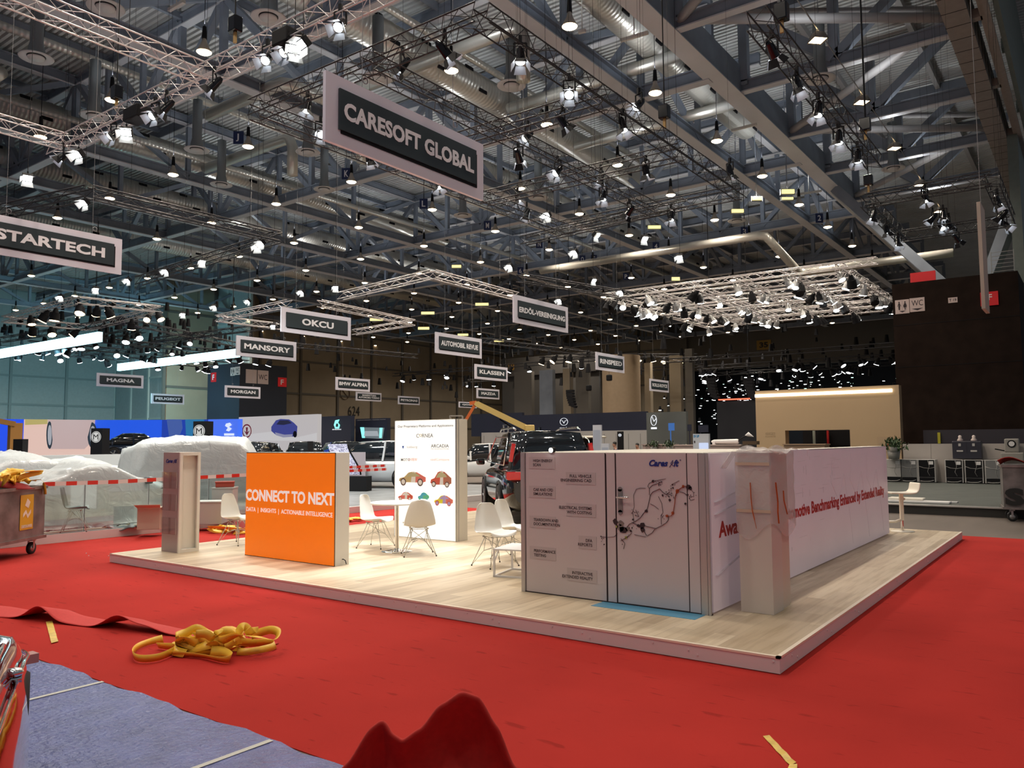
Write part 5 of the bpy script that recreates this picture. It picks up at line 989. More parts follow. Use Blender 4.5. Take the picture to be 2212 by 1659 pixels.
# ---- rigs
def rig(label, a, b, mat, w=.27, r=.015, bay=.27, name='lighting_truss', group=None):
    a, b = Vector(a), Vector(b); t = thing(name, label, 'truss', a, 0, group); d = (b-a).normalized(); s = d.cross(Z_).normalized()*(w/2); u_ = Z_*(w/2); L = (b-a).length; n = max(2, int(L/bay)); nn = 6 if w > .28 and L < 30 else 4
    m = MB(); c4 = [s+u_, -s+u_, -s-u_, s-u_]
    for c in c4: m.cyl(a+c, b+c, r, n=nn)
    m.build('chord_tube', mat, t, True); m = MB()
    for k in range(n):
        p, q = a+d*(L*k/n), a+d*(L*(k+1)/n)
        for i in range(4):
            c, e = c4[i], c4[(i+1) % 4]
            if k % 2: c, e = e, c
            m.cyl(p+c, q+e, r*.45, n=4, caps=False)
    m.build('lattice_brace', mat, t, True)
    return t
R1, R2, R3 = -6.38, -8.57, -11.35; RZ = 7.5
rig('silver truss running along the top left to the crossing truss', (-11.78, 2.5, 8), (-11.78, 7.3, 8), SILVER); rig('long silver truss slanting across the upper left with bright spots', (-17.4, 7.36, 8), (-6.6, 7.36, 8), SILVER); rig('short lower silver truss at the left edge, meeting the long one', (-16.75, 3.5, 8), (-16.75, 7.3, 8), SILVER)
rig('black truss of the rig nearest the wide girder', (R1, 8.0, RZ), (R1, 17.6, RZ), BLACKTR); rig('middle black truss of the rig, passing behind the long hanging sign', (R2, 8.0, RZ), (R2, 17.6, RZ), BLACKTR); rig('left black truss of the rig, mostly behind the long hanging sign', (R3, 8.0, RZ), (R3, 17.6, RZ), BLACKTR)
for i, y in enumerate((8.0, 11.25, 14.3, 17.5)): rig('black cross truss of the rig over the pale stand, %s from the camera' % ORD[i], (R3, y, RZ), (R1, y, RZ), BLACKTR)
rig('single black truss hanging right of the wide girder', (-3.45, 10.3, 7.5), (-3.45, 17.3, 7.5), BLACKTR)
rig('black cross truss high above the dark toilet block', (-4.2, 20.0, 7.5), (-1.62, 20.0, 7.5), BLACKTR); rig('short black truss left of the edge-on hanging panel', (-4.2, 20.0, 7.5), (-4.2, 24.2, 7.5), BLACKTR); rig('short black truss right of the edge-on hanging panel', (-1.62, 20.0, 7.5), (-1.62, 24.2, 7.5), BLACKTR); rig('second black cross truss above the dark toilet block', (-4.2, 24.2, 7.5), (-1.62, 24.2, 7.5), BLACKTR)
def rigpx(label, p, q, z, mat, bay=.6): return rig(label, AZ(*p, z), AZ(*q, z), mat, .28, .024, bay)
for lab, p, q, z, mt in (('black truss above the hanging sign at the left edge', (195, 415), (600, 512), 8, BLACKTR), ('black cross truss carrying bright floods at left', (600, 512), (300, 607), 8, BLACKTR), ('black truss end at the far left, above the edge sign', (0, 458), (195, 415), 8, BLACKTR),
  ('near side of the small silver square at far left', (10, 690), (165, 648), 8, SILVER), ('top side of the small silver square at far left', (165, 648), (345, 668), 8, SILVER), ('right side of the small silver square at far left', (345, 668), (190, 708), 8, SILVER), ('lower side of the small silver square at far left', (190, 708), (10, 690), 8, SILVER),
  ('silver truss rising left of the four letter sign', (470, 688), (625, 655), 8, SILVER), ('silver truss going down left of the four letter sign', (470, 688), (625, 708), 8, SILVER), ('silver truss climbing from left toward the centre corner', (735, 640), (935, 592), 8, SILVER), ('silver truss descending from the centre corner to the bluish sign', (935, 592), (1115, 640), 8, SILVER), ('silver truss right of the four letter sign, upper', (690, 655), (892, 697), 8, SILVER), ('silver truss right of the four letter sign, lower', (892, 697), (765, 718), 8, SILVER),
  ('thin black truss before the tan wall', (620, 745), (900, 770), 8, BLACKTR), ('thin black truss above the six letter sign', (1040, 735), (1280, 765), 8, BLACKTR), ('black truss beside the bluish sign', (1120, 600), (1370, 640), 8, BLACKTR), ('black truss crossing under the far gantry', (1130, 520), (1480, 440), 9, BLACKTR), ('dark truss over the glowing bars', (330, 735), (620, 700), 8, BLACKTR), ('dark truss over the left glowing bar', (0, 735), (280, 690), 8, BLACKTR), ('second dark truss over the glowing bars', (250, 690), (560, 755), 8, BLACKTR)): rigpx(lab, p, q, z, mt)
CXS = (-8.4, -10.6, -12.8, -15.0, -17.2, -19.4)
for i, x in enumerate(CXS): rig('silver lattice truss running away above the beige wall, %s from its right side' % ORD[i], (x, 34.4, 9), (x, 47.4, 9), SILVER, .3, .026, .5)
for i, y in enumerate((34.4, 36.6, 38.8, 41, 43.2, 45.3, 47.4)): rig('silver lattice truss running across above the beige wall, %s from the camera' % ORD[i], (-19.6, y, 9.05), (-8.2 + (1.3 if i == 0 else 0), y, 9.05), SILVER, .26, .024, .5)
for i, (x0, x1, y, z) in enumerate(((-30, -10, 62, 8.6), (-30, -8, 70, 8.6), (-34, -10, 80, 8.8), (-60, -34, 60, 9), (-60, -30, 72, 9), (-66, -48, 26, 9), (-66, -46, 30, 9), (-68, -50, 36, 9))): rig('dark truss of the crowded far rigs, %s in the chain' % ORD[i], (x0, y, z), (x1, y, z), BLACKTR, .3, .03, 1.0)
# ---- stage lights
WHITEL = GLOW('cool_lens_glow', (.90, .97, 1), 9); FLAPM = M('barn_door_inside', (.42, .44, .48), .4)
def stage_proto(tilt, bright=True):
    t = thing('stage_light', 'x', 'stage light', (0, 0, 0), 0, 'stage lights on the rigs')
    q = Matrix.Rotation(tilt, 3, 'X'); c = Vector((0, 0, -.30)); A = lambda x, y, z: c+q @ Vector((x, y, z))
    m = MB(); m.cyl(A(0, 0, .14), A(0, 0, -.12), .07, .095, 14); m.cyl(A(0, 0, .20), A(0, 0, .14), .04, .07, 12); m.build('can', GLOSSBLACK, t)
    m = MB(); m.bar((-.11, 0, -.30), (-.11, 0, -.06), .02, .03); m.bar((.11, 0, -.30), (.11, 0, -.06), .02, .03); m.bar((-.11, 0, -.06), (.11, 0, -.06), .03, .02); m.box((0, 0, .0), (.06, .06, .14)); m.cyl((0, 0, 0), (0, 0, 15), .0035, n=4); m.build('yoke', BLACK, t)
    m = MB(); m.cyl(A(0, 0, -.115), A(0, 0, -.122), .085, n=14); m.build('lens', WHITEL, t)
    for sx, sy in ((1, 0), (-1, 0), (0, 1), (0, -1)):
        m = MB(); P = [A(sx*.095-sy*.08, sy*.095+sx*.08, -.12), A(sx*.095+sy*.08, sy*.095-sx*.08, -.12), A(sx*.17+sy*.11, sy*.17-sx*.11, -.25), A(sx*.17-sy*.11, sy*.17+sx*.11, -.25)]; nn_ = (P[1]-P[0]).cross(P[2]-P[0]); ax_ = A(sx*.13, sy*.13, -.18)-A(0, 0, -.18)
        m.add(P if nn_.dot(ax_) < 0 else P[::-1], [(0, 1, 2, 3)]); o = m.build('barn_door', [FLAPM, BLACK], t); solid_mod(o, .004, -1); o.modifiers[0].material_offset = 1; o.modifiers[0].material_offset_rim = 1
    return t
sA, sB = stage_proto(.25), stage_proto(.75)
def hang(P, lab, rz, k=0): return place(sB if k else sA, (P.x, P.y, P.z+.30), 'black stage light '+lab, rz, .82)
rn = random.Random(2)
L1 = [(735, 62, 'alone at the upper right end of the long silver truss'), (578, 133, 'on the long silver truss, left of the brightest cluster'), (463, 190, 'under the crossing of the two silver trusses'), (360, 238, 'right one of a pair on the long silver truss'), (335, 252, 'left one of a pair on the long silver truss'), (245, 295, 'left of the dazzling flood on the long silver truss'), (620, 116, 'left in the brightest cluster of the long silver truss'), (137, 343, 'left of the dazzling flood at the low end of the silver truss')]
for px, py, lab in L1: hang(AY(px, py, 7.25), lab, rn.uniform(2.2, 3.6), 1)
L2 = [(1124, 130, R1, 'first on the black truss nearest the girder'), (1230, 207, R1, 'second on the black truss nearest the girder'), (1380, 232, R1, 'third on the black truss nearest the girder'), (1345, 278, R1, 'below the third on the black truss nearest the girder'), (1577, 375, R1, 'at the far end of the black truss nearest the girder'), (1140, 300, R2, 'first visible right of the long hanging sign'), (1120, 346, R2, 'below the first one right of the long hanging sign'), (1205, 375, R2, 'on the middle black truss, beyond the first pair'), (1298, 390, R2, 'with a reddish body on the middle black truss'), (1303, 428, R2, 'under the reddish one on the middle black truss'), (1360, 462, R2, 'at the far end of the middle black truss'), (870, 150, R2, 'at the near end of the middle black truss, above the sign'), (664, 237, R3, 'left of the long hanging sign, upper'), (692, 292, R3, 'left of the long hanging sign, lower'), (797, 346, R3, 'peeking out under the long hanging sign, left'), (947, 402, R3, 'peeking out under the right part of the long hanging sign'), (1118, 432, R3, 'on the left black truss, right of the long hanging sign'), (1138, 466, R3, 'lowest on the left black truss'), (1668, 118, -3.45, 'first on the single truss right of the girder'), (1722, 190, -3.45, 'second on the single truss right of the girder'), (1768, 245, -3.45, 'third on the single truss right of the girder'), (1812, 305, -3.45, 'fourth on the single truss right of the girder'), (1853, 345, -3.45, 'at the far end of the single truss right of the girder'), (1887, 470, -4.2, 'first on the short truss left of the edge-on panel'), (1915, 500, -4.2, 'second on the short truss left of the edge-on panel'), (1940, 527, -4.2, 'third on the short truss left of the edge-on panel'), (2155, 440, -1.62, 'first on the short truss right of the edge-on panel'), (2166, 470, -1.62, 'second on the short truss right of the edge-on panel'), (2172, 490, -1.62, 'third on the short truss right of the edge-on panel')]
for px, py, x, lab in L2: hang(AX(px, py, x), lab, rn.uniform(0, 6.28), rn.random() < .45)
for px, py, y, lab in ((960, 118, 8.0, 'on the nearest black cross truss, above the long sign'), (1215, 270, 11.25, 'on the second black cross truss'), (1395, 373, 14.3, 'on the third black cross truss'), (1450, 472, 17.5, 'on the last black cross truss'), (1998, 432, 20, 'on the upper cross truss above the toilet block'), (2015, 476, 24.2, 'first on the lower cross truss above the toilet block'), (2038, 470, 24.2, 'second on the lower cross truss above the toilet block'), (2033, 494, 24.2, 'third on the lower cross truss above the toilet block'), (2050, 488, 24.2, 'fourth on the lower cross truss above the toilet block'), (2066, 521, 24.2, 'lowest, alone above the toilet block')): hang(AY(px, py, y), lab, rn.uniform(0, 6.28), rn.random() < .4)
# bright floods
FLG = GLOW('flood_white_glow', (.97, 1, .97), 22)
fp_ = thing('show_flood', 'x', 'flood lamp', (0, 0, 0), 0, 'dazzling show floods'); fq = Matrix.Rotation(radians(48), 3, 'X'); FA = lambda x, y, z: Vector((0, .02, -.22))+fq @ Vector((x, y, z))
m = MB(); m.box(FA(0, .06, 0), (.34, .18, .26), 0, 0, fq); bevel_mod(m.build('housing', BLACK, fp_), .02); m = MB(); m.box(FA(0, -.035, 0), (.28, .02, .18), 0, 0, fq); m.build('lit_window', FLG, fp_)
for sgn in (-1, 1): m = MB(); m.add([FA(-.16, -.04, sgn*.12), FA(.16, -.04, sgn*.12), FA(.2, -.2, sgn*.24), FA(-.2, -.2, sgn*.24)], [(0, 1, 2, 3)]); o = m.build('barn_door', M('flap_white', (.6, .62, .62), .4), fp_); solid_mod(o, .004)
m = MB(); m.add([FA(-.16, -.04, -.1), FA(-.16, -.04, .1), FA(-.26, -.18, .14), FA(-.26, -.18, -.14)], [(0, 1, 2, 3)]); o = m.build('barn_door', M('flap_white'), fp_); solid_mod(o, .004)
m = MB(); m.box((0, .06, -.04), (.05, .05, .16)); m.cyl((0, .06, .0), (0, .06, 18), .01, n=4); m.build('suspension_rod', BLACK, fp_)
fac = TILT
fl_list = [(638, 108, 'brightest, middle of the long silver truss'), (650, 98, 'brightest, just right of its twin on the long silver truss'), (272, 288, 'on the long silver truss left of the pair'), (166, 336, 'at the low left end of the long silver truss'), (180, 440, 'above the sign at the left edge'), (60, 387, 'far left above the edge sign'), (563, 527, 'at the corner of the black trusses'), (555, 535, 'beside the one at the black truss corner'), (437, 567, 'on the black cross truss, upper'), (357, 587, 'on the black cross truss, middle'), (275, 607, 'on the black cross truss, under the edge sign'), (207, 626, 'on the black cross truss, lower'), (130, 643, 'at the low end of the black cross truss'), (395, 680, 'above the second glowing bar'), (535, 652, 'left of the four letter sign, upper'), (462, 664, 'left of the four letter sign, lower'), (650, 632, 'above the four letter sign'), (725, 622, 'right above the four letter sign'), (1100, 577, 'above the bluish sign'), (1290, 510, 'in the centre under the far gantry'), (1240, 547, 'left under the far gantry'), (1393, 517, 'right under the far gantry'), (1340, 632, 'right of the bluish sign'), (1468, 557, 'left of the silver lattice, upper'), (1283, 607, 'over the bluish sign'), (1207, 650, 'touching the bluish sign top'), (1180, 467, 'below the long hanging sign at right'), (590, 705, 'beside the four letter sign')]
for px, py, lab in fl_list: P = AZ(px, py, 7.7 if py > 345 else 7.75) if py > 345 else AY(px, py, 7.25); place(fp_, tuple(P+Z_*.16), 'dazzling white flood '+lab, fac+rn.uniform(-.9, .9), .62)
# small far lights: one mesh each
def tiny(name, label, group, lens, can=BLACK):
    m = MB(); m.cyl((0, 0, 0), (0, 0, -.16), .05, .1, 7, 0); m.cyl((0, 0, -.16), (0, 0, -.40), .13, .15, 8, 0); m.cyl((0, -.02, -.40), (0, -.02, -.42), .14, n=8, mi=1)
    o = m.build(name, [can, lens]); return tag(o, label, 'stage light', group)
ta = tiny('stage_light', 'small white show light hanging in the silver lattice above the beige wall', 'white lights in the silver lattice', GLOW('lattice_lens_glow', (.95, 1, .98), 12), M('pale_can', (.5, .5, .5), .3, .6))
tbk = tiny('stage_light', 'small black show light hanging in the silver lattice above the beige wall', 'black lights in the silver lattice', BLACK)
tl = tiny('stage_light', 'tiny show light in the crowded dark rigs above the glowing bars', 'lights above the glowing bars', GLOW('far_lens_glow', (.9, .97, 1), 9))
tw2 = tiny('stage_light', 'tiny warm show light in the crowded dark rigs over the small silver square', 'warm lights at far left', GLOW('far_warm_glow', (1, .72, .4), 9))
tcn = tiny('stage_light', 'tiny show light in the dark far rigs before the tan wall', 'lights before the tan wall', GLOW('mid_lens_glow', (.93, .97, 1), 9))
tor = tiny('stage_light', 'tiny warm show light in the row above the round tan tower', 'warm lights above the tan tower', GLOW('row_warm_glow', (1, .75, .45), 9))
def scatter(proto, pts, s0=1.0):
    for i, p in enumerate(pts):
        o = proto if i == 0 else proto.copy()
        if i: COL.objects.link(o)
        o.location = p; s = s0*rn.uniform(.85, 1.25); o.scale = (s, s, s); o.rotation_euler = (rn.uniform(-.6, .6), rn.uniform(-.6, .6), rn.uniform(0, 6.28))
scatter(ta, [(rn.choice(CXS)+rn.choice((-.14, .14)), rn.uniform(34.4, 47.4), 8.88) for _ in range(58)], 1.05)
scatter(tbk, [(rn.choice(CXS)+rn.choice((-.14, .14)), rn.uniform(34.4, 47.4), 8.88) for _ in range(40)], 1.25)
def far_pts(n, x0, x1, y0, y1, z0, z1): return [(rn.uniform(x0, x1), rn.uniform(y0, y1), rn.uniform(z0, z1)) for _ in range(n)]
def on_lines(n, L): return [(lambda a, b, t, h: (a[0]+(b[0]-a[0])*t, a[1]+(b[1]-a[1])*t+(rn.choice((-.14, .14)) if abs(a[1]-b[1]) < .1 else 0), a[2]-.12-h))(*rn.choice(L), rn.random(), 0) for _ in range(n)]
for x in (-52, -57, -62): rig('dark linking truss above the glowing bars, %s group' % {-52: 'nearest', -57: 'middle', -62: 'farthest'}[x], (x, 23, 8.6), (x, 40, 8.6), BLACKTR, .3, .03, 1.0)
scatter(tl, on_lines(52, [((-66, 26, 9), (-48, 26, 9)), ((-66, 30, 9), (-46, 30, 9)), ((-68, 36, 9), (-50, 36, 9)), ((-52, 23, 8.6), (-52, 40, 8.6)), ((-57, 23, 8.6), (-57, 40, 8.6)), ((-62, 23, 8.6), (-62, 40, 8.6))]), 1.3)
SQ = [tuple(AZ(px, py, 8)) for px, py in ((10, 690), (165, 648), (345, 668), (190, 708))]
scatter(tw2, on_lines(14, [(SQ[i], SQ[(i+1) % 4]) for i in range(4)]), 1.2)
scatter(tcn, on_lines(64, [((-30, 70, 8.6), (-8, 70, 8.6)), ((-34, 80, 8.8), (-10, 80, 8.8)), ((-60, 60, 9), (-34, 60, 9)), ((-60, 72, 9), (-30, 72, 9))]), 1.5); rig('dark truss carrying the warm lights above the tan tower', AZ(1165, 768, 9.75), AZ(1505, 768, 9.75), BLACKTR, .3, .03, 1.0); scatter(tor, [tuple(AZ(1175+i*29, 770-3*(i % 3), 9.6)) for i in range(12)], 1.6)
m = MB(); cols = [BLACK, GLOW('mass_glow_white', (.9, .98, 1), 12), GLOW('mass_glow_green', (.55, 1, .85), 8)]
for k in range(720):
    y = rn.uniform(88, 97) if rn.random() < .25 else rn.uniform(100, 116); x = rn.uniform(-44, -6) ; z = rn.uniform(3.6, 9.8) if rn.random() < .5 else rn.gauss(7, 1); s = rn.uniform(.5, 1.15); c = Vector((x, y, z))
    m.cyl(c, c-Z_*.45*s, .11*s, .17*s, 6, 0); m.cyl(c-Z_*.45*s-Y_*.04, c-Z_*.48*s-Y_*.04, .16*s, n=6, mi=2 if rn.random() < .22 and z > 6.5 else 1) if rn.random() < .75 else None
tag(m.build('stage_light_mass', cols), 'countless tiny show lights glittering in the dark next hall behind the beige wall', 'stage lights', kind='stuff')
m = MB()
for k in range(260): c = Vector((rn.uniform(-66, -14), rn.uniform(52, 90), rn.uniform(8.2, 11.5))); s = rn.uniform(.8, 1.6); m.cyl(c, c-Z_*.5*s, .1*s, .16*s, 6)
for k in range(220): c = Vector((rn.uniform(-68, -44), rn.uniform(22.5, 42), rn.uniform(9.0, 11))); s = rn.uniform(.7, 1.3); m.cyl(c, c-Z_*.5*s, .1*s, .16*s, 6)
tag(m.build('dark_fixture_mass', BLACK), 'crowded unlit black fixtures hanging among the far rigs', 'stage lights', kind='stuff')
for i, (p, lab) in enumerate((((-11.0, 7.36, 8.5), 'black chain hoist above the brightest floods of the silver truss'), ((-14.8, 7.36, 8.4), 'black chain hoist above the left floods of the silver truss'), ((-6.38, 13.6, 7.95), 'black chain hoist on the black truss nearest the girder'), ((-3.45, 11.4, 7.95), 'yellow tipped chain hoist at the near end of the single truss'), ((-3.45, 16.6, 7.95), 'chain hoist at the far end of the single truss'), ((-4.2, 20.3, 7.95), 'chain hoist left of the edge-on hanging panel'))):
    t = thing('chain_hoist', lab, 'hoist', p); m = MB(); m.box((0, 0, .12), (.2, .16, .26)); bevel_mod(m.build('motor', GLOSSBLACK, t), .02); m = MB(); m.cyl((0, 0, .28), (0, 0, 8), .012, n=5); m.build('chain', BLACK, t); m = MB(); m.box((0, 0, -.10), (.05, .04, .18)); m.build('hook', M('hoist_ochre', (.4, .25, .08), .5), t)
# black control boxes on the truss
for px, py, lab in ((620, 85, 'square black dimmer box by the brightest floods'), (297, 248, 'long black dimmer box on the silver truss')): p = AY(px, py, 7.3); m = MB(); m.box(p, (.5 if px < 400 else .36, .3, .24)); o = m.build('dimmer_box', BLACK); bevel_mod(o, .02); tag(o, lab, 'control box')
# ---- hanging signs
SFR, SPN, SWH = M('sign_frame_lilac', (.78, .76, .86), .5), M('sign_slate', (.022, .035, .043), .45), M('sign_white', (.90, .90, .94), .5)
def sign(txt, lab, x1, t1, b1, x2, t2, b2, X=None, tw_=.84, lines=1):
    hpx = b1-t1
    if X is None: P = AD(x1, (t1+b1)/2, .87*F/hpx); X = P.x
    A, B, C = AX(x1, t1, X), AX(x1, b1, X), AX(x2, (t2+b2)/2, X); y0, y1 = A.y, C.y; z1, z0 = A.z, B.z; Lw, Lh = y1-y0, z1-z0
    t = thing('hanging_sign', lab, 'sign', (X, (y0+y1)/2, z0), 0, 'hanging stand signs'); k = Lh/.87
    m = MB(); m.span((X-.05, y0, z0), (X, y1, z1)); m.build('frame_board', SFR, t, True)
    m = MB(); m.span((X, y0+.20*k, z0+.19*k), (X+.03, y1-.20*k, z1-.16*k)); p = m.build('dark_panel', SPN, t, True)
    m = MB(); m.span((X, y0+.24*k, z0+.15*k), (X+.012, y1-.165*k, z1-.21*k)); m.build('painted_panel_shadow', BLACK, t, True)  # black sheet offset down and sideways, painting the raised panel's shadow
    w = (Lw-.40*k)*tw_; hh = min(.24*k, w/max(1, max(len(s) for s in txt.split('\n')))*1.35)
    if lines == 2: hh = .40*k
    lettering(txt, (X+.03, (y0+y1)/2-w/2, (z0+z1)/2+.015*k-hh/2), Y_, Z_, w, hh, SWH, p, bold=.038, th=.004, align='CENTER' if lines == 2 else 'LEFT', track=1.03)
    m = MB()
    for f_ in (.2, .78): m.cyl((X-.025, y0+Lw*f_, z1), (X-.025, y0+Lw*f_, 19.06), (.004 if k > .8 else .008), n=5); m.lathe([(.04, -.006), (.05, -.006), (.05, .006), (.04, .006)], 12, (X-.025, y0+Lw*f_+.05, z1+.12), 'X')
    m.build('hanging_wire', M('wire_grey', (.25, .25, .26), .5), t, True)
    return t
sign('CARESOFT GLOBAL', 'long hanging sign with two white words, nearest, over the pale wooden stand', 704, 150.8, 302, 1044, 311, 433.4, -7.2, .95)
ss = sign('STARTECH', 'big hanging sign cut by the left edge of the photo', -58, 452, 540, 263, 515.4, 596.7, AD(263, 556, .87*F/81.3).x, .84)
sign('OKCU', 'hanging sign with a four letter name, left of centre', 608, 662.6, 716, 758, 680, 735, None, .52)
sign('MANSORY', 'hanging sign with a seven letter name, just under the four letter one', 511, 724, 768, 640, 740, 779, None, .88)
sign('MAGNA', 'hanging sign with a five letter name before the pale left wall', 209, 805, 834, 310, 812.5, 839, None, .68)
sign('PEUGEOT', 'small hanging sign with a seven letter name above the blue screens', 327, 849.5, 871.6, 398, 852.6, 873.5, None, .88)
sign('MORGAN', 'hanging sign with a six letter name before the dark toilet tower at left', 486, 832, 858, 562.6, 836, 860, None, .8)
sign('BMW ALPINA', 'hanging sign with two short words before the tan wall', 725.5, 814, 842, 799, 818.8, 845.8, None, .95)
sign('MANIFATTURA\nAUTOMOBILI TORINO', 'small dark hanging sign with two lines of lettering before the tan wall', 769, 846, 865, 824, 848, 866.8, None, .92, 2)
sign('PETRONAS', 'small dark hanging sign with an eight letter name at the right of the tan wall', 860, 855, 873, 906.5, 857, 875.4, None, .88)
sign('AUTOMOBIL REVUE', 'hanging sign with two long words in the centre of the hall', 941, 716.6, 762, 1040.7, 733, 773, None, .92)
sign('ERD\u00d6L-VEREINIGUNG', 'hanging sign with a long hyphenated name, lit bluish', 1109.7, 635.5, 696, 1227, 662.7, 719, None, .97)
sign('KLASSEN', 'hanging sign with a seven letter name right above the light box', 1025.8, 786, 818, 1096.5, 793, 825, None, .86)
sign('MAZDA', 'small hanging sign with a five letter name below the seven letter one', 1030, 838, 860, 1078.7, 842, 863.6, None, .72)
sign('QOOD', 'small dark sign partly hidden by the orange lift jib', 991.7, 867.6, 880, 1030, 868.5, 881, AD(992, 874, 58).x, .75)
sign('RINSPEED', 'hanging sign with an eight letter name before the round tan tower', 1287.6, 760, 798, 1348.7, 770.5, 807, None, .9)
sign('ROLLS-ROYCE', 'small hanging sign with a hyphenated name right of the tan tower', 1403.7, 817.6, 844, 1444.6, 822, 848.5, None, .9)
eo = AD(2117, 435, 12); P2 = AX(2138, 672, eo.x); m = MB(); zb = AX(2119, 655, eo.x).z
t = thing('hanging_sign', 'thin hanging board seen almost edge-on before the dark toilet block', 'sign', (eo.x, eo.y, zb), 0, 'hanging stand signs'); m.span((eo.x-.05, eo.y, zb), (eo.x, P2.y, eo.z)); m.build('frame_board', M('board_tan', (.42, .36, .30), .5), t, True); m = MB(); m.cyl((eo.x-.02, eo.y+.3, eo.z), (eo.x-.02, eo.y+.3, 15), .004, n=5); m.cyl((eo.x-.02, P2.y-.3, eo.z), (eo.x-.02, P2.y-.3, 15), .004, n=5); m.build('hanging_wire', MATS['wire_grey'], t, True)
# letter plates
NAVY = M('navy_plate', (.012, .025, .10), .5)
for c, px, py in (('J', 515, 297), ('K', 748, 375), ('L', 915, 440), ('M', 1053, 487), ('N', 1165, 527), ('O', 1258, 560), ('P', 1352, 597), ('2', 1770, 471), ('3', 1608, 500), ('4', 1417, 532), ('5', 1283, 559), ('6', 1124, 585), ('7', 1003, 607)):
    p = AZ(px, py, 14.9); t = thing('aisle_plate', 'small navy plate with the %s %s in white, hanging by the lamps' % ('letter' if c.isalpha() else 'number', c), 'plate', p, TILT, 'navy aisle plates')
    m = MB(); m.span((-.22, 0, -.28), (.22, .03, .28)); m.build('plate', NAVY, t); lettering(c, (-.1, 0, -.17), X_, Z_, .2 if c not in 'J' else .12, .34, SWH, None, bold=.02); o = bpy.context.scene.collection.objects[-1]; o.parent = t
    m = MB(); m.cyl((0, .015, .28), (0, .015, 4.16), .01, n=5); m.build('hanging_cord', BLACK, t)
# lit gantry windows and tube lights
YG = GLOW('yellow_window_glow', (1, .80, .30), 1.6)
for i, (px, py, w, h, lab) in enumerate(((1703, 413, 1.9, .5, 'wide bright yellow lamp panel at the far gantry, uppermost'), (1702, 428, 1.7, .25, 'thin yellow lamp panel under the uppermost one'), (1636, 428, 1.5, .4, 'yellow lamp panel left of the uppermost one'), (1594, 455, 1.8, .4, 'yellow lamp panel above the bent duct'), (1414, 490, 1.9, .35, 'yellow lamp panel in the middle distance, right of centre'), (986, 575, 1.4, .3, 'yellow lamp panel near the silver centre corner'), (1041, 657, 2.0, .3, 'yellow lamp panel over the two word sign'), (924, 676, 2.0, .3, 'yellow lamp panel left of the two word sign, upper'), (813, 690, 2.0, .3, 'yellow lamp panel right of the four letter sign'), (915, 709, 1.7, .3, 'yellow lamp panel close above the two word sign'), (1460, 602, 1.2, .4, 'yellow lamp panel above the silver lattice'), (1000, 723, 1.6, .25, 'tiny yellow lamp panel touching the two word sign'), (1078, 736, 1.5, .25, 'tiny yellow lamp panel right of the two word sign'))):
    p = AZ(px, py, 13.6); t = thing('lamp_panel', lab, 'lamp', p, TILT, 'yellow lamp panels'); dd = (p-EYE).dot(_f); w, h = w*14*dd/F, h*17*dd/F; m = MB(); m.span((-w/2, 0, -h/2), (w/2, .08, h/2)); m.build('lit_face', YG, t); m = MB(); m.span((-w/2-.05, .08, -h/2-.05), (w/2+.05, .2, h/2+.05)); m.cyl((0, .14, h/2), (0, .14, 5.46), .015, n=5); m.build('housing', STEEL, t)
TUBE = M('tube_fitting', (.7, .68, .62), .3)
for px, py, q, lab in ((365, 22, (398, 3), 'pale tube fitting on a beam at the top left'), (1250, 70, (1265, 66), 'short tube fitting beside the first lamp of the girder row'), (1340, 88, (1400, 70), 'pale tube fitting under the wide duct'), (1580, 282, (1635, 268), 'pale tube fitting beside the far end of the wide duct'), (1720, 420, (1775, 412), 'tube fitting before the yellow lamp panels')):
    m = MB(); m.bar(AZ(px, py, 15.2), AZ(*q, 15.2), .1, .1); c = (AZ(px, py, 15.2)+AZ(*q, 15.2))/2; m.cyl(c, (c.x, c.y, 19.05), .02, n=5); tag(m.build('tube_fitting', TUBE), lab, 'tube light')
# glowing LED bars
for (a, b, lab) in (((-60, 762), (212, 727), 'glowing cyan white light bar at the left edge'), ((253, 793), (512, 762), 'glowing cyan white light bar reaching the seven letter sign')):
    Y = AZ(*b, 8).y; p, q = AY(*a, Y), AY(*b, Y); t = thing('light_bar', lab, 'light bar', ((p.x+q.x)/2, Y, 8)); m = MB(); m.span((p.x, Y, 7.72), (q.x, Y+.25, 8.28)); m.build('lit_face', GLOW('cyan_bar_glow', (.42, .92, 1), 5), t, True); m = MB(); m.span((p.x, Y+.25, 7.7), (q.x, Y+.4, 8.3)); m.cyl((p.x+1, Y+.3, 8.3), (p.x+1, Y+.3, 15), .02, n=5); m.cyl((q.x-1, Y+.3, 8.3), (q.x-1, Y+.3, 15), .02, n=5); m.build('housing', BLACK, t, True)
# ================================================================ BACKGROUND STANDS
def wallbox(name, label, cat, Y, px0, px1, ytop, zb, mat, dep=.3, group=None):
    a, b = AY(px0, ytop, Y), AY(px1, ytop, Y); t = thing(name, label, cat, ((a.x+b.x)/2, Y, zb), 0, group); m = MB(); m.span((a.x, Y, zb), (b.x, Y+dep, (a.z+b.z)/2)); m.build('panel', mat, t, True); return t, a.x, b.x, (a.z+b.z)/2
gold, gx0, gx1, gz = (None,)*4
GOLD = M('beige_gold_panel', (.52, .37, .22), .55, var=.04, vs=.4)
gx0, gx1, gz = -11.95, -6.23, 3.93; gw0, gw1, gh0, gh1 = -10.71, -8.11, .9, 2.2
gold = thing('beige_wall', 'large plain beige stand wall with glowing strip on top and a dark window opening', 'stand wall', (-9, 34, 0))
m = MB(); m.span((gx0, 34, 0), (gw0, 34.5, gz)); m.span((gw1, 34, 0), (gx1, 34.5, gz)); m.span((gw0, 34, gh1), (gw1, 34.5, gz)); m.span((gw0, 34, 0), (gw1, 34.5, gh0)); m.build('panel', GOLD, gold, True)
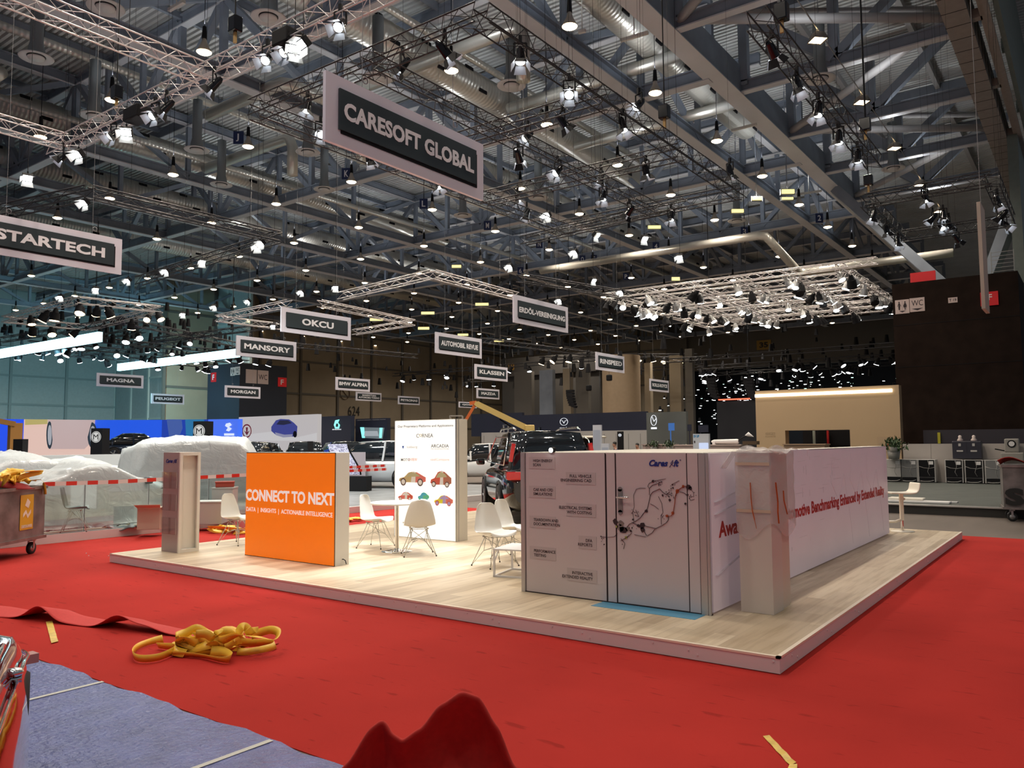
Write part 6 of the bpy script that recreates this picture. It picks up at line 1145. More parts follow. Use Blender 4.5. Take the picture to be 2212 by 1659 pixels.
m = MB(); m.span((gx0, 33.95, 3.66), (-6.47, 34, 3.78)); m.build('light_strip', GLOW('warm_strip_glow', (1, .88, .66), 5), gold, True)
m = MB(); m.span((gw0, 34.45, gh0), (gw1, 36.5, gh0+.02)); m.span((gw0, 36.5, gh0), (gw1, 36.6, gh1)); m.span((-9.85, 35.9, .9), (-9.55, 36, 2.2)); m.build('window_recess', BLACK, gold, True)
m = MB(); m.span((-9.95, 36.3, 1.3), (-9.55, 36.4, 2.2)); m.build('red_poster', M('poster_red', (.5, .02, .02), .5), gold, True); m = MB(); m.span((-8.6, 36.2, .9), (-8.45, 36.3, 2.2)); m.span((-10.2, 36.2, .9), (-10.1, 36.3, 2.2)); m.build('inner_post', M('post_grey', (.3, .34, .3), .5), gold, True)
EMB = M('embossed_beige', (.42, .30, .18), .5)
lettering('GHOST', (-11.55, 34, 2.02), X_, Z_, .42, .11, EMB, gold, bold=.01); lettering('BLACK BADGE', (-11.55, 34, 1.93), X_, Z_, .42, .05, EMB, gold, bold=0)
m = MB(); m.span((-7.1, 33.985, 1.3), (-6.3, 34, 1.9)); m.build('hatch', M('hatch_beige', (.48, .34, .21), .55), gold, True); m = MB(); m.span((-6.78, 33.98, 1.5), (-6.66, 33.985, 1.62)); m.build('red_tag', M('tag_red', (.5, .03, .02), .5), gold, True)
# dark toilet block
TB = M('dark_brown_board', (.020, .012, .009), .8, var=.3, vs=2, spec=.1)
tb_ = thing('toilet_block', 'tall dark brown block with white toilet signs, behind the counter wall', 'building block', (-4.5, 37, 0)); m = MB(); m.span((-6.88, 37, 0), (-2.28, 44, 8.46)); m.build('body', TB, tb_, True)
m = MB()
for z in (4.85, 6.65): m.span((-6.89, 36.99, z), (-2.27, 37.0, z+.02)); m.span((-2.28, 37, z), (-2.27, 44, z+.02))
m.build('panel_joint', BLACK, tb_, True)
SG = M('sign_pinkish_white', (.66, .52, .48), .5)
def pict(o, h, mm, dress):
    o = Vector(o); mm.poly([(.09*h*cos(i*pi/4), .09*h*sin(i*pi/4)) for i in range(8)], o+Z_*.92*h, X_, Z_, .004)
    P = [(-.07, .82), (.07, .82), (.2, .45), (.14, .43), (.08, .66), (.1, .35), (.08, .0), (.01, .0), (0, .35), (-.01, 0), (-.08, 0), (-.1, .35), (-.08, .66), (-.14, .43), (-.2, .45)]
    if dress: P = [(-.07, .82), (.07, .82), (.2, .45), (.14, .43), (.09, .62), (.18, .28), (.08, .28), (.08, 0), (.02, 0), (.02, .28), (-.02, .28), (-.02, 0), (-.08, 0), (-.08, .28), (-.18, .28), (-.09, .62), (-.14, .43), (-.2, .45)]
    mm.poly([(a*h, b*h) for a, b in P], o, X_, Z_, .004)
def toilet_sign(par, x, z, y, s=1.0):
    m = MB(); m.span((x, y-.03, z), (x+.55*s, y, z+.60*s)); m.span((x+.57*s, y-.03, z+.03*s), (x+1.14*s, y, z+.62*s)); sg = m.build('toilet_sign', SG, par, True)
    m = MB(); pict((x+.16*s, y-.032, z+.16*s), .36*s, m, False); pict((x+.39*s, y-.032, z+.16*s), .36*s, m, True); m.poly([(-.13*s, .07*s), (0, 0), (.13*s, .07*s)], (x+.28*s, y-.032, z+.05*s), X_, Z_, .004); m.poly([(-.22*s, .09*s), (0, 0), (.22*s, .09*s)], (x+.86*s, y-.032, z+.08*s), X_, Z_, .004)
    m.span((x+.275*s, y-.034, z+.14*s), (x+.28*s, y-.03, z+.56*s)); lettering('WC', (x+.64*s, y-.03, z+.28*s), X_, Z_, .44*s, .24*s, None, mb=m, bold=.0, off=.002); m.build('pictogram', INK, sg, True)
toilet_sign(tb_, -6.78, 7.16, 37)
m = MB(); m.span((-4.76, 36.97, 7.42), (-4.42, 37, 7.64)); s_ = m.build('number_plate', SG, tb_, True); lettering('T 19', (-4.72, 36.97, 7.48), X_, Z_, .26, .11, INK, s_, bold=.02)
RS = M('fire_sign_red', (.42, .01, .015), .45, emit=.12, ecol=(1, .02, .02)); m = MB(); m.span((-3.60, 36.95, 7.16), (-2.98, 37, 7.72)); s_ = m.build('fire_sign', RS, tb_, True); m = MB(); lettering('F', (-3.33, 36.95, 7.38), X_, Z_, .14, .24, None, mb=m, bold=.02); m.bar((-3.53, 36.945, 7.24), (-3.44, 36.945, 7.30), .01, .03, 0, Y_); m.build('fire_letter', WHITE, s_, True)
m = MB(); m.span((-6.4, 38.5, 8.46), (-5.4, 38.6, 9.15)); tag(m.build('fire_cabinet', RS), 'red cabinet standing on top of the dark toilet block', 'cabinet')
lr = thing('roof_ladder', 'pale railing on top of the dark toilet block at right', 'railing', (-2.8, 38, 8.46)); m = MB()
for i in range(6): m.bar((-3.25, 38, 8.7+i*.16), (-2.45, 38, 8.7+i*.16), .02, .02)
for x in (-3.25, -2.45): m.bar((x, 38, 8.46), (x, 38, 9.55), .03, .03)
m.build('rail', M('railing_grey', (.34, .34, .33), .5), lr, True)
m = MB(); m.bar((-10.9, 44.5, 15.4), (-4.6, 45, 8.0), .7, .5); m.bar((-2.6, 44.5, 13.2), (-4.6, 45, 8.0), .7, .5); m.span((-5.0, 44.4, 0), (-4.2, 45.4, 8.2)); struct(m, 'column_support', STEEL)
# dark equipment behind the coffee counter
m = MB(); m.span((-5.6, 35, 1.2), (-2.2, 36, 2.15)); o = m.build('dark_counter', M('dark_violet_counter', (.035, .03, .04), .5)); tag(o, 'dark counter block behind the white partition, under the toilet block', 'counter')
m = MB(); m.span((AY(2025, 940, 34.9).x, 34.9, 1.62), (AY(2031, 940, 34.9).x, 34.95, 2.05)); tag(m.build('yellow_post', M('post_yellow', (.5, .45, .03), .5)), 'thin yellow post in front of the dark counter block', 'post')
# counters and planters before the beige wall, seen over the cabin roof
PINKC = M('pinkish_counter', (.50, .38, .34), .5)
def counter(label, Y, px0, px1, ytop, mat, dep=.7, name='reception_counter'):
    a, b = AY(px0, ytop, Y), AY(px1, ytop, Y); t = thing(name, label, 'counter', ((a.x+b.x)/2, Y, 0)); z = (a.z+b.z)/2; m = MB(); m.span((a.x+.04, Y+.05, 0), (b.x-.04, Y+dep, z-.04)); m.build('body', mat, t, True); m = MB(); m.span((a.x, Y, z-.04), (b.x, Y+dep, z)); m.build('worktop', mat, t, True); return t
counter('long pinkish counter seen just over the cabin roof', 27, 1455, 1600, 960.5, PINKC); counter('tan counter before the dark window of the beige wall', 31, 1690, 1783, 959, M('tan_counter', (.34, .23, .15), .5)); counter('short pinkish counter with slatted front left of the white kiosk', 29, 1385, 1450, 959.5, M('slat_counter', (.42, .32, .29), .55, var=.3, vs=9, stretch=(3, 1, .01)))
kp = AY(1520, 950, 26); kk = thing('info_kiosk', 'white info kiosk with blue logo standing behind the cabin', 'kiosk', (kp.x, 26, 0)); kx0, kx1 = AY(1497, 950, 26).x, AY(1531, 950, 26).x; kz = AY(1515, 937, 26).z
m = MB(); m.span((kx0, 26, 0), (kx1, 26.12, kz)); m.build('panel', M('kiosk_white', (.66, .70, .76), .4), kk, True)
m = MB(); m.span((kx0+.22, 25.99, 1.1), (kx1-.02, 26, 1.72)); m.build('screen', GLOW('kiosk_glow', (.65, .75, 1), .9), kk, True); lettering('EV UP', (kx0+.03, 26, kz-.13), X_, Z_, .2, .09, M('kiosk_blue', (.03, .3, .6), .5), kk, bold=.05); m = MB(); m.span((kx0+.04, 25.99, kz-.32), (kx0+.08, 26, kz-.24)); m.build('printed_emblem', INK, kk, True)
for px, Y, lab, fw_ in ((1412, 28.9, 'leafy green plant in a planter on the slatted counter', None), (1446, 28.8, 'round green plant right of the slatted counter', None), (1479, 28.5, 'white flowers in a vase between kiosk and planters', M('flower_cream', (.7, .66, .5), .5)), (1930, 31.2, 'dark green shrub beside the coffee counter wall', None)): plant(lab, px, 960, Y, AY(px, 962, Y).z-.25, .75 if fw_ is None else .45, px, fw_)
# white machine on the counter
wp = AY(1590, 955, 27.2); wm = thing('white_machine', 'white long machine with a bent swan-like arm on the pinkish counter', 'machine', (wp.x, 27.3, AY(1590, 960.5, 27).z)); m = MB(); m.loft([[Vector((x, r*cos(a)*.6, .11+r*sin(a))) for a in [k*pi/4 for k in range(8)]] for x, r in ((-.95, .03), (-.85, .07), (0, .09), (.05, .08))]); m.span((-.9, -.05, 0), (-.8, .05, .1)); m.build('hull', WHITE, wm); m = MB(); m.tube([(.05, 0, .12), (.2, 0, .25), (.35, 0, .3)], .02, 8); m.build('arm', BLACK, wm); m = MB(); m.loft([[Vector((x, r*cos(a)*.6, z+r*sin(a))) for a in [k*pi/4 for k in range(8)]] for x, z, r in ((.3, .32, .02), (.42, .36, .08), (.6, .27, .01))]); m.build('head', WHITE, wm); m = MB(); m.box((.5, 0, .06), (.5, .3, .12)); m.build('base', M('machine_brown', (.1, .06, .03), .5), wm)
# dark blue and grey stand walls in the centre
NV = M('navy_stand_wall', (.010, .014, .035), .5); GW = M('white_stand_base', (.40, .39, .38), .5)
LGW = GLOW('logo_white_glow', (.92, .95, 1), 1.1)
t, a_, b_, z_ = wallbox('navy_stand_wall', 'navy stand wall with white winged emblem, right of the boom lift', 'stand wall', 48, 1128, 1396, 893, 2.3, NV)
def ring(mm, o, r, w, u=X_, n=28):
    for i in range(n):
        a0, a1 = 2*pi*i/n, 2*pi*(i+1)/n; mm.bar(Vector(o)+u*(r*cos(a0))+Z_*(r*sin(a0)), Vector(o)+u*(r*cos(a1))+Z_*(r*sin(a1)), .02, w, 0, u.cross(Z_))
def winged(px, py, Y, r, word, par, ink=None):
    mm = MB(); p = AY(px, py, Y-.03)
    for i in range(28): a0, a1 = 2*pi*i/28, 2*pi*(i+1)/28; mm.bar(p+Vector((1.25*r*cos(a0), 0, r*sin(a0))), p+Vector((1.25*r*cos(a1), 0, r*sin(a1))), .02, r*.13, 0, Y_)
    for s in (-1, 1): mm.bar(p+Vector((s*1.1*r, 0, r*.35)), p+Vector((s*.45*r, 0, r*.28)), .02, r*.12, 0, Y_); mm.bar(p+Vector((s*.45*r, 0, r*.28)), p+Vector((0, 0, -r*.45)), .02, r*.14, 0, Y_)
    if word: lettering(word, p+Vector((-1.35*r, 0, -2.0*r)), X_, Z_, 2.7*r, .55*r, None, mb=mm, bold=.03)
    mm.build('emblem', ink or LGW, par, True)
winged(1218, 911, 48, .26, 'mazda', t)
t2, *_ = wallbox('white_stand_base', 'long pale wall under the navy stand wall', 'stand wall', 47.9, 1040, 1398, 932, 0, GW, .2)
mm = MB(); 
for i in range(14): x = AY(1045+i*26, 940, 47.89).x; mm.span((x, 47.88, .1), (x+.02, 47.9, 2.3))
mm.build('panel_joint', M('joint_grey', (.22, .22, .22), .5), t2, True)
t, *_ = wallbox('black_stand_wall', 'black stand wall with a squared letter emblem, behind the boom lift', 'stand wall', 54, 1018, 1128, 893, 2.3, NV)
p = AY(1093, 927, 53.97); m = MB(); m.bar(p+Vector((-.22, 0, .3)), p+Vector((-.17, 0, -.3)), .02, .08, 0, Y_); m.bar(p+Vector((.22, 0, .3)), p+Vector((.17, 0, -.3)), .02, .08, 0, Y_); m.bar(p+Vector((-.17, 0, 0)), p+Vector((.17, 0, 0)), .02, .08, 0, Y_)
for a0, b0 in (((-.32, .36), (.32, .36)), ((.32, .36), (.25, -.36)), ((.25, -.36), (-.25, -.36)), ((-.25, -.36), (-.32, .36))): m.bar(p+Vector((a0[0], 0, a0[1])), p+Vector((b0[0], 0, b0[1])), .02, .04, 0, Y_)
m.build('emblem', M('emblem_grey', (.5, .5, .5), .4), t, True)
GGW = M('grey_green_stand_wall', (.10, .11, .105), .55, var=.12, vs=.5)
t, *_ = wallbox('grey_stand_wall', 'tall grey stand wall with white oval emblem, left of the dark curtain', 'stand wall', 46, 1396, 1482, 890, 0, GGW); winged(1412, 908, 46, .34, 'LEXUS', t) if 0 else None
mm = MB(); p = AY(1412, 908, 45.97)
for i in range(24): a0, a1 = 2*pi*i/24, 2*pi*(i+1)/24; mm.bar(p+Vector((.2*cos(a0), 0, .33*sin(a0))), p+Vector((.2*cos(a1), 0, .33*sin(a1))), .02, .05, 0, Y_)
mm.bar(p+Vector((-.1, 0, .22)), p+Vector((.02, 0, -.08)), .02, .05, 0, Y_); mm.bar(p+Vector((.02, 0, -.08)), p+Vector((.15, 0, .1)), .02, .05, 0, Y_); mm.span(p+Vector((-.2, 0, -.56)), p+Vector((.2, .02, -.44))); mm.build('emblem', LGW, t, True)
for px, py, w, h, lab, mt in ((1450, 922, 13, 16, 'small blue picture screen on the grey stand wall', GLOW('small_blue_glow', (.05, .2, .6), .6)), (1489, 924, 9, 14, 'small dark info panel between grey wall and curtain', NV), (1519, 926, 22, 15, 'dark info panel with white lettering near the curtain', NV)):
    p, q = AY(px-w/2, py-h/2, 45), AY(px+w/2, py+h/2, 45); m = MB(); m.span((p.x, 45, q.z), (q.x, 45.05, p.z)); m.span((p.x+.1, 45.02, 0), (p.x+.16, 45.05, q.z)); tag(m.build('info_screen', mt), lab, 'screen')
t, *_ = wallbox('dark_curtain', 'black curtain wall topped by a red light line, left of the beige wall', 'curtain', 44, 1548, 1640, 866, 0, M('black_curtain', (.008, .009, .014), .8)); a, b = AY(1552, 865, 43.97), AY(1620, 865, 43.97); m = MB(); m.span((a.x, 43.95, a.z), (b.x, 44, a.z+.07)); m.build('red_light_line', GLOW('red_line_glow', (1, .12, .06), 2.5), t, True)
for px, lab in ((1537, 'left of two curved black loudspeaker arrays before the next hall'), (1618, 'right of two curved black loudspeaker arrays before the next hall'), (1232, 'curved black loudspeaker array above the navy wall')):
    Y = 44 if px > 1400 else 46; p = AY(px, 840 if px > 1400 else 862, Y); t = thing('speaker_array', lab, 'loudspeaker', (p.x, Y, p.z)); m = MB()
    for i in range(7): m.box((.02*i*i*.3, 0, .55-.17*i), (.5, .35, .15), 0, 0, Matrix.Rotation(.06*i, 3, 'Y'))
    m.build('cabinet', BLACK, t); m = MB(); m.cyl((0, 0, .6), (0, 0, 14.5), .02, n=5); m.build('chain', BLACK, t)
# round tan tower and dark posts
tp = AY(1330, 830, 60); m = MB(); m.lathe([(1.65, 0), (1.65, 9.2)], 40, (tp.x, 61, 0)); m.lathe([(1.66, 3.9), (1.66, 3.95)], 40, (tp.x, 61, 0)); tag(m.build('round_tower', M('tower_tan', (.34, .25, .16), .6, var=.06)), 'round tan tower behind the eight letter sign', 'tower')
for i, (px, w, z, mt) in enumerate(((1258, 1.4, 9, TANF), (1400, .6, 9, TAN), (1460, 1.1, 9.5, TAN), (1490, .7, 10, TANF), (1130, 2.2, 9, TANF), (1180, 1.6, 9, STEEL), (1225, .9, 9, TAN))): p = AY(px, 900, 66); m = MB(); m.span((p.x-w/2, 66, 0), (p.x+w/2, 66.5, z)); struct(m, 'column_far', mt)
m = MB(); p, q = AY(1080, 780, 70), AY(1290, 780, 70); m.span((p.x, 70, 9.0), (q.x, 70.4, 11)); m.span((p.x, 70.4, 0), (q.x, 70.6, 9)); struct(m, 'wall_centre', [M('wall_centre_dark', (.06, .055, .05), .7)])
SG2 = M('black_paint', (.01, .01, .01), .6)
pp = AX(752, 888, -74.8); 
for txt, px, py, h in (('624', 764, 888, 1.2), ('518', 1100, 791, 1.2)):
    if txt == '624': p = AX(px, py, -74.8); tag(lettering(txt, p-Y_*.9-Z_*.6, Y_, Z_, 1.9, h, SG2, name='gate_number', bold=.0), 'black gate number painted on the tan wall under the two word sign', 'number')
    else: p = AY(px, py, 69.9); tag(lettering(txt, p-X_*.8-Z_*.5, X_, Z_, 1.5, .8, M('number_gold', (.35, .2, .04), .5), name='gate_number', bold=.02), 'dull gold gate number on the dark beam right of the seven letter sign', 'number')
mm = MB(); p = AX(745, 850, -74.8); ring(mm, p, .75, .12, Y_); mm.bar(p+Vector((0, -.5, .5)), p+Vector((0, .5, -.5)), .02, .12, 0, X_); tag(mm.build('no_smoking_mark', M('mark_dark_red', (.12, .05, .03), .6)), 'round barred no smoking mark on the tan wall behind the two word sign', 'mark')
p = AY(1650, 745, 98.5); m = MB(); m.span((p.x-.9, 98.45, p.z-.6), (p.x+.9, 98.62, p.z+.6)); g_ = tag(m.build('gate_plate', M('plate_gold', (.30, .17, .02), .5)), 'dull gold gate plate with a black number over the next hall opening', 'plate'); lettering('35', (p.x-.55, 98.45, p.z-.35), X_, Z_, 1.1, .7, SG2, g_, bold=.04)
# far left dark toilet tower
tc0 = AX(518, 800, -64.0); tw3 = thing('toilet_tower', 'dark navy block with toilet and fire signs at the left, behind the six letter sign', 'building block', (-64, tc0.y, 0)); q1 = AY(449, 800, tc0.y); q2 = AX(620, 800, -64.0); zt = AX(518, 783, -64).z
m = MB(); m.span((q1.x, tc0.y, 0), (-64, q2.y, zt)); m.build('body', M('navy_block', (.012, .016, .028), .6), tw3, True)
toilet_sign(tw3, AY(500, 800, tc0.y).x-.1, AY(500, 812, tc0.y).z, tc0.y-.01, 1.3)
for f_ in (.12, .82):
    y = tc0.y+(q2.y-tc0.y)*f_; 
m = MB(); y = tc0.y+(q2.y-tc0.y)*.8; z = AX(600, 815, -64).z; m.span((-64, y, z-.9), (-63.95, y+1.0, z)); s_ = m.build('fire_sign', RS, tw3, True); lettering('F', (-63.95, y+.3, z-.7), Y_, Z_, .35, .5, WHITE, s_, bold=.02); m = MB(); x = AY(462, 812, tc0.y).x; z = AY(462, 805, tc0.y).z; m.span((x-.4, tc0.y-.05, z-.9), (x+.4, tc0.y, z)); s_ = m.build('fire_sign', RS, tw3, True); lettering('F', (x-.15, tc0.y-.05, z-.7), X_, Z_, .3, .5, WHITE, s_, bold=.02)
y = tc0.y+(q2.y-tc0.y)*.12; z = AX(530, 818, -64).z; m = MB(); m.span((-64, y, z-.4), (-63.95, y+1.2, z+.9)); m.span((-64, y+1.3, z-.4), (-63.95, y+2.5, z+.9)); s_ = m.build('toilet_sign', SG, tw3, True); lettering('WC', (-63.95, y+1.4, z), Y_, Z_, .95, .5, INK, s_, bold=0)
# ---- LED screen wall on the left
BL = GLOW('screen_blue', (.01, .07, .80), 1.0); SY = AY(300, 930, 26).y
SX = lambda px, py=930, Y=26: AY(px, py, Y)
scr = thing('led_wall', 'long curved wall of blue screens showing a pale car, at the far left', 'screen', (SX(250).x, 26, 0))
def sarc(px, off=0): d = 26+2.6*(1-((px-250)/270.)**2)*.5-off; return d
def ptop(px): return 905+0*px+(2.2*math.sin(pi*max(0, min(1, px/515))))
def screen(px0, px1, mat, name, lift=0, yb=972):
    m = MB(); n = 8
    for i in range(n):
        a, b = px0+(px1-px0)*i/n, px0+(px1-px0)*(i+1)/n; A, B = AY(a, 905, sarc(a, lift)), AY(b, 905, sarc(b, lift)); za, zb_ = AY(a, ptop(a), sarc(a, lift)).z, AY(b, ptop(b), sarc(b, lift)).z
        m.add([(A.x, A.y, .9), (B.x, B.y, .9), (B.x, B.y, zb_), (A.x, A.y, za), (A.x, A.y+.3, .9), (B.x, B.y+.3, .9), (B.x, B.y+.3, zb_), (A.x, A.y+.3, za)], [(0, 1, 2, 3), (5, 4, 7, 6), (3, 2, 6, 7)])
    return m.build(name, mat, scr, True)
screen(-60, 52, BL, 'screen_panel'); screen(52, 205, GLOW('screen_beige', (.85, .58, .50), .85), 'screen_panel'); screen(205, 350, GLOW('screen_blue_mid', (.01, .09, .75), 1.0), 'screen_panel'); screen(350, 450, GLOW('screen_blue_dark', (.01, .05, .45), .8), 'screen_panel'); screen(450, 514, GLOW('screen_blue_pale', (.06, .16, .85), 1.0), 'screen_panel')
def spic(pts, mat, name, lift=.04):
    P = [AY(x, y, sarc(x, lift)) for x, y in pts]; m = MB(); m.add(P+[p+Y_*.02 for p in P], [tuple(range(len(P)))[::-1], tuple(range(len(P), 2*len(P)))]); return m.build(name, mat, scr, True)
SPK = GLOW('screen_car_pink', (.62, .45, .44), .8); SDK = GLOW('screen_dark', (.02, .03, .06), .5); SGR = GLOW('screen_grass', (.55, .45, .15), .8)
spic([(54, 906), (102, 906), (102, 916), (54, 918)], SGR, 'picture_grass', .05)
spic([(103, 907), (205, 907), (203, 925), (192, 960), (182, 970), (108, 970), (103, 950)], SPK, 'picture_car_door', .05); spic([(125, 938), (150, 932), (168, 936), (160, 941), (128, 941)], SDK, 'picture_car_window', .07)
def disc(cx, cy, rx, ry, n=18): return [(cx+rx*cos(2*pi*i/n), cy+ry*sin(2*pi*i/n)) for i in range(n)]
spic(disc(107, 940, 7, 30), SDK, 'picture_tyre', .06); spic(disc(107, 940, 4, 22), GLOW('screen_rim', (.5, .5, .55), .7), 'picture_rim', .08); spic(disc(199, 940, 10, 28), SDK, 'picture_tyre', .06); spic(disc(200, 940, 6, 20), GLOW('screen_rim'if 0 else 'screen_rim2', (.45, .45, .5), .7), 'picture_rim', .08)
spic([(360, 906), (392, 906), (394, 925), (386, 945), (366, 950)], GLOW('screen_face', (.06, .12, .42), .8), 'picture_face', .05); spic([(400, 906), (440, 906), (444, 935), (430, 950), (402, 946)], GLOW('screen_teal', (.02, .22, .50), .7), 'picture_light', .05)
mm = MB()
for s in ([(488, 915), (496, 913), (500, 918), (494, 922), (500, 926), (494, 932), (488, 930), (492, 924), (486, 920)], [(484, 936), (505, 936), (505, 941), (484, 941)]): P = [AY(x, y, sarc(x, .06)) for x, y in s]; mm.add(P+[p+Y_*.02 for p in P], [tuple(range(len(P)))[::-1], tuple(range(len(P), 2*len(P)))])
mm.build('emblem', GLOW('emblem_pale', (.7, .78, 1), 1), scr, True)
p = SX(265, 960, 24); mc = motor_car('dark mirror-finished show car standing before the blue screens', (p.x, 24.9, .9), TILT+.5, M('mirror_dark_paint', (.02, .04, .08), .06, .6, coat=1), 4.3, 1.9, 1.55, .9, .86, (-.44, -.2, .08, .28), .36, 2.6, False)
# orange arch at far left edge
m = MB(); a = GP(-20, 42); b = GP(34, 42); m.bar((a.x, a.y, 2.95), (b.x, b.y, 2.75), .5, .22); m.bar((b.x, b.y, 2.8), (b.x, b.y, .2), .5, .3); tag(m.build('wooden_arch', M('arch_orange_wood', (.50, .24, .06), .5)), 'orange brown wooden arch at the left edge before the blue screens', 'arch')
# M pylons
for px, d, s, lab in ((209, 34, 1.0, 'smaller black pylon with a round white letter emblem, left'), (431, 33, 1.15, 'larger black pylon with a round white letter emblem, behind the wrapped boxy car')):
    p = GP(px, d); t = thing('emblem_pylon', lab, 'pylon', (p.x, p.y, 0), TILT-.2); zc = 1.8+(962-947 if px < 300 else 962-936)/F*d; m = MB(); m.span((-.23*s, 0, 0), (.27*s, .4*s, zc+.33*s)); m.build('block', BLACK, t)
    m = MB(); m.poly([(.215*s*cos(2*pi*i/28), .215*s*sin(2*pi*i/28)) for i in range(28)], (0, -.004, zc), X_, Z_, .004); dsk = m.build('emblem_disc', GLOW('emblem_disc_glow', (.85, .85, .82), .7), t)
    m = MB(); m.lathe([(.175*s, -.016), (.19*s, -.016), (.19*s, -.01), (.175*s, -.01)], 28, (0, 0, zc), 'Y'); o = lettering('M', (-.11*s, -.012, zc-.10*s), X_, Z_, .22*s, .2*s, None, mb=m, bold=.0); o = m.build('emblem_letter', BLACK, dsk)
m = MB(); p = GP(47, 30); m.box((p.x, p.y, 1.0), (.3, .3, 2.0), TILT); tag(m.build('black_totem', BLACK), 'slim black totem at the far left before the blue screens', 'totem')
m = MB(); a, b = GP(70, 30), GP(330, 31); m.bar((a.x, a.y, .82), (b.x, b.y, .82), .3, 1.3); tag(m.build('low_partition', M('white_partition', (.55, .55, .55), .5)), 'long low white partition before the blue screens', 'partition')
# drift picture wall and dark stand with teal emblem
WP = GLOW('picture_pale', (.62, .58, .57), .75); t, xa, xb, zt_ = wallbox('picture_wall', 'pale picture wall with a drifting blue car and round red emblem', 'stand wall', 31, 516, 686, 898, .6, WP); 
def flat(pts, Y, mat, name, par, e=.02): P = [AY(x, y, Y-e) for x, y in pts]; m = MB(); m.add(P+[p+Y_*.015 for p in P], [tuple(range(len(P)))[::-1], tuple(range(len(P), 2*len(P)))]); return m.build(name, mat, par, True)
BC = GLOW('picture_blue_car', (.05, .06, .28), .8)
flat([(586, 922), (596, 908), (606, 905), (624, 906), (634, 913), (642, 921), (641, 935), (634, 943), (612, 945), (594, 938), (586, 931)], 31, BC, 'picture_car', t, .03); flat([(597, 917), (604, 908), (622, 908), (630, 914), (612, 918)], 31, GLOW('picture_glass', (.02, .02, .05), .6), 'picture_car_glass', t, .05); flat([(594, 934), (614, 939), (632, 938), (630, 943), (612, 945), (596, 940)], 31, GLOW('picture_bumper', (.3, .3, .42), .8), 'picture_bumper', t, .05); flat(disc(637, 938, 4, 7), 31, BLACK, 'picture_wheel', t, .06); flat([(520, 940), (590, 932), (640, 945), (684, 935), (684, 952), (520, 952)], 31, GLOW('picture_smoke', (.70, .68, .67), .75), 'picture_smoke', t, .02)
flat(disc(533, 931, 10, 15), 31, M('emblem_red', (.5, .04, .05), .5), 'round_emblem', t, .03); flat(disc(533, 931, 8, 12), 31, WP, 'round_emblem_field', t, .05); flat([(531, 923), (535, 923), (534, 934), (539, 930), (533, 940), (527, 930), (532, 934)], 31, MATS['emblem_red'], 'emblem_leaf', t, .07)
t, xa, xb, zt_ = wallbox('black_stand_wall', 'black stand wall with a glowing teal drop emblem', 'stand wall', 33, 687, 758, 899, .6, NV); TG = GLOW('teal_emblem_glow', (.25, .95, .85), 1.4)
flat([(724, 908), (733, 906), (730, 913), (734, 918), (732, 926), (724, 926), (721, 918)], 33, TG, 'emblem', t, .03); flat([(726, 915), (730, 915), (730, 922), (725, 922)], 33, NV, 'emblem_hole', t, .05); lettering('PETRONAS', AY(718, 929, 32.98), X_, Z_, AY(737, 929, 33).x-AY(718, 929, 33).x, .06, LGW, t, bold=.03)
t, xa, xb, zt_ = wallbox('black_screen_wall', 'black screen wall with a teal garage picture left of the light box', 'screen', 34, 768, 836, 904, .6, NV); flat([(778, 923), (830, 924), (826, 948), (782, 946)], 34, GLOW('garage_grey', (.16, .20, .22), .8), 'picture_floor', t, .03); flat([(778, 923), (786, 923), (788, 946), (782, 946)], 34, TG, 'picture_light', t, .05); flat([(820, 924), (826, 924), (824, 946), (819, 946)], 34, TG, 'picture_light', t, .05); flat([(788, 931), (815, 931), (818, 942), (786, 942)], 34, GLOW('garage_car', (.42, .46, .5), .8), 'picture_car', t, .06); lettering('A TECHNOLOGY REVOLUTION   |   TRANSFORMING THE FUTURE', AY(771, 909, 33.98), X_, Z_, AY(833, 909, 34).x-AY(771, 909, 34).x, .045, M('dim_letter', (.4, .4, .4), .5), t, bold=.0)
# kiosks and totems near the black SUV
for px, Y, top, w, lab, mt in ((1289, 36, 918, 20, 'slim white totem standing right of the black SUV', M('totem_white', (.6, .64, .72), .4)), (1307, 30, 958, 18, 'white tilted info stand beside the person in dark blue', M('totem_white')), (1339, 40, 932, 13, 'black totem with a small winged emblem behind the person', BLACK)):
    p = AY(px, top, Y); w_ = w/F*hypot(p.x, p.y); t = thing('totem', lab, 'totem', (p.x, Y, 0)); m = MB(); m.span((-w_/2, 0, 0), (w_/2, .12, p.z)); m.build('panel', mt, t)
    if px == 1339: winged(1339, 940, Y, .07, '', t)
    else: m = MB(); m.span((-w_/2+.03, -.01, p.z*.5), (w_/2-.03, 0, p.z*.9)); m.build('printed_face', M('totem_print', (.42, .48, .60), .4), t)
p = AY(1270, 945, 38); t = thing('white_canopy_table', 'white rounded table top with dark objects right of the black SUV', 'table', (p.x, 38, 0)); m = MB(); m.lathe([(0, 1.98), (1.0, 1.98), (1.05, 2.05), (.9, 2.1), (0, 2.1)], 30); m.build('table_top', M('canopy_white', (.72, .68, .58), .4), t); m = MB(); m.cyl((0, 0, 0), (0, 0, 1.98), .3, n=16); m.build('column', BLACK, t)
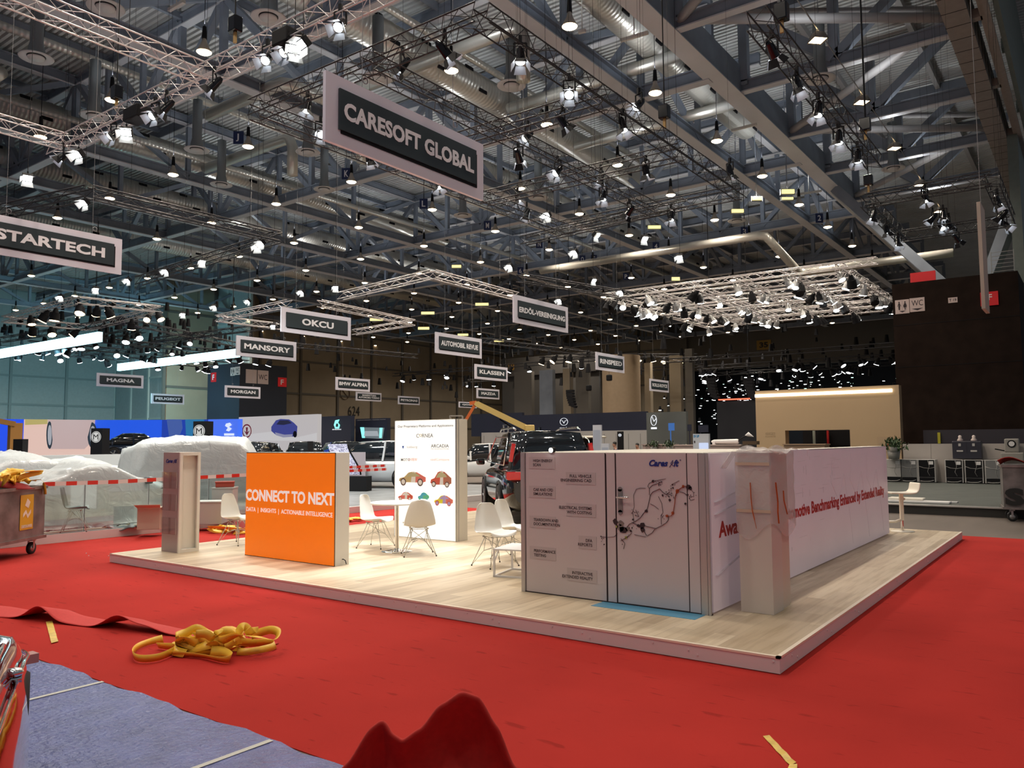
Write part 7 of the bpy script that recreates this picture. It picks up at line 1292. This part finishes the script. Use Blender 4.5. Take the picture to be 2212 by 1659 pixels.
# people
SKIN = M('skin', (.48, .27, .19), .5); HAIR = M('dark_hair', (.015, .012, .01), .6)
def person(label, loc, rz, jacket):
    t = thing('person', label, 'person', loc, rz)
    me = bpy.data.meshes.new('body'); V = [(0, 0, .95), (0, 0, 1.15), (0, .01, 1.36), (0, .02, 1.48), (0, .05, 1.62), (.19, 0, 1.40), (.25, .02, 1.12), (.20, .24, 1.02), (-.19, 0, 1.40), (-.25, .02, 1.12), (-.20, .24, 1.02), (.1, 0, .90), (.11, .03, .48), (.11, 0, .06), (.11, .16, .03), (-.1, 0, .90), (-.11, .03, .48), (-.11, 0, .06), (-.11, .16, .03), (.19, .33, 1.01), (-.19, .33, 1.01)]
    E = [(0, 1), (1, 2), (2, 3), (3, 4), (2, 5), (5, 6), (6, 7), (2, 8), (8, 9), (9, 10), (0, 11), (11, 12), (12, 13), (13, 14), (0, 15), (15, 16), (16, 17), (17, 18), (7, 19), (10, 20)]; R = [.15, .14, .17, .06, .10, .07, .05, .035, .07, .05, .035, .10, .065, .045, .035, .10, .065, .045, .035, .03, .03]
    k = len(V)
    for s, b in ((1, 19), (-1, 20)):
        for i in range(5): x = s*(.19-.022*(i-1)) if i < 4 else s*.15; V += [(x, .37, 1.0), (x, .41-.012*abs(i-1.5), .975 if i < 4 else 1.0)]; E += [(b, k), (k, k+1)]; R += [.011, .008]; k += 2
    me.from_pydata(V, E, []); o = bpy.data.objects.new('body', me); COL.objects.link(o); o.parent = t; me.materials.append(SKIN); sk_ = o.modifiers.new('skin', 'SKIN'); lay = me.skin_vertices[0] if me.skin_vertices else None
    if lay:
        for i, r in enumerate(R): lay.data[i].radius = (r, r*.75 if i in (0, 1, 2) else r)
        lay.data[0].use_root = True
    smooth_mod(o, 1)
    m = MB(); m.lathe([(0, -.12), (.05, -.115), (.075, -.06), (.085, .02), (.075, .08), (.04, .115), (0, .12)], 16, (0, .06, 1.66)); m.box((0, .15, 1.65), (.025, .03, .04)); m.box((.09, .05, 1.65), (.02, .03, .05)); m.box((-.09, .05, 1.65), (.02, .03, .05)); hd_ = m.build('head', SKIN, t)
    m = MB(); m.box((.03, .142, 1.68), (.02, .012, .01)); m.box((-.03, .142, 1.68), (.02, .012, .01)); m.box((0, .138, 1.60), (.045, .012, .008)); m.build('face', HAIR, hd_)
    m = MB(); m.lathe([(.086, .0), (.095, .05), (.085, .10), (.045, .135), (0, .14)], 16, (0, .045, 1.665)); m.build('hair', HAIR, t)
    m = MB(); rr = [[Vector((rx*cos(a), ry*sin(a)+.005, z)) for a in [2*pi*i/16 for i in range(16)]] for z, rx, ry in ((.88, .17, .13), (1.05, .17, .13), (1.25, .20, .14), (1.38, .21, .13), (1.45, .13, .09), (1.49, .07, .07))]; m.loft(rr)
    for s in (-1, 1): m.tube([(s*.19, 0, 1.41), (s*.24, .0, 1.28), (s*.26, .02, 1.12), (s*.22, .2, 1.03)], [.085, .078, .065, .05], 10)
    m.build('jacket', jacket, t)
    m = MB()
    for s in (-1, 1): m.tube([(s*.09, 0, .92), (s*.11, .03, .5), (s*.11, 0, .06)], [.12, .085, .07], 10)
    m.build('trousers', M('dark_trousers', (.02, .02, .03), .7), t)
    return t
p = AY(1330, 960, 33); person('person in a dark blue jacket standing behind the cabin, beside the tilted info stand', (p.x, 33, -.02), face(_r0.x*-1, _r0.y*-1), M('dark_blue_jacket', (.015, .025, .07), .7))
p = AY(1378, 958, 36); person('person in dark clothes farther off, left of the slatted counter', (p.x, 36, -.1), face(-.3, -1), M('grey_jacket', (.05, .045, .04), .7))
for px, py, Y, lab in ((1316, 816, 50, 'single black lamp hanging under the eight letter sign'), (1272, 838, 52, 'small black lamp hanging left of the eight letter sign')):
    p = AY(px, py, Y); t = thing('hanging_fixture', lab, 'stage light', tuple(p)); m = MB(); m.box((0, 0, 0), (.4, .3, .45)); bevel_mod(m.build('can', BLACK, t), .08); m = MB(); m.cyl((0, 0, .2), (0, 0, 14), .012, n=5); m.build('cord', BLACK, t)
